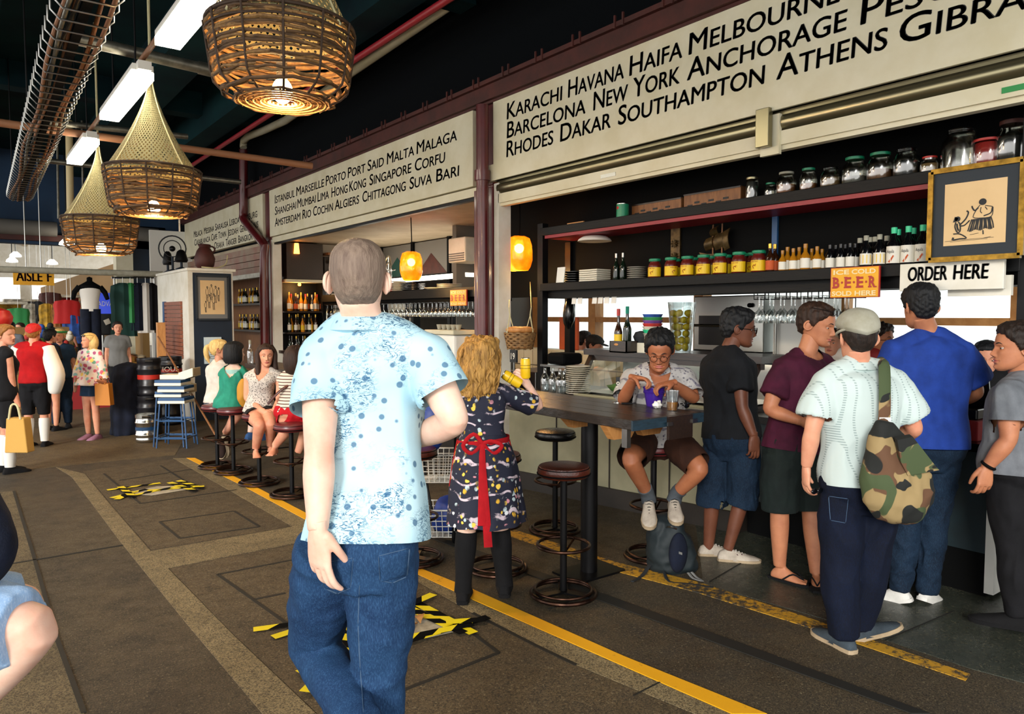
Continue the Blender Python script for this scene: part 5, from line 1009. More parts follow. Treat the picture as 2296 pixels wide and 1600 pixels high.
table(2.88, 3.47, 2.76, 5.0, 1.10, 'long dark wooden high table with a folding end, holding the purple bucket', [(3.23, 3.46), (3.23, 4.75)])
table(2.95, 3.4, 6.9, 9.6, 1.05, 'dark high table behind the four women on stools', [(3.15, 7.3), (3.15, 9.2)], False)
# ---------------------------------------------------------------- kitchen bar counter and glass case
c = empty('bar_counter', (4.8, 4.5, 0), 'cream panelled bar counter with a dark base under the glass case', 'counter')
fp = [(4.30, 5.75), (4.74, 3.42), (5.45, 3.42), (5.3, 5.75)]
MB().prism([(x, y, .16) for x, y in fp], (0, 0, .74)).build('front_panel', m_['panel'], c, smooth=False)
MB().prism([(x+.0, y, 0) for x, y in ((4.27, 5.78), (4.71, 3.40), (5.45, 3.40), (5.3, 5.78))], (0, 0, .16)).build('kick_base', m_['basewall'], c, smooth=False)
MB().prism([(x, y, .90) for x, y in ((4.22, 5.8), (4.66, 3.40), (5.5, 3.4), (5.3, 5.8))], (0, 0, .03)).build('worktop', m_['darkwood'], c, smooth=False)
for k in (.25, .5, .75): p0 = V((4.30, 5.75, 0)).lerp(V((4.74, 3.42, 0)), k); MB().obox(p0+V((-.004, 0, .53)), (.003, 0, 0), (0, .006, 0), (0, 0, .37)).build('panel_joint', m_['basewall'], c, smooth=False)
g = empty('glass_display_case', (4.9, 4.2, .93), 'glass food display case with a dark wooden top on the counter', 'display case')
A0, B0, A1, B1 = V((4.56, 5.08, .935)), V((4.74, 3.44, .935)), V((4.84, 5.15, 1.29)), V((4.98, 3.42, 1.29)); dk = V((.42, .06, 0))
top = MB().prism([A1+V((-.06, .06, 0)), B1+V((-.06, -.06, 0)), B1+dk+V((0, -.06, 0)), A1+dk+V((0, .06, 0))], (0, 0, .055)); top.build('wooden_top', m_['darkwood'], g, smooth=False)
MB().prism([A1+V((-.02, .03, -.05)), B1+V((-.02, -.03, -.05)), B1+V((.03, -.03, -.05)), A1+V((.03, .03, -.05))], (0, 0, .05)).build('top_rail', m_['darkwood'], g, smooth=False)
for a, b in ((A0, A1), (B0, B1)): MB().bar(a, b, .045, .045).bar(a+V((0, 0, .0)), a+dk+V((.25, 0, 0)), .04, .03).build('side_frame', m_['darkwood'], g, smooth=False)
MB().bar(A0, B0, .05, .03).build('bottom_rail', m_['brass'], g, smooth=False)
MB().add([A0+V((.01, 0, .02)), B0+V((.01, 0, .02)), B1+V((.01, 0, -.03)), A1+V((.01, 0, -.03))], [(0, 1, 2, 3)]).build('front_pane', m_['pane'], g, smooth=False)
MB().add([A0+V((.01, 0, .02)), A1+V((.01, 0, -.03)), A1+dk+V((0, 0, -.03)), A0+dk+V((.25, 0, .02))], [(0, 1, 2, 3)]).build('end_pane', m_['pane'], g, smooth=False)
MB().add([A0+V((.03, 0, .03)), B0+V((.03, 0, .03)), B0+V((.62, 0, .03)), A0+V((.62, 0, .03))], [(0, 1, 2, 3)]).build('tray_floor', m_['whitegloss'], g, smooth=False)
MB().bar(A1+V((.16, -.1, -.045)), B1+V((.16, .1, -.045)), .05, .02).build('strip_light', m_['hallglow'], g, smooth=False)
MB().prism([A0+V((.62, 0, 0)), B0+V((.62, 0, 0)), B0+V((.64, 0, 0)), A0+V((.64, 0, 0))], (0, 0, .32)).build('back_panel', m_['steel'], g, smooth=False)
for i, (k, m, w) in enumerate(((.15, 'goods3', .1), (.3, 'goods2', .12), (.45, 'crustpaper', .09), (.6, 'goods7', .11), (.75, 'goods0', .1), (.88, 'goods4', .09))):
    q = A0.lerp(B0, k)+V((.3, 0, .035)); o = MB().lathe([(w*.8, 0), (w, .02), (w+.02, .045), (w-.01, .04), (w-.03, .055), (.02, .075)], q, 18).build('food_tray', m_[m]); tag(o, 'dish of food in the glass case, number %s from its left end' % ('one two three four five six'.split()[i]), 'dish', 'dishes in the glass case')
# order counter to the right
o = empty('order_counter', (5.1, 2.4, 0), 'dark teal order counter with a white edge at the far right', 'counter')
MB().box(4.80, 5.25, 1.74, 3.38, .26, .86).build('teal_panel', m_['tealpanel'], o, smooth=False); MB().box(4.81, 5.25, 1.74, 3.38, 0, .26).build('dark_base', m_['black'], o, smooth=False)
MB().box(4.76, 5.28, 1.70, 3.38, .86, .91).build('worktop', m_['blackgloss'], o, smooth=False); MB().box(4.79, 5.2, 1.69, 1.74, .03, .86).build('window_lit_edge', m_['whitegloss'], o, smooth=False)  # edge strip coloured white to stand for window light falling on it
o = empty('cash_register', (4.98, 1.98, .91), 'black cash register with a dark screen on the order counter', 'register')
MB().box(4.84, 5.2, 1.82, 2.2, .91, 1.03).build('cash_drawer', m_['redcloth'], o, smooth=False, bevel=.006); MB().box(4.88, 5.16, 1.84, 2.16, 1.03, 1.10).build('keyboard', m_['blackgloss'], o, smooth=False, bevel=.01)
MB().obox((5.02, 2.0, 1.22), (.015, 0, .01), (0, .17, 0), (-.03, 0, .12)).build('screen', m_['blackgloss'], o, smooth=False, bevel=.01); MB().box(4.86, 5.0, 1.95, 2.13, 1.10, 1.24).build('receipt_printer', m_['black'], o, smooth=False, bevel=.02)
# shelves over the kitchen bar
s = empty('overhead_shelf', (4.8, 3.6, 0), 'tall black double shelf over the kitchen bar with a red lip', 'shelf')
MB().box(4.62, 5.02, 1.56, 5.68, 1.90, 1.975).build('lower_shelf', m_['blackwood'], s, smooth=False, bevel=.004); MB().box(4.70, 5.02, 1.56, 5.68, 1.83, 1.90).build('lower_beam', m_['blackwood'], s, smooth=False)
MB().box(4.62, 5.02, 1.56, 5.68, 2.44, 2.515).build('upper_shelf', m_['blackwood'], s, smooth=False, bevel=.004); MB().box(4.635, 5.0, 1.56, 5.62, 2.41, 2.44).build('red_lip', m_['redlip'], s, smooth=False)
MB().box(5.02, 5.06, 1.5, 6.9, 1.86, 2.97).build('back_panel', m_['black'], s, smooth=False)
for x, y, z1 in ((4.66, 5.68, 2.56), (5.02, 5.68, 2.4), (4.66, 1.53, 2.9)): MB().box(x-.035, x+.035, y-.04, y+.04, .93 if y > 2 else 0, z1).build('post', m_['darkmetal'], s, smooth=False)
MB().box(5.0, 5.02, 3.30, 3.345, 1.98, 2.41).build('blue_upright', m_['bluepaint'], s, smooth=False)
ZL, ZU = 1.975, 2.515
def on(px, x, z): v = wallpt(px, z, x); return v
# jars of chili sauce, bottles
def copies(name, build, spots, label, cat, group):
    """one thing with its parts, then copies of it."""
    first = None
    for i, s_ in enumerate(spots):
        l = label(i) if callable(label) else label
        if first is None: first = empty(name, s_[0], l, cat, group); build(first); o = first
        else: o = copy_tree(first)
        o.location = s_[0]; o.rotation_euler = (0, 0, s_[1] if len(s_) > 1 else 0); k = s_[2] if len(s_) > 2 else 1; o.scale = (k, k, k); o['label'] = l
        yield o
def LB(mb, name, m, o, **k): return mb.build(name, m_[m], o, local=True, **k)
def chili(o):
    LB(MB().lathe([(.050, 0), (.055, .006), (.055, .095), (.048, .118), (.040, .130), (.040, .140)]), 'jar_body', 'chili', o); LB(MB().lathe([(.047, .138), (.049, .142), (.049, .158), (.044, .162)]), 'lid', 'greenlid', o)
    q = MB()
    for i in range(13): a0, a1 = PI*.52+i*PI*.075, PI*.52+(i+1)*PI*.075; q.add([(math.cos(a0)*.056, math.sin(a0)*.056, .012), (math.cos(a1)*.056, math.sin(a1)*.056, .012), (math.cos(a1)*.056, math.sin(a1)*.056, .088), (math.cos(a0)*.056, math.sin(a0)*.056, .088)], [(3, 2, 1, 0)])
    L_ = LB(q, 'label', 'yellowlabel', o); t = MB(); words_on(t, 'SAMBAL OELEK', (-.0575, .03, .074), (-.0575, -.03, .074), (0, 0, 1), .009, (-1, 0, 0)); t.tube([(-.058, .004, .028), (-.058, .012, .045), (-.058, 0, .055), (-.058, -.008, .045), (-.058, -.012, .06)], .0022, 5); LB(t, 'print', 'redink', L_)
px_ = [1467, 1503, 1540, 1576, 1613, 1655, 1699]
W7 = 'first second third fourth fifth sixth seventh eighth ninth tenth eleventh twelfth'.split()
list(copies('sauce_jar', chili, [(on(x, 4.72, ZL), .25-.04*i+(.9 if i == 1 else 0)) for i, x in enumerate(px_)]+[(on(x, 4.86, ZL), 0) for x in (1512, 1551, 1591, 1625, 1664, 1688)], lambda i: 'red sauce jar with green lid and yellow label, %s from the grey plates' % W7[i] if i < 7 else 'red sauce jar with green lid in the back row, %s from the grey plates' % W7[i-7], 'jar', 'chili sauce jars on the lower shelf'))
def bottle(o, h=.3, r=.037, m='bottlegreen', cap='foil', lab='label', neck=.5, lh=(.12, .42)):
    LB(MB().lathe([(r*.9, 0), (r, .01), (r, h*neck), (r*.8, h*(neck+.08)), (r*.4, h*(neck+.2)), (r*.36, h*.90)]), 'glass_body', m, o); LB(MB().lathe([(r*.42, h*.84), (r*.44, h*.9), (r*.44, h), (r*.3, h*1.005)]), 'cap', cap, o)
    if lab: LB(MB().lathe([(r*1.02, h*lh[0]), (r*1.02, h*lh[1])], caps=False), 'paper_label', lab, o)
def soy(o):
    bottle(o, .2, .036, 'bottleblack', 'capwhite', 'label', .55, (.06, .42)); LB(MB().lathe([(.0372, .02), (.0372, .075)], caps=False, n=10), 'yellow_band', 'yellowlabel', o)
def greencap(o):
    bottle(o, .235, .042, 'bottleblack', 'capgreen', 'label', .55, (.05, .5)); t = MB(); words_on(t, 'Aquila', (-.0425, .022, .075), (-.0425, -.022, .075), (0, 0, 1), .02, (-1, 0, 0)); LB(t, 'print', 'ink', o)
    LB(MB().add([(-.0425, .015, .02), (-.0425, .002, .014), (-.0425, -.022, .055), (-.0425, -.016, .062)], [(0, 1, 2, 3)]), 'orange_mark', 'orangewall', o)
list(copies('green_capped_bottle', greencap, [(on(x, 4.72, ZL),) for x in (2000, 2032, 2064)]+[(on(x, 4.84, ZL),) for x in (2008, 2042, 2074)], lambda i: 'green-capped white-labelled bottle in the %s row on the lower shelf, %s from the left' % ('front' if i < 3 else 'back', W7[i % 3]), 'bottle', 'green-capped sauce bottles'))
list(copies('soy_bottle', soy, [(on(x, 4.72, ZL),) for x in (1938, 1968)]+[(on(x, 4.84, ZL),) for x in (1924, 1946, 1958, 1984)], lambda i: 'white-capped dark sauce bottle with a yellow band, %s row, %s from the left' % (('front', W7[i]) if i < 2 else ('back', W7[i-2])), 'bottle', 'white-capped sauce bottles'))
list(copies('vinegar_bottle', lambda o: bottle(o, .16, .028, 'bottleblack', 'neckblack', 'label', .6, (.05, .45)), [(on(x, 4.73+.05*(i % 2), ZL),) for i, x in enumerate((1858, 1871, 1882, 1892, 1903, 1914))], lambda i: 'black vinegar bottle with a white label, %s of its row from the left' % W7[i], 'bottle', 'black vinegar bottles'))
list(copies('oil_bottle', lambda o: bottle(o, .165, .030, 'goldliq', 'goldliq', 'label', .5, (.08, .45)), [(on(x, 4.73+.04*(i % 2), ZL), 0, k) for i, (x, k) in enumerate(((1752, .9), (1763, 1.05), (1776, .95), (1789, 1.0), (1803, 1.1), (1817, .9), (1829, .95), (1840, .85)))], lambda i: 'small golden bottle between the sauce jars and black bottles, %s from the left' % W7[i], 'bottle', 'small golden bottles'))
list(copies('beer_bottle', lambda o: bottle(o, .2, .03, 'bottlebrown', 'foil', 'orangewall', .5, (.06, .4)), [(on(x, 4.70+.06*i, ZL),) for i, x in enumerate((1724, 1735))], lambda i: 'brown bottle with an orange label beside the last sauce jar, %s' % ('front one' if i == 0 else 'one behind'), 'bottle', 'brown bottles by the jars'))
list(copies('wine_bottle', lambda o: bottle(o, .24, .030, 'bottlegreen', 'steel', None), [(on(x, 4.76, ZL),) for x in (1381, 1396)], lambda i: 'dark wine bottle with a silver neck between white and grey plates, %s' % ('left one' if i == 0 else 'right one'), 'bottle', 'wine bottles between the plates'))
def stack(name, c, r, n, th, m, label, cat='plates', sq=False, tilt=0):
    for i in range(n):
        z = c.z+i*th; o = (MB().obox((c.x, c.y, z+th*.5), (r*.75, 0, 0), (0, r, 0), (0, 0, th*.42)) if sq else MB().lathe([(r*.55, 0), (r*.6, .002), (r, th*.7), (r, th*.9), (r*.62, th*.45), (.001, th*.35)], (c.x, c.y, z), 26)).build('plate', m_[m], smooth=not sq, bevel=.004 if sq else 0)
        tag(o, label, 'plate', label+' pile')
stack('plate', on(1427, 4.76, ZL), .085, 6, .018, 'plategrey', 'grey plate in the pile between the wine bottles and sauce jars')
stack('plate', on(1333, 4.78, ZL), .12, 6, .019, 'plate', 'square white plate in the pile beside the wine bottles', sq=True)
stack('plate', on(1287, 4.80, ZL), .10, 5, .022, 'blackgloss', 'black plate in the pile at the left end of the lower shelf')
tag(MB().obox(on(1257, 4.68, ZL+.075), (.004, 0, .0), (0, .055, 0), (.01, 0, .075)).build('menu_card', m_['whitegloss'], smooth=False), 'white card standing at the left end of the lower shelf', 'card')
o = MB().lathe([(.16, .0), (.15, .02), (.11, .045), (.05, .055)], on(1332, 4.82, 2.355), 24).build('shelf_lamp', m_['whitecloth']); tag(o, 'pale flat lamp fixed under the upper shelf', 'lamp')
# relief with the little ship
o = empty('ship_relief', on(1605, 4.99, ZL), 'carved bronze sailing ship standing on the lower shelf behind the jars', 'ornament'); sc_ = on(1605, 4.97, 2.10); T = lambda u, v: sc_+V((0, -u, v))
MB().prism([T(-.14, .08), T(-.1, .01), T(.08, 0), T(.13, .05), T(.05, .06), T(-.05, .06)], (-.05, 0, 0)).box(sc_.x-.03, sc_.x, sc_.y-.03, sc_.y+.03, ZL, sc_.z+.02).build('hull', m_['oldgold'], o, smooth=False)
for u, v, w, h in ((-.07, .09, .08, .10), (.03, .09, .09, .13), (-.02, .2, .07, .07), (.10, .08, .05, .16)): MB().loft([[T(u-w/2, v+h*k)+V((-.03*math.sin(k*PI), 0, 0)), T(u+w/2, v+h*k+.02)+V((-.03*math.sin(k*PI), 0, 0)), T(u+w/2, v+h*k+.02)+V((-.03*math.sin(k*PI)+.008, 0, 0)), T(u-w/2, v+h*k)+V((-.03*math.sin(k*PI)+.008, 0, 0))] for k in (0, .25, .5, .75, 1)]).build('sail', m_['oldgold'], o)
for u in (-.04, .05): MB().tube([T(u, .05), T(u, .3)], .006, 6).build('mast', m_['wood'], o)
q = MB()
for k in range(3):
    ctr = on(1512, 5.0, 2.06+.11*k)
    for j in range(8): a = j*PI/4; q.tube([ctr+V((-.01, 0, 0)), ctr+V((-.014, math.cos(a)*.035, math.sin(a)*.035))], .007, 6)
q.box(5.0, 5.018, ctr.y-.05, ctr.y+.05, ZL, 2.41)
tag(q.build('carved_post', m_['oldgold']), 'narrow carved panel with three gilt flowers behind the jars', 'ornament')
# upper shelf: jars, tins, crates
def jar(px, r, h, lid, fill, fm, label, x=4.78, shape=0, glass='jarglass'):
    c = on(px, x, ZU); o = empty('storage_jar', c, label, 'jar', 'storage jars on the top shelf'); nk = r*.68
    pr = [(r*.9, 0), (r, .012), (r, h*.55), (r*.93, h*.68), (nk, h*.82), (nk, h*.93)] if not shape else [(r*.92, 0), (r, .01), (r, h*.88), (r*.92, h*.93)]
    MB().lathe(pr, c, 24, caps=False).build('glass_body', m_[glass], o)
    if fill: MB().lathe([(r*.88, .004), (r*.965, .014), (r*.965, h*min(fill, .55)), (r*.9, h*fill), (.001, h*fill+.004)], c, 20).build('contents', m_[fm], o)
    if lid: MB().lathe([(nk*1.08 if not shape else r*.96, h*.91), (nk*1.1 if not shape else r*.98, h*.93), (nk*1.1 if not shape else r*.98, h), (nk, h*1.01)], c, 24).build('lid', m_[lid], o)
    else: MB().torus(c+V((0, 0, h*.93)), nk, .006, 24, 6).torus(c+V((0, 0, h*.88)), nk*1.02, .004, 24, 6).build('glass_rim', m_['glass'], o)
    return o
jar(1681, .045, .17, 'brass', .8, 'goods6', 'dark tall canister with a metal lid beside the wooden boxes', shape=1)
jar(1722, .045, .12, 'greenlid', .25, 'goods4', 'small jar with a green lid behind the white-lidded jar', x=4.84)
jar(1757, .068, .165, 'capwhite', .45, 'goods7', 'jar with a white lid holding dark olives')
jar(1806, .058, .165, 'greenlid', .35, 'goods7', 'jar with a green lid beside the white-lidded jar')
jar(1855, .066, .15, None, .5, 'tan', 'open squat jar half full of brown spice')
jar(1908, .078, .185, 'greenlid', .3, 'grey', 'green-lidded jar, larger one with pale contents')
jar(1964, .080, .185, 'greenlid', .4, 'wood', 'green-lidded jar with orange-brown contents')
jar(2022, .075, .19, None, .5, 'goods6', 'open clear jar with black contents left of the small red-lidded jar')
jar(2074, .055, .11, 'redlid', .6, 'tan', 'small low jar with a red lid')
jar(2142, .105, .25, None, .1, 'grey', 'large empty clear jar above the gold frame')
jar(2202, .075, .155, 'redlid', .85, 'redsoft', 'red tin-like jar with an orange lid between two big clear jars', shape=1)
jar(2255, .085, .235, 'rust', .6, 'goods6', 'large clear jar with dark contents at the right end of the top shelf')
def tin(c, r, h, m, label, nm='tin_can'):
    o = empty(nm, c, label, 'can'); MB().lathe([(r, 0), (r, h)], c, 24).build('can_body', m_[m], o); MB().lathe([(r*1.03, h-.004), (r*1.03, h+.002), (r*.95, h)], c, 24).lathe([(r*1.03, 0), (r*1.03, .006)], c, 24).build('rim', m_['steelbright'], o); return o
o = tin(on(1394, 4.74, ZU), .055, .125, 'greenlid', 'green food tin at the left end of the top shelf'); MB().ell(on(1384, 4.69, ZU+.09), .006, .018, .02).build('red_mark', m_['redsoft'], o)
for a, b_, h, l in ((1414, 1524, .12, 'worn wooden box with dark printing beside the green tin'), (1530, 1656, .135, 'reddish wooden box beside the metal-lidded canister')):
    A = on(a, 4.82, ZU); B = on(b_, 4.82, ZU); o = MB().box(4.82, 4.98, B.y, A.y, ZU, ZU+h).build('wooden_box', m_['wood'], smooth=False, bevel=.004); tag(o, l, 'box', 'wooden boxes on the top shelf')
    t = MB()
    for i in range(6): t.box(4.817, 4.82, A.y-.04-.07*i-.05, A.y-.04-.07*i, ZU+.03+.02*(i % 2), ZU+.045+.02*(i % 2))
    t.build('dark_print', m_['ink'], o, smooth=False); MB().box(4.815, 4.82, B.y, A.y, ZU+h-.012, ZU+h).build('edge_strip', m_['darkwood'], o, smooth=False)
tag(MB().bar(on(1272, 4.66, ZU+.008), on(1308, 4.66, ZU+.008), .015, .012).build('wooden_stick', m_['palewood'], smooth=False), 'pale wooden stick lying on the upper shelf edge', 'stick')
# framed drawing in gold
def sketch(mb, T, kind):
    rd = random.Random(kind); L = lambda pts, w: mb.tube([T(*q) for q in pts], w, 5, True, 0, 3, flat=(T(0, 0)-T(0, 0, 1), .12))
    def fig(x, y, s, w=.003, skirt=False):
        L([(x, y+s*.86), (x+.03*s, y+.94*s), (x+.09*s, y+.9*s), (x+.08*s, y+.83*s), (x, y+.82*s)], w*1.6); L([(x-.06*s, y+.78*s), (x-.1*s, y+.6*s), (x-.05*s, y+.42*s), (x+.1*s, y+.42*s), (x+.13*s, y+.7*s), (x+.05*s, y+.8*s)], w)
        if skirt:
            for i in range(16): u = i/15; L([(x-.06*s+u*.18*s, y+.43*s), (x-.16*s+u*.36*s, y+.12*s+.02*s*math.sin(i))], w*1.5)
        else:
            for u in (0, .1): L([(x+u*s-.02*s, y+.42*s), (x+u*s-.03*s, y+.2*s), (x+u*s, y)], w*1.3)
    return L, fig
fx = lambda u, v, d=0: V((4.483-.006*d+.0*v, 1.955-.43*u, 1.99+.47*v))
o = empty('framed_drawing', (4.5, 1.74, 1.94), 'gold-framed ink drawing of two figures above the order sign', 'picture'); fm = MB()
for a, b_ in (((-.03, -.03), (1.03, -.03)), ((1.03, -.03), (1.03, 1.03)), ((1.03, 1.03), (-.03, 1.03)), ((-.03, 1.03), (-.03, -.03))): fm.bar(fx(*a), fx(*b_), .028, .028, up=(-1, 0, 0))
fm.build('frame', m_['gold'], o, smooth=False); MB().prism([fx(0, 0), fx(1, 0), fx(1, 1), fx(0, 1)], (.012, 0, 0)).build('mount', m_['mount'], o, smooth=False); MB().prism([fx(.14, .13), fx(.86, .13), fx(.86, .86), fx(.14, .86)], (-.002, 0, 0)).build('paper', m_['paper'], o, smooth=False)
ik = MB(); L, fig = sketch(ik, lambda u, v, d=0: fx(u, v, .6+d*.1), 1)
Q = lambda x, y: (.14+.72*(x-1635)/560, .13+.73*(1055-y)/615)
def inkfill(pts): ik.prism([fx(*Q(*q), .6) for q in pts], (-.0012, 0, 0))
def inkdisc(x, y, r, k=1.0): inkfill([(x+r*math.cos(a), y+r*k*math.sin(a)) for a in (2*PI*i/14 for i in range(14))])
def st_(pts, w=.0022): L([Q(*q) for q in pts], w)
inkdisc(1988, 650, 34, .95); inkdisc(1765, 795, 26); inkfill([(1740, 770), (1722, 825), (1748, 822), (1775, 790)])
st_([(1965, 680), (1945, 705), (1905, 790), (1985, 806), (2068, 798), (2080, 730), (2072, 705), (2010, 688)]); st_([(1950, 702), (1920, 728), (1898, 700), (1893, 680)], .0042); st_([(2075, 712), (2062, 765), (2000, 788)], .0036); st_([(1975, 700), (1970, 740), (1985, 760)]); st_([(2010, 700), (2030, 730)])
for i in range(17): u = i/16; st_([(1895+170*u, 812-8*u), (1880+200*u+5*math.sin(i*2), 860), (1862+228*u, 925-12*u+8*math.sin(i))], .0034)
st_([(1998, 925), (2002, 965)], .0034); st_([(1750, 825), (1742, 870), (1765, 925), (1790, 915), (1788, 850), (1770, 825)], .004); st_([(1760, 840), (1765, 880), (1778, 912)], .005); st_([(1782, 860), (1838, 802), (1862, 742), (1845, 722)], .0042); st_([(1790, 866), (1830, 862), (1876, 818)], .0036)
st_([(1728, 940), (1790, 945), (1852, 990), (1790, 992), (1728, 1000)], .0036); st_([(1730, 975), (1722, 1002)], .006); st_([(1650, 1010), (1800, 1004), (2095, 1000)], .001); st_([(1700, 1018), (1900, 1012), (2040, 1010)], .0009); st_([(1880, 960), (1960, 950)], .0011); st_([(2005, 1000), (2070, 992)], .001)
ik.build('ink_figures', m_['ink'], o)
MB().bar((4.5, 1.74, 2.46), (4.66, 1.74, 2.5), .02, .02).build('hook', m_['steel'], o, smooth=False)
# wine glasses hanging upside down
def wineglass(o):
    LB(MB().lathe([(.034, 0), (.034, .002), (.006, .006), (.0045, .02), (.0045, .085), (.010, .098), (.030, .118), (.037, .145), (.036, .17), (.030, .195)][::1], n=14, caps=False), 'glass', 'glass', o)
gp = []
for i in range(9):
    for j in range(2): b_ = on(1702+24*i+8*j, 4.72+.13*j, 1.80); gp.append((b_,))
wg = list(copies('wine_glass', wineglass, gp, 'clear wine glass hanging upside down in the rack over the glass case', 'glass', 'wine glasses hanging in the kitchen rack'))
for o in wg: o.rotation_euler = (PI, 0, 0)
for i in range(10):
    b_ = on(1690+24*i, 4.74, 1.83); q = MB().tube([b_, b_-V((0, 0, .05)), b_+V((.14, 0, -.05)), b_+V((.14, 0, 0))], .004, 6).tube([b_+V((0, -.03, 0)), b_+V((0, -.03, -.05)), b_+V((.14, -.03, -.05))], .004, 6); tag(q.build('glass_hook', m_['darkmetal']), 'thin black wire hook for hanging glasses under the kitchen shelf', 'hook', 'glass hooks under the kitchen shelf')
o = MB().ell((4.9, 2.62, 1.6), .07, .07, .05).tube([(4.9, 2.62, 1.56), (4.9, 2.6, 1.42)], .012, 8).tube([(4.9, 2.62, 1.64), (4.9, 2.62, 1.83)], .004, 6).build('ladle', m_['black']); tag(o, 'black ladle hanging below the beer sign', 'ladle')
# things standing on the glass case and counter
zt = 1.345; top_ = lambda px, dx=.15: (lambda k: V((k.x, k.y, zt)))(atz(px, 792, zt)+V((dx, dx*.2, 0)))
vs = top_(1490, .28); o = empty('lemon_vase', vs, 'tall clear vase full of lemons on the glass case', 'vase')
MB().lathe([(.075, 0), (.08, .01), (.122, .43), (.118, .43), (.078, .015)], vs, 24).build('vase_glass', m_['glass'], o)
rd = random.Random(5); n = 0
for lay in range(6):
    for k in range(4 if lay < 3 else 5):
        a = k*2*PI/(4 if lay < 3 else 5)+lay*.7; r = (.04+.006*lay); L_ = MB().ell((0, 0, 0), .030, .030, .037, 12, 8); M3 = Matrix.Rotation(rd.uniform(0, 6), 3, 'X') @ Matrix.Rotation(rd.uniform(0, 6), 3, 'Y'); L_.v = [tuple(M3 @ V(q)+vs+V((math.cos(a)*r, math.sin(a)*r, .045+.058*lay))) for q in L_.v]
        tag(L_.build('lemon', m_['lemon']), 'yellow lemon in the tall clear vase', 'lemon', 'lemons in the vase')
cr = top_(1368, .2); o = empty('wooden_crate', cr, 'small dark wooden crate on the glass case holding two bottles', 'crate')
q = MB().box(cr.x-.07, cr.x-.06, cr.y-.10, cr.y+.10, zt, zt+.10).box(cr.x+.06, cr.x+.07, cr.y-.10, cr.y+.10, zt, zt+.10).box(cr.x-.07, cr.x+.07, cr.y-.10, cr.y-.09, zt, zt+.10).box(cr.x-.07, cr.x+.07, cr.y+.09, cr.y+.10, zt, zt+.10).box(cr.x-.07, cr.x+.07, cr.y-.1, cr.y+.1, zt, zt+.012); q.build('crate_body', m_['darkwood'], o, smooth=False); MB().ell(cr+V((-.071, .02, .07)), .002, .025, .01).build('hand_hole', m_['palewood'], o)
list(copies('liquor_bottle', lambda o: bottle(o, .36, .036, 'bottlebrown', 'redlid', 'yellowlabel', .45, (.12, .40)), [(cr+V((-.02, .045, .012)),)], 'brown bottle with a yellow label in the crate', 'bottle', None)); list(copies('wine_bottle', lambda o: bottle(o, .38, .036, 'bottlegreen', 'teal', None, .5), [(cr+V((0, -.04, .012)),)], 'dark green bottle with a teal neck in the crate', 'bottle', None))
c2 = top_(1408, .2); o = MB().box(c2.x-.06, c2.x+.06, c2.y-.09, c2.y+.09, zt, zt+.085).build('wooden_box', m_['whiteplastic'], smooth=False, bevel=.004); tag(o, 'greyish box with sachets between the crate and the coloured pots', 'box')
o = MB().lathe([(.05, 0), (.07, .05), (.05, .09), (.01, .10)], c2+V((.0, .0, .085)), 14).build('sachet_pile', m_['goods6']); tag(o, 'dark bunch of sachets on the greyish box', 'sachets')
c3 = top_(1441, .15)
for i, m in enumerate(('plategrey', 'capgreen', 'goods4', 'goods0', 'goods5', 'green', 'goods1')):
    z = zt+(.0 if i == 0 else .14+.026*(i-1)); q = MB().lathe([(.062, 0), (.082, .16 if i == 0 else .05), (.086, .16 if i == 0 else .05), (.086, .168 if i == 0 else .058), (.07, .15 if i == 0 else .04)], (c3.x, c3.y, z), 20).build('tin_pot', m_[m]); tag(q, '%s tin pot in the nested pile beside the lemons' % ('grey', 'mint green', 'cream', 'red', 'violet', 'green', 'blue')[i], 'pot', 'nested coloured pots')
o = MB().box(6.05, 6.08, 6.70, 7.05, 1.24, 1.64).build('menu_board', m_['orangewall'], smooth=False, bevel=.01); tag(o, 'plain orange-brown board standing on the tiled wall beside two seated men', 'board')
bb = on(1276, 4.98, 1.83); tag(MB().tube([bb, bb-V((0, 0, .06)), bb-V((0, 0, .17)), bb-V((0, -.01, .25)), bb-V((0, .0, .30))], [.02, .05, .065, .05, .02], 12, True, 0, 3).build('plastic_bag', m_['blackgloss']), 'black plastic bag hanging from the shelf post', 'bag')
for i, px in enumerate((1287, 1300, 1333, 1346, 1360, 1376)): b_ = on(px, 4.72, 1.83); tag(MB().obox(b_-V((0, 0, .03)), (.002, 0, 0), (0, .03, 0), (.008, .004, .03)).build('order_docket', m_['crustpaper'], smooth=False), 'white paper docket hanging under the shelf rail', 'docket', 'order dockets under the shelf')
wz_ = .93
cc = V((4.60, 5.42, wz_)); o = empty('receipt_printer', (4.72, 5.44, 1.17), 'black receipt printer on a small shelf beside the black post', 'printer'); MB().box(4.60, 4.86, 5.30, 5.55, 1.19, 1.30).build('printer_body', m_['black'], o, smooth=False, bevel=.03); MB().box(4.58, 4.9, 5.24, 5.62, 1.165, 1.185).build('printer_shelf', m_['steel'], o, smooth=False); MB().box(4.60, 4.66, 5.56, 5.6, .93, 1.165).build('shelf_bracket', m_['darkmetal'], o, smooth=False)
def carafe(o): LB(MB().lathe([(.036, 0), (.042, .01), (.042, .12), (.03, .155), (.017, .18), (.015, .225), (.019, .235)], n=18, caps=False), 'glass_body', 'glass', o); LB(MB().lathe([(.034, .004), (.039, .012), (.039, .08), (.001, .08)], n=16), 'water', 'glass', o)
list(copies('water_bottle', carafe, [(on(x, 4.50+.03*(i % 2), wz_),) for i, x in enumerate((1222, 1240, 1256, 1266))], lambda i: 'clear glass water bottle on the counter, %s from the black post' % W7[i], 'bottle', 'clear water bottles'))
stack('plate', V((4.62, on(1297, 4.62, wz_).y, wz_)), .115, 14, .019, 'plate', 'white plate in the tall pile left of the glass case')
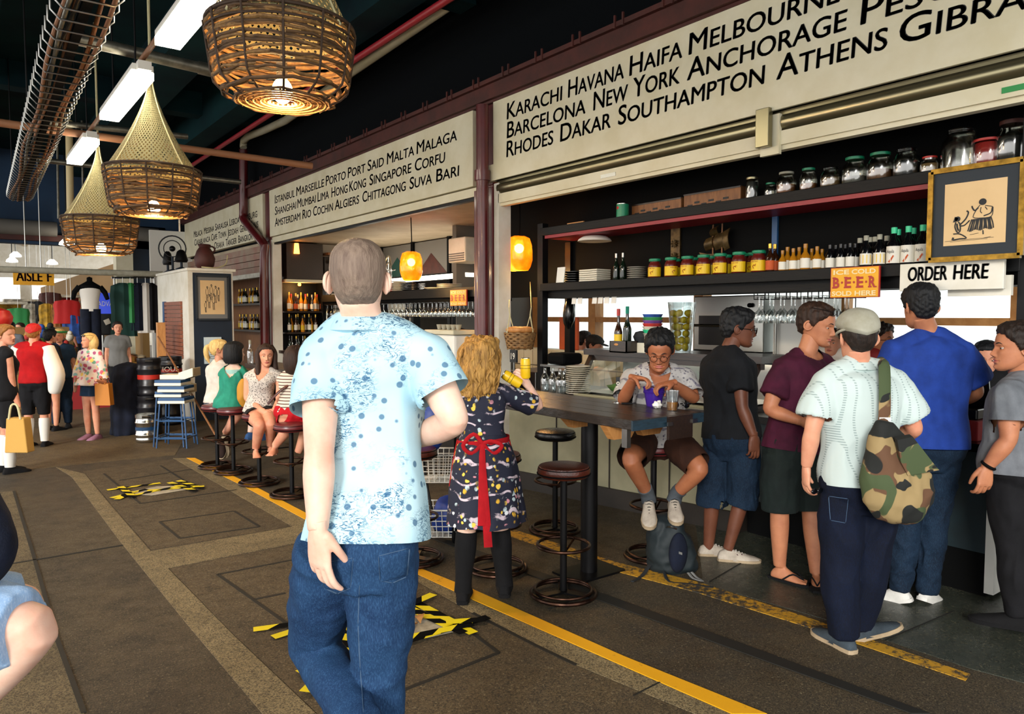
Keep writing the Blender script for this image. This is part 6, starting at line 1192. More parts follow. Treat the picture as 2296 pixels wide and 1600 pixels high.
# hanging bread basket
hb = P(1166, 762, 7.3); o = empty('hanging_basket', hb, 'wicker basket of bread hanging beside the red post', 'basket'); q = MB()
for k in range(8):
    t = k/7; q.loft([[hb+RT*math.cos(a)*(.13+.03*t)+FH*math.sin(a)*(.10+.02*t)+V((0, 0, -.08+.145*t+dz+.006*math.sin(a*12+PI*k))) for a in (2*PI*i/48 for i in range(48))] for dz in (-.009, .009)], False)
q.ell(hb-V((0, 0, .08)), .13, .11, .01); q.build('woven_basket', m_['basket'], o)
for k in range(3): tag(MB().ell(hb+RT*(-.05+.05*k)+V((0, 0, .10)), .045, .10, .035, 14, 8, 0, Matrix.Rotation(.5+k*.4, 3, 'Z')).build('bread_roll', m_['palewood']), 'bread loaf in the hanging basket, %s' % ('left one', 'middle one', 'right one')[k], 'bread', 'loaves in the hanging basket')
q = MB()
for sx in (-1, 1): q.tube([hb+RT*.13*sx+V((0, 0, .06)), hb+RT*.10*sx+V((0, 0, .25)), hb+RT*.11*sx+V((0, 0, .32))], .006, 6).tube([hb+RT*.05*sx+V((0, 0, .06)), hb+RT*.10*sx+V((0, 0, .24))], .005, 6).tube([hb+RT*.11*sx+V((0, 0, .32)), hb+V(((hb+RT*.11*sx).x, (hb+RT*.11*sx).y, 2.97))], .004, 6)
q.build('cord', m_['rope'], o)
ns = P(1152, 798, 7.1); o = MB().box(ns.x-.01, ns.x+.01, ns.y-.05, ns.y+.05, ns.z-.06, ns.z+.06).build('table_number', m_['ink'], smooth=False); tag(o, 'black table number 19 behind the woman in the floral dress', 'sign'); t = MB(); words_on(t, '19', (ns.x-.011, ns.y+.03, ns.z-.03), (ns.x-.011, ns.y-.03, ns.z-.03), (0, 0, 1), .06, (-1, 0, 0)); t.build('number', m_['label'], o, smooth=False)
MB().tube([(ns.x, ns.y, ns.z-.06), (ns.x, ns.y, .93)], .006, 6).build('stand', m_['steel'], o)
tag(MB().box(4.75, 5.4, 5.9, 6.45, 0, 1.08).build('kitchen_bench', m_['steel'], smooth=False, bevel=.005), 'steel kitchen bench behind the red post', 'bench')
# kitchen equipment by the windows
o = empty('oven', (6.3, 4.7, 0), 'stainless steel oven with a dark window in front of the kitchen windows', 'oven'); MB().box(6.2, 6.7, 4.22, 5.06, 1.30, 1.86).build('steel_body', m_['steel'], o, smooth=False, bevel=.01); MB().box(6.185, 6.2, 4.52, 4.98, 1.36, 1.66).build('dark_window', m_['blackgloss'], o, smooth=False)
MB().tube([(6.15, 4.55, 1.56), (6.15, 5.05, 1.56)], .014, 8).build('handle', m_['steelbright'], o); MB().box(6.2, 6.7, 4.22, 5.06, 0, 1.30).build('stand', m_['darkmetal'], o, smooth=False)
for z in (1.48, 1.66, 1.76): MB().lathe([(.02, 0), (.02, .02)], (0, 0, 0), 12).tube([(6.19, 4.36, z), (6.165, 4.36, z)], .022, 12).build('knob', m_['black'], o)
o = MB().box(6.1, 6.6, 3.66, 4.05, 0, 1.83).build('white_fridge', m_['whitegloss'], smooth=False, bevel=.01); tag(o, 'tall white fridge beside the oven under the hanging glasses', 'fridge'); MB().tube([(6.07, 4.0, 1.3), (6.07, 4.0, 1.7)], .012, 8).build('handle', m_['steel'], o)
tag(MB().box(5.6, 5.95, 4.1, 5.0, 0, 1.25).build('prep_bench', m_['darkmetal'], smooth=False, bevel=.005), 'dark prep bench in front of the oven', 'bench')
# on the high table
hz = 1.10; tp = lambda px, py: atz(px, py, hz)
b_ = tp(1466, 910); o = empty('bucket', b_, 'purple bucket of mussels in front of the man eating', 'bucket'); MB().lathe([(.044, 0), (.046, .004), (.066, .112), (.069, .114), (.069, .121), (.063, .119), (.045, .01)], b_, 28).build('bucket_shell', m_['purple'], o); MB().torus(b_+V((0, 0, .085)), .0635, .003, 28, 6).torus(b_+V((0, 0, .092)), .0645, .003, 28, 6).build('rib', m_['purple'], o)
for k in range(7): a = k*2.4; tag(MB().ell(b_+V((math.cos(a)*.032*(k > 0), math.sin(a)*.032*(k > 0), .108)), .026, .015, .012, 12, 8, 0, Matrix.Rotation(a*1.7, 3, 'Z')).build('mussel', m_['neckblack']), 'black mussel in the purple bucket', 'mussel', 'mussels in the bucket')
b_ = tp(1507, 920); o = empty('beer_cup', b_, 'clear plastic cup with a little beer beside the purple bucket', 'cup'); MB().lathe([(.030, 0), (.031, .003), (.041, .118), (.043, .119), (.040, .118), (.029, .006)], b_, 24).build('plastic_cup', m_['plastic'], o); MB().lathe([(.0285, .005), (.0335, .052), (.001, .052)], b_, 22).build('beer', m_['beer'], o)
b_ = tp(1474, 915); me = MB().ell(b_+V((0, 0, .022)), .030, .026, .024, 20, 14).mesh('n', [], True); setco(me, coords(me)+normals(me)*np.array([.010*mnoise.noise(V(q)*70) for q in coords(me)])[:, None]); o = bpy.data.objects.new('napkin', me); C.objects.link(o); me.materials.append(m_['whitegloss']); tag(o, 'crumpled white napkin beside the purple bucket', 'napkin')
def shades(c, label):
    o = empty('sunglasses', c, label, 'sunglasses')
    for s_ in (-1, 1): MB().ell(c+RT*.032*s_+V((0, 0, .022)), .026, .006, .02, 14, 8).build('lens', m_['lens'], o); MB().tube([c+RT*.06*s_+V((0, 0, .03)), c+RT*.055*s_+FH*.06+V((0, 0, .02)), c+RT*.03*s_+FH*.1+V((0, 0, .008))], .004, 6).build('temple', m_['black'], o)
    MB().tube([c-RT*.008+V((0, 0, .03)), c+RT*.008+V((0, 0, .03))], .004, 6).build('bridge', m_['black'], o)
shades(tp(1528, 916), 'black sunglasses lying beside the beer cup')
b_ = tp(1385, 902); o = empty('number_stand', b_, 'black table number on a silver stand left of the man eating', 'sign'); MB().lathe([(.032, 0), (.032, .005), (.006, .01)], b_, 20).tube([b_+V((0, 0, .008)), b_+V((0, 0, .06))], .004, 8).build('stand', m_['steelbright'], o); MB().obox(b_+V((0, 0, .11)), FH*.004, RT*.012, V((0, 0, .055))).build('number_card', m_['ink'], o, smooth=False); MB().torus(b_+V((0, 0, .125))-FH*.006, .008, .003, 14, 6, FH).torus(b_+V((0, 0, .10))-FH*.006, .009, .003, 14, 6, FH).build('digits', m_['label'], o)
b_ = tp(1404, 904); tag(MB().obox(b_+V((0, 0, .006)), RT*.035, FH*.05, V((0, 0, .005))).build('phone', m_['blackgloss'], smooth=False, bevel=.004), 'dark phone lying beside the table number', 'phone')
# cans of the woman in the floral dress
def can(c, ax, label):
    ax = V(ax).normalized(); u, w = frame(ax); M3 = Matrix((u, w, ax)).transposed(); o = empty('drink_can', c, label, 'can', 'yellow drink cans'); T = lambda mb: [tuple(c+M3 @ V(q)) for q in mb.v]
    a = MB().lathe([(.024, 0), (.030, .008), (.030, .105), (.026, .118)], n=24); a.v = T(a); a.build('can_body', m_['can'], o); b2 = MB().lathe([(.026, .117), (.026, .122), (.022, .118), (.001, .118)], n=24); b2.v = T(b2); b2.build('can_top', m_['steelbright'], o)
    b3 = MB().torus((0, 0, .06), .0302, .0012, 24, 4).torus((0, 0, .078), .0302, .0012, 24, 4); b3.v = T(b3); b3.build('print', m_['ink'], o); return o
can(P(1178, 848, 4.37), (0, 0, 1), 'upright yellow can held by the woman in the floral dress'); can(P(1168, 862, 4.33), UP*.5-RT*.8, 'tilted yellow can held by the woman in the floral dress')
# shopping trolley, backpack, shoulder bag
tr = empty('shopping_trolley', F(985, 1210), 'wire basket shopping trolley behind the man in the dotted shirt', 'trolley'); t0 = F(985, 1210)
def wire(c, w, d, h, name):
    q = MB(); L = lambda u, v, z: c+RT*u*w*(.86+.14*z/h)+FH*v*d*(.86+.14*z/h)+V((0, 0, z))
    for k in range(6): z = h*k/5; q.tube([L(-.5, -.5, z), L(.5, -.5, z), L(.5, .5, z), L(-.5, .5, z), L(-.5, -.5, z)], .0035 if k < 5 else .006, 6)
    for k in range(9): u = -.5+k/8; q.tube([L(u, -.5, h), L(u, -.5, 0), L(u, .5, 0), L(u, .5, h)], .003, 6); q.tube([L(-.5, u, h), L(-.5, u, 0), L(.5, u, 0), L(.5, u, h)], .003, 6)
    q.build(name, m_['wirewhite'], tr)
wire(t0+V((0, 0, .06))+RT*.08, .38, .3, .2, 'lower_basket'); wire(t0+V((0, 0, .46))-RT*.02, .34, .3, .2, 'upper_basket')
for sx in (-1, 1): MB().tube([t0+RT*(.12*sx+.1)-FH*.05+V((0, 0, .08)), t0+RT*(.12*sx)+FH*.12+V((0, 0, .5)), t0+RT*.12*sx+V((0, 0, .95))], .011, 8, True, 0, 3).build('frame_tube', m_['darkmetal'], tr); MB().torus(t0+RT*(.17*sx-.05)-FH*.08+V((0, 0, .07)), .052, .017, 24, 8, RT).build('wheel', m_['black'], tr)
def blob(name, c, r, mat, label, cat, amp=.02, sc=8, seed=0):
    me = MB().ell(c, *r, 28, 20).mesh(name, m_[mat], True); me.transform(Matrix.Translation(-V((c.x, c.y, c.z-r[2])))); setco(me, coords(me)+normals(me)*np.array([amp*(1-2*abs(mnoise.noise(V(q)*sc+V((seed, 0, 0))))) for q in coords(me)])[:, None]); o = bpy.data.objects.new(name, me); C.objects.link(o); o.location = (c.x, c.y, c.z-r[2]); return tag(o, label, cat)
blob('plastic_bag', t0+RT*.08+V((0, 0, .19)), (.14, .12, .13), 'blueplastic', 'blue plastic bag in the lower trolley basket', 'bag'); blob('plastic_bag', P(968, 930, 5.2)-V((0, 0, .02)), (.09, .1, .22), 'blueplastic', 'tall blue bag on the trolley handle behind the man in the dotted shirt', 'bag')
bp = F(1506, 1285); o = empty('backpack', bp, 'dark teal backpack with a grey loop standing on the floor by the stool', 'backpack'); L = lambda u, v, z: bp+RT*u+FH*v+V((0, 0, z)); q = MB()
rings = [[L(sh_+math.copysign(abs(math.cos(a))**.7, math.cos(a))*w, .07+math.copysign(abs(math.sin(a))**.7, math.sin(a))*d, z) for a in (2*PI*i/28 for i in range(28))] for z, w, d, sh_ in ((.0, .13, .08, .02), (.03, .155, .105, .02), (.15, .15, .11, .005), (.26, .125, .095, -.02), (.33, .09, .07, -.035), (.355, .04, .03, -.04))]
q.loft(rings); put('bag_body', folds(remesh(q, .012, 3), .012, 9), m_['bagteal'], o); MB().ell(L(.03, -.045, .15), .075, .045, .13, 20, 12).build('front_pocket', m_['navycloth'], o)
MB().tube([L(.09, -.07, .03), L(.11, -.12, .012), L(.16, -.15, .006), L(.135, -.1, .012), L(.11, -.07, .035)], .011, 8, True, 0, 3, flat=((0, 0, 1), .3)).build('grey_loop', m_['grey'], o); MB().tube([L(-.14, .02, .05), L(-.2, -.06, .008), L(-.28, -.16, .006)], .014, 8, True, 0, 3, flat=((0, 0, 1), .3)).tube([L(-.06, -.04, .03), L(-.05, -.16, .006), L(.06, -.2, .006), L(.2, -.26, .006)], .01, 8, True, 0, 3, flat=((0, 0, 1), .3)).build('strap', m_['bag_black'], o); MB().box(L(.02, -.095, .17).x-.0, L(.02, -.095, .17).x+.002, L(.02, -.095, .17).y-.03, L(.02, -.095, .17).y+.03, .16, .175).build('stitched_patch', m_['grey'], o, smooth=False)
MB().tube([L(-.05, -.0, .3), L(-.02, -.05, .32), L(.02, -.03, .3)], .006, 6, True, 0, 3).build('zip_pull', m_['steel'], o)
cb = P(2010, 1075, 3.42); o = empty('shoulder_bag', cb-V((0, 0, .2)), 'camouflage shoulder bag hanging from the man in the flat cap', 'bag'); q = MB(); rings = []
for z, w, d, s_ in ((-.19, .05, .03, .03), (-.17, .11, .06, .02), (-.10, .158, .085, .01), (0, .155, .085, 0), (.10, .12, .065, -.02), (.20, .07, .045, -.05), (.27, .035, .03, -.06)): rings.append([cb+RT*(s_+math.cos(a)*w)+FH*math.sin(a)*d+V((0, 0, z)) for a in (2*PI*i/26 for i in range(26))])
q.loft(rings); put('bag_body', folds(remesh(q, .009, 3), .014, 9, (1, 1, .5)), m_['camo'], o); f = lambda u, v, k=0: cb+RT*u-FH*(.092+k)+V((0, 0, v))
MB().loft([[f(-.05, .20), f(.02, .215), f(.02, .222, -.03), f(-.05, .21, -.03)], [f(-.03, .10), f(.12, .09), f(.12, .10, -.02), f(-.03, .11, -.02)], [f(.0, .04, .006), f(.155, .06, -.02), f(.15, .07, -.04), f(.0, .05, -.01)]]).build('flap', m_['camo'], o)
sp_ = [P(1982, 820, 3.60), P(1983, 830, 3.55), P(1984, 870, 3.52), P(1983, 930, 3.50), P(1975, 985, 3.44)]; MB().tube([P(1975, 812, 3.8)]+sp_, .030, 10, True, 0, 4, flat=(FH, .25)).build('strap', m_['camo'], o); MB().bar(P(1971, 940, 3.485), P(1997, 940, 3.485), .008, .02).build('strap_buckle', m_['steelbright'], o, smooth=False)
o = empty('sunglasses', P(1832, 1100, 3.68), 'black sunglasses held in the left hand of the man in the flat cap', 'sunglasses')
for s_ in (0, 1): MB().ell(P(1826+13*s_, 1101-2*s_, 3.67), .024, .008, .015, 14, 8).build('lens', m_['lens'], o)
MB().tube([P(1820, 1100, 3.68), P(1838, 1097, 3.66)], .004, 6).build('frame', m_['black'], o)
# ---------------------------------------------------------------- wine bar in the middle bay
o = empty('wine_bar_shelf', (5.3, 10, 0), 'long black wine bar shelf with plates, glasses hanging below', 'shelf')
MB().box(5.2, 5.55, 7.3, 12.5, 1.90, 2.02).build('shelf_board', m_['blackwood'], o, smooth=False); MB().box(5.25, 5.5, 7.3, 12.5, 1.84, 1.90).build('glass_rail', m_['black'], o, smooth=False)
for y in (7.35, 12.45): MB().box(5.3, 5.38, y-.04, y+.04, 0, 1.9).build('post', m_['darkmetal'], o, smooth=False)
for y in (8.6, 9.9, 11.2): MB().box(5.45, 5.5, y-.02, y+.02, 1.02, 1.9).build('post', m_['darkmetal'], o, smooth=False)
wp = lambda px, x, z: wallpt(px, z, x)
gs = [(wp(px, 5.28, 1.84),) for px in range(726, 1062, 9)]+[(wp(px, 5.42, 1.84),) for px in range(860, 1062, 10)]
wg = list(copies('wine_glass', wineglass, gs, 'clear wine glass hanging upside down in the long row under the wine bar shelf', 'glass', 'wine glasses under the wine bar shelf'))
for o in wg: o.rotation_euler = (PI, 0, 0)
stack('plate', wp(894, 5.34, 2.02), .12, 7, .022, 'plate', 'cream plate in the pile on the wine bar shelf'); stack('plate', wp(926, 5.34, 2.02), .19, 5, .022, 'blackgloss', 'black plate in the pile under the amber lamp'); stack('plate', wp(874, 5.36, 2.02), .08, 6, .024, 'redsoft', 'red bowl in the pile on the wine bar shelf'); stack('plate', wp(975, 5.36, 2.02), .15, 1, .03, 'plate', 'single cream plate beside the black plates'); stack('plate', wp(1008, 5.36, 2.02), .17, 3, .022, 'plate', 'cream plate in the low pile at the right of the wine bar shelf')
o = empty('bar_counter', (4.7, 9.6, 0), 'dark wine bar counter behind the women on stools', 'counter'); MB().box(4.42, 4.95, 6.5, 12.5, 1.02, 1.07).build('worktop', m_['darkwood'], o, smooth=False); MB().box(4.5, 4.9, 6.5, 12.5, 0, 1.02).build('counter_front', m_['basewall'], o, smooth=False)
# bottle shelves on the end wall
o = empty('bottle_shelf', (4.95, 12.75, 0), 'dark shelves of liquor bottles on the end wall of the wine bar', 'shelf')
MB().box(4.62, 5.28, 12.86, 12.9, .5, 2.95).build('back_board', m_['blackwood'], o, smooth=False); MB().box(4.62, 5.28, 12.6, 12.86, 2.30, 2.92).build('cabinet', m_['darkwood'], o, smooth=False); MB().box(4.60, 5.28, 12.56, 12.88, 2.24, 2.29).build('pale_shelf', m_['cream'], o, smooth=False)
for z in (1.74, 1.37, 1.0): MB().box(4.62, 5.28, 12.6, 12.88, z-.03, z).build('shelf_board', m_['darkwood'], o, smooth=False)
MB().box(5.25, 5.31, 12.56, 12.9, .0, 2.3).build('post', m_['darkmetal'], o, smooth=False)
W5 = ['top', 'middle', 'bottom']
for r_, z in enumerate((1.74, 1.37, 1.0)):
    for k, (m, cap, lab, h) in enumerate(((('amberliq', 'foil', 'label', .33), ('goldliq', 'redlid', 'label', .3), ('bottlebrown', 'foil', 'orangewall', .31), ('plastic', 'capwhite', 'label', .29)), (('bottlegreen', 'foil', 'label', .32), ('amberliq', 'neckblack', 'yellowlabel', .29), ('bottlebrown', 'foil', 'label', .31)), (('bottlegreen', 'neckblack', 'label', .31), ('plastic', 'steel', 'label', .3), ('bottleblack', 'foil', 'label', .3)))[r_]):
        n = 3; list(copies('liquor_bottle', lambda o: bottle(o, h, .034, m, cap, lab, .52), [((4.68+.06*(k+j*(4 if r_ == 0 else 3)), 12.68+.06*((k+j) % 2), z),) for j in range(n)], 'liquor bottle on the %s shelf of the wine bar end wall' % W5[r_], 'bottle', 'liquor bottles on the %s shelf' % W5[r_]))
lt = bpy.data.lights.new('shelf_light', 'POINT'); lt.energy = 6; lt.color = (1, .5, .15); lt.shadow_soft_size = .05; lo = bpy.data.objects.new('shelf_light', lt); C.objects.link(lo); lo.location = (4.85, 12.62, 2.15)
tag(MB().lathe([(.02, -.02), (.03, .0), (.02, .03)], (4.85, 12.62, 2.2), 12).build('shelf_lamp', m_['warmglow']), 'small glowing lamp above the top row of liquor bottles', 'lamp')
tag(MB().lathe([(.05, 0), (.035, .18)], aty(665, 553, 12.58)-V((0, 0, .12)), 14).build('red_lantern', m_['warmglow']), 'small orange lantern hanging over the dark cabinet', 'lamp')
# slanted wine rack
o = empty('wine_rack', (5.5, 12.5, 1.9), 'rack of dark wine bottles lying in front of the white end wall', 'rack'); MB().box(5.36, 6.1, 12.72, 12.8, 1.80, 2.72).build('rack_board', m_['darkwood'], o, smooth=False); MB().box(5.34, 6.2, 12.5, 12.8, 2.74, 2.78).build('rack_top', m_['wood'], o, smooth=False)
n = 0
for r_ in range(4):
    for k in range(3):
        c = V((5.44+.12*k, 12.66, 2.62-.2*r_+.05*k)); b_ = MB().lathe([(.035, 0), (.037, .01), (.037, .18), (.016, .23), (.014, .30)], n=14); M3 = Matrix.Rotation(-PI/2, 3, 'X') @ Matrix.Rotation(.0, 3, 'Y'); M3 = Matrix.Rotation(.5, 3, 'Z') @ Matrix.Rotation(PI/2, 3, 'X')
        b_.v = [tuple(c+M3 @ V(q)) for q in b_.v]; bo = b_.build('wine_bottle', m_['bottleblack']); tag(bo, 'dark wine bottle lying in the rack by the white wall', 'bottle', 'wine bottles in the rack'); q = MB().lathe([(.038, .04), (.038, .12)], n=14, caps=False); q.v = [tuple(c+M3 @ V(w)) for w in q.v]; q.build('paper_label', m_['label'], bo)
o = empty('framed_picture', (6.0, 12.88, 2.4), 'dark blue framed picture on the white end wall behind the man in the dotted shirt', 'picture'); MB().box(5.72, 6.3, 12.86, 12.9, 2.38, 2.80).build('frame', m_['navy'], o, smooth=False); MB().box(5.8, 6.22, 12.85, 12.86, 2.45, 2.73).build('paper', m_['label'], o, smooth=False)
# coloured glass panels, lights and shelving at the back
o = empty('glass_partition', (6.9, 10.7, 2.1), 'partition of grey and pinkish panels with triangles behind the wine bar', 'partition')
MB().box(6.5, 6.56, 9.1, 12.8, 2.35, 2.93).build('panel', m_['greywall'], o, smooth=False)
q = MB()
for y in (9.1, 10.3, 11.5, 12.7): q.box(6.46, 6.6, y-.04, y+.04, .2, 2.95)
q.box(6.46, 6.6, 9.1, 12.8, 2.30, 2.36); q.build('frame', m_['black'], o, smooth=False)
for k, (y, m) in enumerate(((9.7, 'orangewall'), (10.9, 'rust'), (12.1, 'greendark'))): MB().prism([(6.495, y-.5, 2.37), (6.495, y+.5, 2.37), (6.495, y, 2.72)], (.003, 0, 0)).build('triangle', m_[m], o, smooth=False)
tag(MB().box(5.9, 6.05, 8.95, 12.4, 2.22, 2.28).build('tube_light', m_['hallglow'], smooth=False), 'long white tube light deep inside the wine bar', 'light')
lt = bpy.data.lights.new('bar_tube', 'AREA'); lt.shape = 'RECTANGLE'; lt.size = .12; lt.size_y = 3.2; lt.energy = 45; lt.color = (1, .93, .82); lo = bpy.data.objects.new('bar_tube', lt); C.objects.link(lo); lo.location = (5.97, 10.7, 2.20)
o = empty('air_conditioner', (5.95, 9.3, 2.45), 'white air conditioner high beside the red post', 'air conditioner'); MB().box(5.6, 6.0, 8.5, 8.93, 2.40, 2.74).build('casing', m_['white'], o, smooth=False, bevel=.02)
for k in range(4): MB().box(5.59, 5.6, 8.52, 8.9, 2.42+.03*k, 2.435+.03*k).build('louvre', m_['grey'], o, smooth=False)
o = empty('back_shelf', (6.8, 10.5, 0), 'back shelving with reddish bottles behind the amber lamp', 'shelf')
for z in (.0, 1.3, 1.62, 1.94): MB().box(6.75, 7.1, 9.2, 12.4, z, z+.03).build('shelf_board', m_['darkmetal'], o, smooth=False)
MB().box(7.1, 7.14, 9.2, 12.4, 0, 2.3).build('back_board', m_['basewall'], o, smooth=False)
o = empty('round_wine_rack', (5.6, 10.9, 2.02), 'round metal wine rack on the wine bar shelf behind the amber lamp', 'rack'); c = wp(872, 5.42, 2.36); MB().torus(c, .22, .012, 30, 8, (-1, .3, 0)).torus(c, .12, .01, 24, 8, (-1, .3, 0)).tube([c+V((0, 0, -.22)), c+V((0, 0, .22))], .01, 6).tube([c+V((0, -.22, 0)), c+V((0, .22, 0))], .01, 6).build('rack_rings', m_['steelbright'], o); MB().box(c.x-.06, c.x+.06, c.y-.2, c.y+.2, 2.02, 2.14).build('rack_base', m_['black'], o, smooth=False)
# coffee machine and barista
c = P(1015, 800, 8.4); o = empty('coffee_machine', (c.x, c.y, 1.07), 'white coffee machine on the wine bar counter in front of the barista', 'coffee machine'); MB().box(c.x-.16, c.x+.16, c.y-.28, c.y+.28, 1.07, 1.45).build('machine_body', m_['whitegloss'], o, smooth=False, bevel=.03); MB().box(c.x-.19, c.x+.19, c.y-.31, c.y+.31, 1.45, 1.50).build('cup_tray', m_['cream'], o, smooth=False, bevel=.01)
for k in range(5): tag(MB().lathe([(.02, 0), (.034, .06), (.036, .06), (.022, .005)], (c.x-.05, c.y-.2+.1*k, 1.50), 14).build('coffee_cup', m_['capwhite']), 'white coffee cup on top of the coffee machine', 'cup', 'cups on the coffee machine')
fw = RT*.8-FH*.3
p = Person('barista in a white shirt bending over behind the coffee machine', 9.4, std(1030, 9.4, fw, 1.66, hd=(1035, 758), nk=(1024, 782)), fw, RT*.8-FH*.25+DN*.5, skin_='skin_dark', hair='hair_black', vox=.013, sc=.95); p.hair('black_hair', th=.015, rough=.004); p.top('whitetee', sleeve=.6, ease=.02); p.bottoms('blackcloth'); shoes(p, 'bootblack', 'bootblack')
b_ = wp(558, 3.0, 1.05); o = empty('wine_bottle', (3.05, 9.0, 1.05), 'clear glass bottle on the table behind the woman with long brown hair', 'bottle'); o.location = (2.98, (ray(561, 800).y/ray(561, 800).x)*2.98, 1.05); bottle(o, .3, .037, 'glass', 'capwhite', None)
# ---------------------------------------------------------------- third shop: bottles on two shelves
for r_, z in enumerate((1.92, 1.36)):
    o = tag(MB().box(5.0, 5.3, 14.0, 17.9, z-.04, z).build('wall_shelf', m_['darkwood'], smooth=False), '%s wooden shelf of wine bottles in the third shop' % ('upper', 'lower')[r_], 'shelf')
    for k, (m, cap, lab) in enumerate((('bottlegreen', 'foil', 'label'), ('bottleblack', 'neckblack', 'label'), ('goldliq', 'foil', 'yellowlabel'))):
        list(copies('wine_bottle', lambda o: bottle(o, .33, .038, m, cap, lab, .52), [((5.1+.05*(j % 2), 14.9+.125*(k+3*j), z),) for j in range(6)], 'wine bottle on the %s shelf of the third shop' % ('upper', 'lower')[r_], 'bottle', 'wine bottles on the %s shelf' % ('upper', 'lower')[r_]))
# ---------------------------------------------------------------- kiosk: picture, poster, shutter, odds and ends on top
o = empty('framed_drawing', (3.27, 12.2, 1.6), 'black ink drawing of a group of people on the dark blue kiosk wall', 'picture'); kx = lambda u, v, d=0: V((3.03+.48*u, 12.195-.004*d, 1.60+.68*v)); fm = MB()
for a, b_ in (((0, 0), (1, 0)), ((1, 0), (1, 1)), ((1, 1), (0, 1)), ((0, 1), (0, 0))): fm.bar(kx(*a), kx(*b_), .03, .03, up=(0, -1, 0))
fm.build('frame', m_['mount'], o, smooth=False); MB().prism([kx(0, 0), kx(1, 0), kx(1, 1), kx(0, 1)], (0, .02, 0)).build('mount', m_['grey'], o, smooth=False); MB().prism([kx(.12, .12), kx(.88, .12), kx(.88, .9), kx(.12, .9)], (0, -.003, 0)).build('paper', m_['paper'], o, smooth=False)
ik = MB(); L, fig = sketch(ik, lambda u, v, d=0: kx(u, v, 1.3+d*.3), 2)
for x, y, s_ in ((.32, .42, .36), (.45, .45, .38), (.58, .38, .42), (.68, .42, .34), (.38, .26, .34), (.52, .22, .40), (.27, .16, .28)): fig(x, y, s_, .0032)
ik.build('ink_figures', m_['ink'], o)
o = MB().box(3.13, 3.39, 12.19, 12.225, .90, 1.32).build('poster', m_['posterwhite'], smooth=False); tag(o, 'pale blue jazz poster below the drawing on the kiosk wall', 'poster'); t = MB(); words_on(t, 'Jazz', (3.20, 12.19, 1.17), (3.34, 12.19, 1.17), (0, 0, 1), .05, (0, -1, 0))
for k in range(5): t.box(3.21, 3.33-.02*(k % 2), 12.1875, 12.189, 1.10-.03*k, 1.108-.03*k)
t.build('lettering', m_['grey'], o, smooth=False); MB().tube([(3.16, 12.19, 1.1), (3.2, 12.188, 1.0), (3.15, 12.188, .95)], .012, 6).build('gold_mark', m_['gold'], o)
o = empty('roller_shutter', (2.9, 13.2, .95), 'brown slatted roller shutter in the white side of the kiosk', 'shutter')
for k in range(14): MB().box(2.885, 2.92, 12.62, 13.74, .97+.066*k, 1.03+.066*k).build('slat', m_['shutter'], o, smooth=False, bevel=.006)
MB().box(2.88, 2.93, 13.74, 13.86, .9, 1.9).build('blue_frame', m_['bluepaint'], o, smooth=False)
c = V((3.12, 12.6, 2.40)); o = empty('clay_jug', c+V((.15, 0, 0)), 'brown clay jug with a cord on top of the kiosk', 'jug'); c = c+V((.15, 0, 0)); MB().lathe([(.08, 0), (.14, .06), (.16, .18), (.12, .30), (.08, .36), (.10, .40), (.08, .41)], c, 24).build('jug_body', m_['rust'], o); MB().torus(c+V((.11, 0, .33)), .05, .014, 16, 6, (0, 1, 0)).build('handle', m_['rust'], o)
tag(MB().tube([c+V((-.1, -.2, .03)), c+V((0, -.28, .02)), c+V((.14, -.2, .03)), c+V((.3, -.1, .1)), c+V((.36, 0, .25))], .010, 6, True, 0, 4).build('power_cable', m_['rope']), 'white cord trailing beside the clay jug', 'cord')
for i, (dx, dy, r_, h, l) in enumerate(((.0, .5, .17, .34, 'dark old lantern behind the clay jug on the kiosk'), (.02, 1.2, .2, .62, 'dark round fan standing on the kiosk'), (.05, 1.7, .15, .4, 'dark old lantern at the far end of the kiosk top'))):
    c = V((3.02+dx, 12.55+dy, 2.40)); o = empty('old_lamp', c, l, 'lamp'); MB().lathe([(r_*.5, 0), (r_*.55, .03), (.02, .06), (.02, h*.45)], c, 16).build('base', m_['navy'], o); (MB().torus(c+V((0, 0, h*.66)), r_*1.1, .012, 24, 6, (-.5, -1, 0)).torus(c+V((0, 0, h*.66)), r_*.7, .008, 24, 6, (-.5, -1, 0)).ell(c+V((0, 0, h*.66)), .05, .07, .05) if i == 1 else MB().lathe([(r_*.5, h*.4), (r_*.62, h*.5), (r_*.4, h*.9), (.03, h)], c, 14)).build('lamp_head', m_['darkmetal'], o)
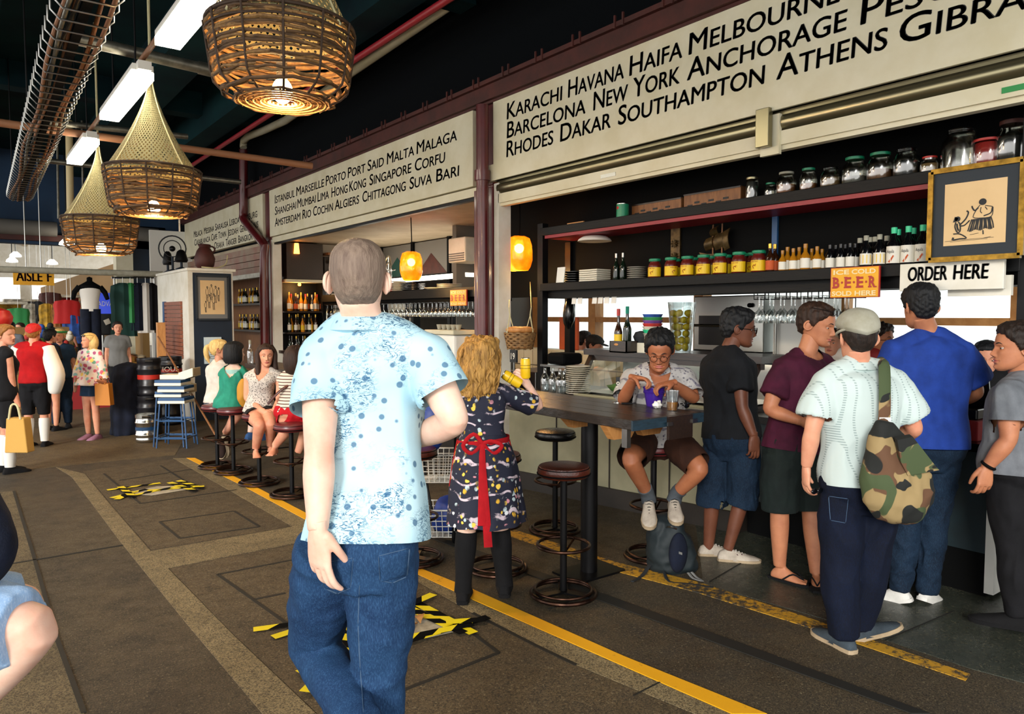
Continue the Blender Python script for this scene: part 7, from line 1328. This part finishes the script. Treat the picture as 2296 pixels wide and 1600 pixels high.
# kegs, cloth-covered barrels, boxes, folded stools, broom
def keg(px, py, d, r, h, z, m, label, band=None, txt=None):
    c = P(px, py, d); c.z = z; o = empty('beer_keg', c, label, 'keg'); MB().lathe([(r*.9, 0), (r, .02), (r, .05), (r*.97, .06), (r*.97, h*.22), (r*1.03, h*.25), (r*1.03, h*.29), (r*.97, h*.32), (r*.97, h*.66), (r*1.03, h*.69), (r*1.03, h*.73), (r*.97, h*.76), (r*.95, h*.86), (r, h*.88), (r, h), (r*.93, h), (r*.93, h*.9), (.01, h*.9)], c, 32).build('keg_shell', m_[m], o)
    if band: MB().lathe([(r*.985, h*.44), (r*.985, h*.56)], c, 32, caps=False).build('band', m_[band], o)
    n = (CAM-c); n.z = 0; n.normalize(); s_ = n.cross(V((0, 0, 1))); MB().tube([c+n*r*1.0+s_*.05+V((0, 0, h*.93)), c+n*r*1.02+V((0, 0, h*.93)), c+n*r*1.0-s_*.05+V((0, 0, h*.93))], .014, 8).build('grip', m_['neckblack'], o)
    if txt: t = MB(); words_on(t, txt, c+n*r*1.02+s_*.11+V((0, 0, h*.48)), c+n*r*1.02-s_*.11+V((0, 0, h*.48)), (0, 0, 1), .07, n); t.build('lettering', m_['label'], o, smooth=False)
    return o
keg(329, 970, 9.75, .135, .37, 0, 'steelbright', 'shiny silver keg with a blue band on the floor', 'bluepaint')
keg(336, 930, 10.35, .16, .55, 0, 'keg', 'black keg at the bottom behind the silver keg'); keg(336, 880, 10.35, .155, .52, .55, 'keg', 'black keg with a red label stacked above the silver keg', 'kegred'); 
keg(382, 900, 11.3, .165, .62, 0, 'keg', 'black keg at the bottom of the stack by the brown shutter'); keg(382, 800, 11.3, .165, .42, .84 if 0 else .62, 'keg', 'black keg with pale letters on top of the stack by the brown shutter', 'kegred', 'IOUS')
def drape(px, d, w, dp, h, label):
    b_ = P(px, 707, d); b_.z = 0; q = MB(); rings = [[b_+RT*math.cos(a)*w*k*(1+.05*math.sin(7*a))+FH*math.sin(a)*dp*k*(1+.05*math.sin(6*a))+V((0, 0, z)) for a in (2*PI*i/36 for i in range(36))] for z, k in ((0, 1.02), (.1, 1), (h*.5, .95), (h*.85, .9), (h*.96, .7), (h, .2))]
    q.loft(rings); me = folds(remesh(q, .02, 2), .025, 5, (1, 1, .4)); o = bpy.data.objects.new('covered_barrel', me); C.objects.link(o); me.transform(Matrix.Translation(-b_)); o.location = b_; me.materials.append(m_['navycloth']); me.shade_smooth(); tag(o, label, 'barrel')
drape(283, 10.4, .19, .3, .98, 'barrel under a black cloth left of the kegs')
zs_ = .56; c = F(398, 1000)
for i in range(4):
    z = .0; q = V((c.x, c.y, 0))+FH*.09*(i % 2)-RT*.08*(i % 2); o = empty('folding_stool', q, ('front blue metal stool of the nested stack with white and blue seats', 'second blue metal stool of the nested stack', 'third blue metal stool of the nested stack', 'fourth blue metal stool of the nested stack')[i], 'stool', 'nested blue stools'); zz = zs_+.072*i; f = MB()
    if i < 2:
        for sx in (-1, 1):
            for sy in (-1, 1): f.tube([q+RT*.15*sx+FH*.13*sy+V((0, 0, zz)), q+RT*.19*sx+FH*.16*sy], .010, 6)
        for z in (.12, .34): k = 1+.25*(1-z/.56); L = lambda a, b_: q+RT*.15*k*a+FH*.13*k*b_+V((0, 0, z)); f.tube([L(-1, -1), L(1, -1), L(1, 1), L(-1, 1), L(-1, -1)], .008, 6)
        f.build('wire_frame', m_['bluepaint'], o)
    MB().obox(q+V((0, 0, zz+.018)), RT*.17, FH*.15, V((0, 0, .018))).build('white_seat', m_['whiteplastic'], o, smooth=False, bevel=.006); MB().obox(q+V((0, 0, zz+.053)), RT*.165, FH*.145, V((0, 0, .018))).build('blue_rim', m_['bluepaint'], o, smooth=False)
for k, (px, py, w, r_, l) in enumerate(((390, 848, .17, .0, 'white cardboard box lying on the nested stools'), (425, 838, .15, .6, 'open white cardboard box tilted on top of the nested stools'), (412, 868, .16, -.2, 'flat white box under the tilted box'))):
    c2 = P(px, py, 9.6); a = RT*math.cos(r_)+UP*math.sin(r_)*.5; o = MB().obox(c2, a*w*.75, FH*.12, V((0, 0, .055))).build('cardboard_box', m_['whiteplastic'], smooth=False, bevel=.004); tag(o, l, 'box'); MB().obox(c2+a*w*.76, a*.004, FH*.10, V((0, 0, .045))).build('box_opening', m_['cardboard'], o, smooth=False)
tag(MB().tube([P(354, 754, 11.0), P(354, 754, 11.0)+(P(402, 836, 10.2)-P(354, 754, 11.0))*(P(354, 754, 11.0).z/(P(354, 754, 11.0).z-P(402, 836, 10.2).z))], .013, 8).build('broom_handle', m_['wood']), 'brown wooden broom handle leaning against the kegs', 'broom')
tag(MB().box(2.60, 2.72, 12.9, 13.0, 0, 1.55).build('wooden_plank', m_['palewood'], smooth=False), 'pale wooden plank leaning by the kiosk', 'plank')
# ---------------------------------------------------------------- warning tape and paper over the pit covers
def tape(segs, label, wd=.060):
    o = None
    for i, (a, b_) in enumerate(segs):
        A, B = F(*a), F(*b_); d = B-A; Ln = d.length; d.normalize(); s_ = V((-d.y, d.x, 0))*wd/2; n = max(2, int(Ln/.085)); q = MB(); z = V((0, 0, .009+.0012*i)); sk = d*.03
        for k in range(n): p0, p1 = A+d*Ln*k/n, A+d*Ln*(k+1)/n; e0, e1 = (V() if k == 0 else sk), (V() if k == n-1 else sk); q.add([p0-s_+e0*-1+z, p1-s_+e1*-1+z, p1+s_+e1+z, p0+s_+e0+z], [(0, 1, 2, 3)], k % 2)
        ob = q.build('warning_tape', [m_['tapeyellow'], m_['tapeblack']], smooth=False); tag(ob, label, 'tape', label+' strips')
tape([((568, 1414), (745, 1390)), ((612, 1432), (770, 1382)), ((740, 1400), (930, 1352)), ((905, 1340), (1062, 1424)), ((905, 1362), (1040, 1424)), ((880, 1452), (1095, 1388)), ((890, 1440), (1060, 1404)), ((760, 1412), (860, 1484)), ((742, 1395), (810, 1480)), ((890, 1374), (972, 1338)), ((1000, 1402), (1088, 1396)), ((670, 1518), (760, 1480)), ((684, 1562), (745, 1500)), ((845, 1498), (898, 1520)), ((915, 1335), (890, 1378)), ((780, 1385), (800, 1440))], 'black and yellow warning tape around the paper near the walking man')
tape([((240, 1100), (360, 1084)), ((250, 1118), (330, 1098)), ((300, 1112), (420, 1088)), ((330, 1102), (458, 1092)), ((262, 1122), (300, 1104)), ((380, 1084), (440, 1104)), ((400, 1080), (455, 1098)), ((270, 1094), (300, 1118))], 'black and yellow warning tape over the far pit cover', .06)
for pts, l in (([(900, 1372), (965, 1366), (1045, 1412), (905, 1444)], 'dirty white paper taped to the floor by the walking man'), ([(760, 1405), (800, 1396), (812, 1430), (790, 1440)], 'smaller dirty paper between the walking man and the tape'), ([(278, 1106), (350, 1092), (400, 1090), (430, 1097), (340, 1112)], 'dirty paper under the far warning tape')):
    o = MB().prism([F(*q)+V((0, 0, .006)) for q in pts], (0, 0, .002)).build('floor_paper', m_['litter'], smooth=False); tag(o, l, 'paper')
for px, py, a in ((918, 1408, .3), (940, 1392, 1.2), (900, 1418, 2.0)):
    c = F(px, py)+V((0, 0, .018)); q = MB(); l = V((math.cos(a), math.sin(a), .1)); w = V((-math.sin(a), math.cos(a), 0)); q.loft([[c+l*(t-.5)*.12+w*(.028*math.sin(PI*t)+.002)+V((0, 0, .02*math.sin(t*5))), c+l*(t-.5)*.12+V((0, 0, .006+.02*math.sin(t*5))), c+l*(t-.5)*.12-w*(.028*math.sin(PI*t)+.002)+V((0, 0, .012+.02*math.sin(t*5))), c+l*(t-.5)*.12+V((0, 0, .0+.02*math.sin(t*5)))] for t in (0, .2, .4, .6, .8, 1)])
    tag(q.build('dry_leaf', m_['leaf']), 'dry brown leaf on the taped paper', 'leaf', 'dry leaves on the paper')
# ---------------------------------------------------------------- person sitting at the left edge
J = dict(hd=(-330, 580), nk=(-330, 720), pel=(-230, 1330), sa=(-420, 800), sb=(-250, 830), ea=(-440, 1100), eb=(-26, 1226, -.05), wa=(-360, 1250, .1), wb=(-130, 1330, .12), ha=(-240, 1360, .25), hb=(-185, 1398), ka=(60, 1350, .5), kb=(84, 1406, -.02), na=(-60, 1620, .6), nb=(-120, 1640, .05))
p = Person('person in pale denim shorts sitting at the left edge, one knee in view', 1.8, J, fwd=RT, look=RT*.8+FH*.5, skin_='skin_fair', hair='hair_dark', vox=.008, sc=1.0, zf=.0)
p.hair('dark_hair', th=.014); p.top('navycloth', t0=-.05, sleeve=1.75, ease=.016); p.bottoms('denimpale', .86, cuff=False, ease=.016, name='denim_shorts', t1=.12, amp=.008, flare=.012); shoes(p, 'bootblack', 'bootblack', f=RT)
c = P(-205, 1425, 1.9); make_stool((c.x, c.y), .80, .3, 'leather', 'bar stool under the person sitting at the left edge')
blob('shoulder_bag', P(546, 880, 7.72), (.06, .05, .14), 'mustard', 'mustard yellow bag hanging beside the woman in the teal top', 'bag', .012)
# ---------------------------------------------------------------- people down the aisle
def far(label, px, d, fwd, h, top, bot, hair, skin_='skin_rosy', fem=False, sl=.6, end=2.0, look=None, hk={}, sh='bootblack', ov={}, vox=.016, flare=0, t0=-.12, hs=1):
    f = V(fwd); p = Person(label, d, std(px, d, f, h, fem, **ov), f, look or f, fem=fem, skin_=skin_, hair=hair, vox=vox, sc=h/1.72, hs=hs, eyes=f.dot(FH) < 0); p.hair('hair', **{**dict(th=.018, rough=.004), **hk}); p.top(top, t0=t0, sleeve=sl, ease=.022, flare=flare); p.bottoms(bot, end, ease=.018, name='shorts' if end < 1.5 else 'trousers'); shoes(p, sh, sh); return p
L1 = far('woman in a black top at the left edge carrying a tan bag', 4, 7.75, RT*.5+FH*.6, 1.56, 'blackcloth', 'blackcloth', 'hair_ginger', fem=True, sl=0, end=.9, look=RT*.95-FH*.1, ov=dict(eb=(30, 872), wb=(44, 915)), sh='bootblack')
for k in 'ab': L1.cloth('white_sock', MB().tube([L1.J['k'+k]-V((0, 0, .05)), L1.J['k'+k].lerp(L1.J['n'+k], .5), L1.J['n'+k]], [.062, .066, .05], 14, True, 0, 3), 'whitecloth')
c = P(32, 972, 7.6); o = empty('tote_bag', c-V((0, 0, .2)), 'tan tote bag carried by the woman at the left edge', 'bag'); MB().prism([c+RT*-.11+V((0, 0, -.20)), c+RT*.13+V((0, 0, -.20)), c+RT*.10+V((0, 0, .16)), c+RT*-.08+V((0, 0, .16))], FH*.12).build('bag_body', m_['bagtan'], o, smooth=False, bevel=.01); MB().tube([c+RT*-.05+V((0, 0, .15)), c+RT*-.02+V((0, 0, .29)), c+RT*.04+V((0, 0, .29)), c+RT*.07+V((0, 0, .15))], .011, 8, True, 0, 3).build('handle', m_['rope'], o)
R = far('man in a red waistcoat, red headscarf and white sleeves walking away', 72, 9.3, FH*.95-RT*.2, 1.55, 'redvest', 'blackcloth', 'hair_ginger', sl=0, end=1.12, ov=dict(eb=(126, 842, 0), wb=(122, 882, 0), ea=(16, 842), wa=(22, 885)), t0=-.02)
for k in 'ab': R.cloth('white_sleeve', MB().tube([R.J['s'+k], R.J['s'+k].lerp(R.J['e'+k], .5), R.J['e'+k], R.J['w'+k].lerp(R.J['e'+k], .2), R.J['w'+k]], [.075, .095, .10, .075, .05], 14, True, 0, 3), 'whitecloth'); R.cloth('white_sock', MB().tube([R.J['k'+k]-V((0, 0, .08)), R.J['k'+k].lerp(R.J['n'+k], .45), R.J['n'+k]], [.06, .062, .045], 14, True, 0, 3), 'whitecloth')
R.cloth('headscarf', hairshell(R.Mh, R.hs, False, th=.02, line=[(0, .72), (90, .6), (180, .42)], rough=.006), 'redsoft', sharp=3)
Fl = far('blonde woman in a floral blouse and blue skirt holding an orange bag', 200, 9.9, RT*-.25-FH*.95, 1.42, 'blouse', 'blueskirt', 'hair_fairblonde', fem=True, sl=.9, end=.5, look=RT*-.55-FH*.8, ov=dict(eb=(236, 858, -.05), wb=(214, 852, -.25), ea=(170, 855), wa=(168, 880)), sh='pinkshoe', vox=.012, flare=.16, t0=-.05)
Fl.cloth('hair_back', MB().ell(Fl.H(0, -.06, -.03), .098, .075, .12, 18, 10, 0, Fl.Mh.to_3x3()), Fl.hairmat); glasses(Fl, 'black', 'lens', lift=.09, y=.085)
c = P(228, 885, 9.8); o = empty('shopping_bag', c-V((0, 0, .14)), 'orange paper bag hanging from the arm of the woman in the floral blouse', 'bag'); MB().prism([c+RT*-.09+V((0, 0, -.14)), c+RT*.11+V((0, 0, -.14)), c+RT*.09+V((0, 0, .15)), c+RT*-.09+V((0, 0, .15))], FH*.1).build('bag_body', m_['bagorange'], o, smooth=False); MB().tube([c+RT*-.04+V((0, 0, .14)), c+V((0, 0, .24)), c+RT*.05+V((0, 0, .14))], .008, 6).build('handle', m_['bagorange'], o)
far('woman with bare legs and maroon shorts beyond the man in red', 108, 10.6, RT*.3+FH, 1.46, 'blackcloth', 'maroon', 'hair_black', fem=True, end=.5)
o2 = far('older blonde woman with a green headband and blue trousers', 131, 10.9, RT*.5-FH*.8, 1.46, 'blueskirt', 'jeansmid', 'hair_fairblonde', fem=True, look=RT*.2-FH)
o2.cloth('green_headband', MB().torus(o2.H(0, -.01, .07), .092, .014, 24, 8, (0, 0, 1)), 'green')
for i, (px, d, h, t, b_, hr, l) in enumerate(((20, 13.5, 1.55, 'greytee', 'jeansdark', 'hair_black', 'shopper in grey far down the aisle near the left edge'), (46, 16.0, 1.5, 'goods4', 'blackcloth', 'hair_brown', 'shopper in a cream top far down the aisle'), (150, 20.5, 1.6, 'goods3', 'jeansmid', 'hair_grey', 'shopper in olive green beside the toy stall'), (184, 21.5, 1.7, 'goods1', 'blackcloth', 'hair_dark', 'shopper in blue deep in the aisle'), (90, 19.0, 1.7, 'redcloth', 'jeansdark', 'hair_dark', 'shopper in dark red deep in the aisle'), (262, 13.0, 1.55, 'grey', 'blackcloth', 'hair_dark', 'stall keeper in grey behind the hat stacks'))):
    far(l, px, d, RT*(-.3+.2*i)-FH*(.9 if i % 2 else -.9), h, t, b_, hr, fem=i % 2 == 1, vox=.02)
# people behind the kitchen bar
def seat2(px, py, d, label, top, hair, look, skin_='skin_rosy', cap=None):
    f = V(look); f.z = 0; J = seated(px, d, f, .45, 1.7, False); dz = P(px, py, d)-J['hd']
    for k in J: J[k] = J[k]+V((dz.x, dz.y, dz.z if k in ('hd', 'nk', 'sa', 'sb', 'ea', 'eb', 'wa', 'wb') else 0))
    p = Person(label, d, J, f, look, skin_=skin_, hair=hair, vox=.013, sc=.97); p.hair('hair', th=.016, rough=.005); p.top(top, sleeve=1.7, ease=.018); p.bottoms('blackcloth'); shoes(p, 'bootblack', 'bootblack')
    if cap: p.cloth('cap', hairshell(p.Mh, p.hs, False, th=.022, line=[(0, .74), (90, .62), (180, .5)]), cap, sharp=3); p.cloth('cap_peak', MB().ell(p.H(0, .12, .05), .07, .06, .010, 18, 8, 0, p.Mh.to_3x3()), cap)
    g = P(px, 707, d); o = tag(MB().box(g.x-.2, g.x+.2, g.y-.2, g.y+.2, 0, .44).build('kitchen_stool', m_['darkwood'], smooth=False, bevel=.01), 'low stool under the '+label.split(' at')[0], 'stool')
seat2(1311, 762, 9.8, 'dark-haired man in a black jacket at the window behind the tiled wall', 'blackcloth', 'hair_dark', RT*.9+FH*.3); seat2(1334, 774, 9.3, 'man in a grey cap and white shirt at the window behind the tiled wall', 'whitecloth', 'hair_dark', RT*.8-FH*.4+DN*.3, cap='capdark')
f = RT*-.2-FH; p = far('woman in black serving behind the cash register', 2212, 5.0, f, 1.60, 'blackcloth', 'blackcloth', 'hair_black', fem=True, look=RT*-.45-FH*.8+DN*.15, ov=dict(hd=(2212, 803)), vox=.010)
p = far('person with curly hair and glasses behind the glass case', 1973, 5.6, RT*.5-FH*.8, 1.64, 'redcloth', 'blackcloth', 'hair_dark', skin_='skin_mid', look=RT*.5-FH*.7, ov=dict(hd=(1974, 762)), hk=dict(th=.03, rough=.02, sc=60), vox=.012); glasses(p)
p = far('cook in a white shirt at the back of the kitchen', 1868, 6.2, RT*-.6-FH*.5, 1.62, 'whitecloth', 'blackcloth', 'hair_dark', vox=.014, ov=dict(hd=(1870, 768)))
# ---------------------------------------------------------------- stalls at the far left
o = empty('aisle_sign', aty(75, 622, 16), 'yellow AISLE F sign hanging over the aisle', 'sign'); a, b_ = aty(30, 638, 16), aty(122, 638, 16); h = .30; MB().box(a.x, b_.x, 16, 16.05, a.z, a.z+h).build('sign_board', m_['signgold'], o, smooth=False); t = MB(); [words_on(t, w, (a.x+u*(b_.x-a.x)+e, 16, a.z+.07), (a.x+v*(b_.x-a.x)+e, 16, a.z+.07), (0, 0, 1), 0.175, (0, -1, 0)) for e in (-.007, 0, .007) for w, u, v in (('AISLE', .08, .70), ('F', .83, .93))]; t.build('lettering', m_['rust'], o, smooth=False)
MB().tube([(a.x+.2, 16.02, a.z+h), (a.x+.2, 16.02, CZ)], .01, 6).tube([(b_.x-.2, 16.02, a.z+h), (b_.x-.2, 16.02, CZ)], .01, 6).build('hanger', m_['steel'], o)
pipe('white_rail', [(-5.5, 15, 2.43), (3.14, 15, 2.43)], .055, 'capwhite', 'long white rail crossing the aisle above the stalls', 'rail')
for x0, x1, l in ((-6, 1.86, 'pale rolled shutter on the bulkhead at the left edge'), (2.0, 2.75, 'short pale rolled shutter right of the first one'), (3.3, 3.9, 'short pale rolled shutter behind the basket lamps')): tag(MB().tube([(x0, 19.02, 3.56), (x1, 19.02, 3.54)], .16, 18).build('rolled_shutter', m_['greywall']), l, 'shutter')
for px, py, l in ((35, 575, 'upper one of the two square hall lamps at the left'), (27, 587, 'lower one of the two square hall lamps at the left'), (117, 592, 'round hall lamp above the aisle sign'), (150, 549, 'white emergency light behind the farthest basket lamp')): c = aty(px, py, 26 if py != 549 else 18.6); o = tag(MB().lathe([(.05, .14), (.14, .05), (.15, 0), (.01, -.02)], c, 16).build('hall_lamp', m_['hallglow']), l, 'lamp'); MB().tube([c+V((0, 0, .12)), V((c.x, c.y, 6.0 if c.y > 19 else CZ))], .012, 6).build('stem', m_['darkmetal'], o)
# clothes stall
def hang(px, py, y, w, h, m, label, cat='garment', name='hanging_garment', group=None):
    c = aty(px, py, y); q = MB(); rings = []
    for t, k in ((0, .3), (.06, .9), (.25, 1.0), (.55, .92), (.9, 1.0), (1, 1.05)): rings.append([c+V((math.cos(a)*w*.5*k*(1+.04*math.sin(5*a)), math.sin(a)*.07*(1+.2*math.sin(7*a)), -h*t)) for a in (2*PI*i/24 for i in range(24))])
    o = q.loft(rings).build(name, m_[m]); MB().tube([c+V((0, 0, -.02)), c+V((0, 0, .10)) if y < 19 else V((c.x, c.y, 6.0))], .006, 6).build('hook', m_['steel'], o); return tag(o, label, cat, group)
tag(MB().tube([aty(250, 622, 15.6), aty(345, 622, 15.6)], .02, 8).tube([aty(346, 622, 15.6), V((aty(346, 622, 15.6).x, 15.6, 0))], .02, 8).tube([aty(256, 622, 15.6), V((aty(256, 622, 15.6).x, 15.6, 0))], .02, 8).build('clothes_rail', m_['steel']), 'steel clothes rail of the garment stall', 'rail')
for px, m, w, h, l in ((275, 'greendark', .34, 1.0, 'dark green jacket first on the clothes rail'), (292, 'green', .16, .75, 'green striped scarf on the clothes rail'), (308, 'navycloth', .26, .9, 'navy top on the clothes rail'), (326, 'whitecloth', .24, .95, 'cream cardigan on the clothes rail'), (338, 'blackcloth', .2, .9, 'black coat last on the clothes rail')): hang(px, 634, 15.5, w*1.3, h, m, l)
mq = empty('mannequin', (aty(201, 760, 15.2).x, 15.2, 0), 'black mannequin in a white vest and dark trousers above the stall', 'mannequin'); c = aty(201, 640, 15.2); MB().lathe([(.10, -.42), (.13, -.25), (.16, -.08), (.17, .0), (.09, .05), (.045, .08), (.045, .14), (.001, .16)], c, 20, sy=.6).build('torso', m_['black'], mq)
for sx in (-1, 1): MB().tube([c+V((.16*sx, 0, -.02)), c+V((.24*sx, 0, -.12)), c+V((.27*sx, -.05, -.24))], [.05, .045, .035], 10).build('arm', m_['black'], mq); MB().tube([c+V((.07*sx, 0, -.42)), c+V((.08*sx, 0, -1.05)), c+V((.08*sx, 0, -1.15))], [.095, .085, .085], 12).build('trouser_leg', m_['navycloth'], mq)
MB().lathe([(.135, -.46), (.145, -.25), (.172, -.1), (.15, -.04)], c, 20, sy=.65).build('white_vest', m_['whitecloth'], mq); MB().tube([c+V((0, .02, -1.15)), V((c.x, 15.22, 0))], .02, 8).build('stand', m_['steel'], mq)
a, b_ = aty(216, 706, 15.9), aty(274, 706, 15.9); o = MB().box(a.x, b_.x, 15.9, 15.95, a.z, a.z+.42).build('screen', m_['bluesign'], smooth=False); tag(o, 'blue lit banner with white letters behind the mannequin', 'banner'); t = MB(); words_on(t, 'ADVANC', (a.x+.03, 15.9, a.z+.17), (b_.x-.02, 15.9, a.z+.17), (0, 0, 1), .09, (0, -1, 0)); t.build('lettering', m_['label'], o, smooth=False); MB().tube([(a.x+.1, 15.93, 0), (a.x+.1, 15.93, a.z)], .03, 8).build('stand', m_['steel'], o)
a = aty(243, 745, 15.6); o = MB().box(a.x-.28, a.x+.28, 15.6, 15.68, a.z-.05, a.z+.35).build('dark_garment', m_['bag_black'], smooth=False, bevel=.03); tag(o, 'dark folded garment with a white tag on the stall', 'garment'); MB().obox(a+V((-.02, -.045, .20)), (.045, 0, .02), (0, .003, 0), (-.02, 0, .045)).build('price_tag', m_['label'], o, smooth=False)
st_ = empty('stall_table', (aty(230, 860, 15.4).x, 15.5, 0), 'stall table under the hats and garments', 'table'); c = aty(245, 812, 15.3); MB().box(c.x-.9, c.x+1.1, 15.0, 16.2, c.z-.08, c.z).build('tabletop', m_['wood'], st_, smooth=False); MB().box(c.x-.88, c.x+1.08, 15.05, 16.15, 0, c.z-.08).build('table_skirt', m_['redcloth'], st_, smooth=False)
for k in range(5): q = V((aty(262, 800, 15.2).x+.02*(k % 2), 15.2, c.z+.035*k)); tag(MB().lathe([(.20, 0), (.20, .012), (.11, .018), (.10, .035)], q, 22).build('straw_hat', m_['bagtan' if k % 2 else 'cardboard']), 'flat straw hat in the pile under the red hat', 'hat', 'straw hats in the pile')
q = V((aty(262, 790, 15.2).x, 15.2, c.z+.19)); o = MB().lathe([(.19, 0), (.19, .015), (.115, .02), (.11, .15), (.09, .19), (.001, .20)], q, 22).build('felt_hat', m_['redsoft']); tag(o, 'red felt hat on top of the straw hat pile', 'hat'); MB().lathe([(.117, .022), (.115, .055)], q, 22, caps=False).build('hat_band', m_['blackcloth'], o)
rd = random.Random(11)
for i in range(6): c2 = aty(285+rd.uniform(-20, 36), 806, 14.9+.2*i); c2.z = c.z; tag(MB().lathe([(.16, 0), (.16, .015), (.09, .02), (.085, .10), (.001, .13)], c2, 18).build('sun_hat', m_[('bagtan', 'goods7', 'cardboard')[i % 3]]), 'tan sun hat lying on the stall table', 'hat', 'sun hats on the stall table')
o = empty('balloon', aty(2, 720, 12.0), 'red balloon at the left edge of the aisle', 'balloon'); c = aty(2, 718, 12.0); MB().lathe([(.005, -.17), (.06, -.13), (.13, -.02), (.14, .05), (.10, .13), (.001, .165)], c, 20).build('balloon_skin', m_['redlid'], o); MB().tube([c-V((0, 0, .17)), c-V((0, 0, 1.2))], .004, 5).build('string', m_['label'], o)
# stalls on both sides of the far aisle, each item its own
for k, (px, d, w, h, m, l) in enumerate(((8, 22, 1.0, 1.5, 'goods2', 'ochre stall front far left'), (60, 28, 1.2, 1.7, 'greywall', 'grey stall shelving left of the aisle'), (110, 34, 1.6, 1.8, 'goods7', 'brown stall shelving right of the aisle'), (150, 24, .9, 1.75, 'redcloth', 'red stall front beside the aisle'), (178, 26, .8, 1.6, 'navycloth', 'dark stall front behind the mannequin'))):
    g = P(px, 707, d); o = empty('market_stall', (g.x, g.y, 0), l, 'stall'); MB().box(g.x-w/2, g.x+w/2, g.y, g.y+1.0, 0, .9).build('counter', m_[m], o, smooth=False); MB().box(g.x-w/2, g.x+w/2, g.y+.9, g.y+1.0, .9, h+.5).build('back_panel', m_[m], o, smooth=False); MB().box(g.x-w/2-.1, g.x+w/2+.1, g.y-.2, g.y+1.0, h+.5, h+.58).build('canopy', m_['goods4'], o, smooth=False)
    for j in range(9):
        x = g.x-w/2+w*(j+.5)/9; z = .9; kind = rd.randrange(3); mm = 'goods%d' % rd.randrange(8); hh = rd.uniform(.15, .42)
        q = MB().lathe([(.05, 0), (.075, hh*.4), (.06, hh*.8), (.03, hh)], (x, g.y+.2, z), 10) if kind == 0 else (MB().box(x-.07, x+.07, g.y+.12, g.y+.3, z, z+hh) if kind == 1 else MB().ell((x, g.y+.2, z+.09), .09, .09, .09, 10, 8))
        tag(q.build('stall_goods', m_[mm], smooth=kind != 1), 'small coloured goods on the %s' % l, 'goods', 'goods on the '+l)
for i, (px, py, y, m, w, h, l) in enumerate(((40, 690, 22, 'green', .5, .5, 'green bag display hanging at the left stall'), (70, 680, 24, 'goods4', .4, .7, 'cream garment hanging over the far aisle'), (85, 675, 24, 'goods6', .35, .8, 'dark garment hanging over the far aisle'), (104, 680, 22, 'goods2', .35, .75, 'ochre dress hanging by the far aisle'), (122, 680, 22, 'goods7', .3, .7, 'brown dress hanging by the far aisle'), (150, 672, 20, 'redsoft', .55, .55, 'bright red banner hanging left of the mannequin'), (160, 706, 20, 'goods1', .4, .5, 'blue garment hanging left of the mannequin'), (112, 655, 26, 'rust', .6, .6, 'brown brick-coloured banner far down the aisle'))):
    hang(px, py, y, w, h, m, l)
for i in range(26):
    px = rd.uniform(60, 165); py = rd.uniform(740, 800); y = rd.uniform(15.5, 18.5); c2 = aty(px, py, y); mm = 'goods%d' % rd.randrange(8); r_ = rd.uniform(.06, .12)
    o = MB().ell(c2, r_, r_, r_*rd.uniform(.8, 1.3), 10, 8).ell(c2+V((0, -r_*.5, r_*1.1)), r_*.6).build('soft_toy', m_[mm]); tag(o, 'coloured soft toy in the heap on the toy stall', 'toy', 'soft toys on the toy stall')
g = aty(125, 790, 17); q = MB()
for k in range(5): q.box(g.x-1.1, g.x+.35, 15.6+k*.6, 16.2+k*.6, 0, .62+.2*k)
tag(q.build('toy_stand', m_['tan'], smooth=False), 'stepped stand of the toy stall', 'stand')
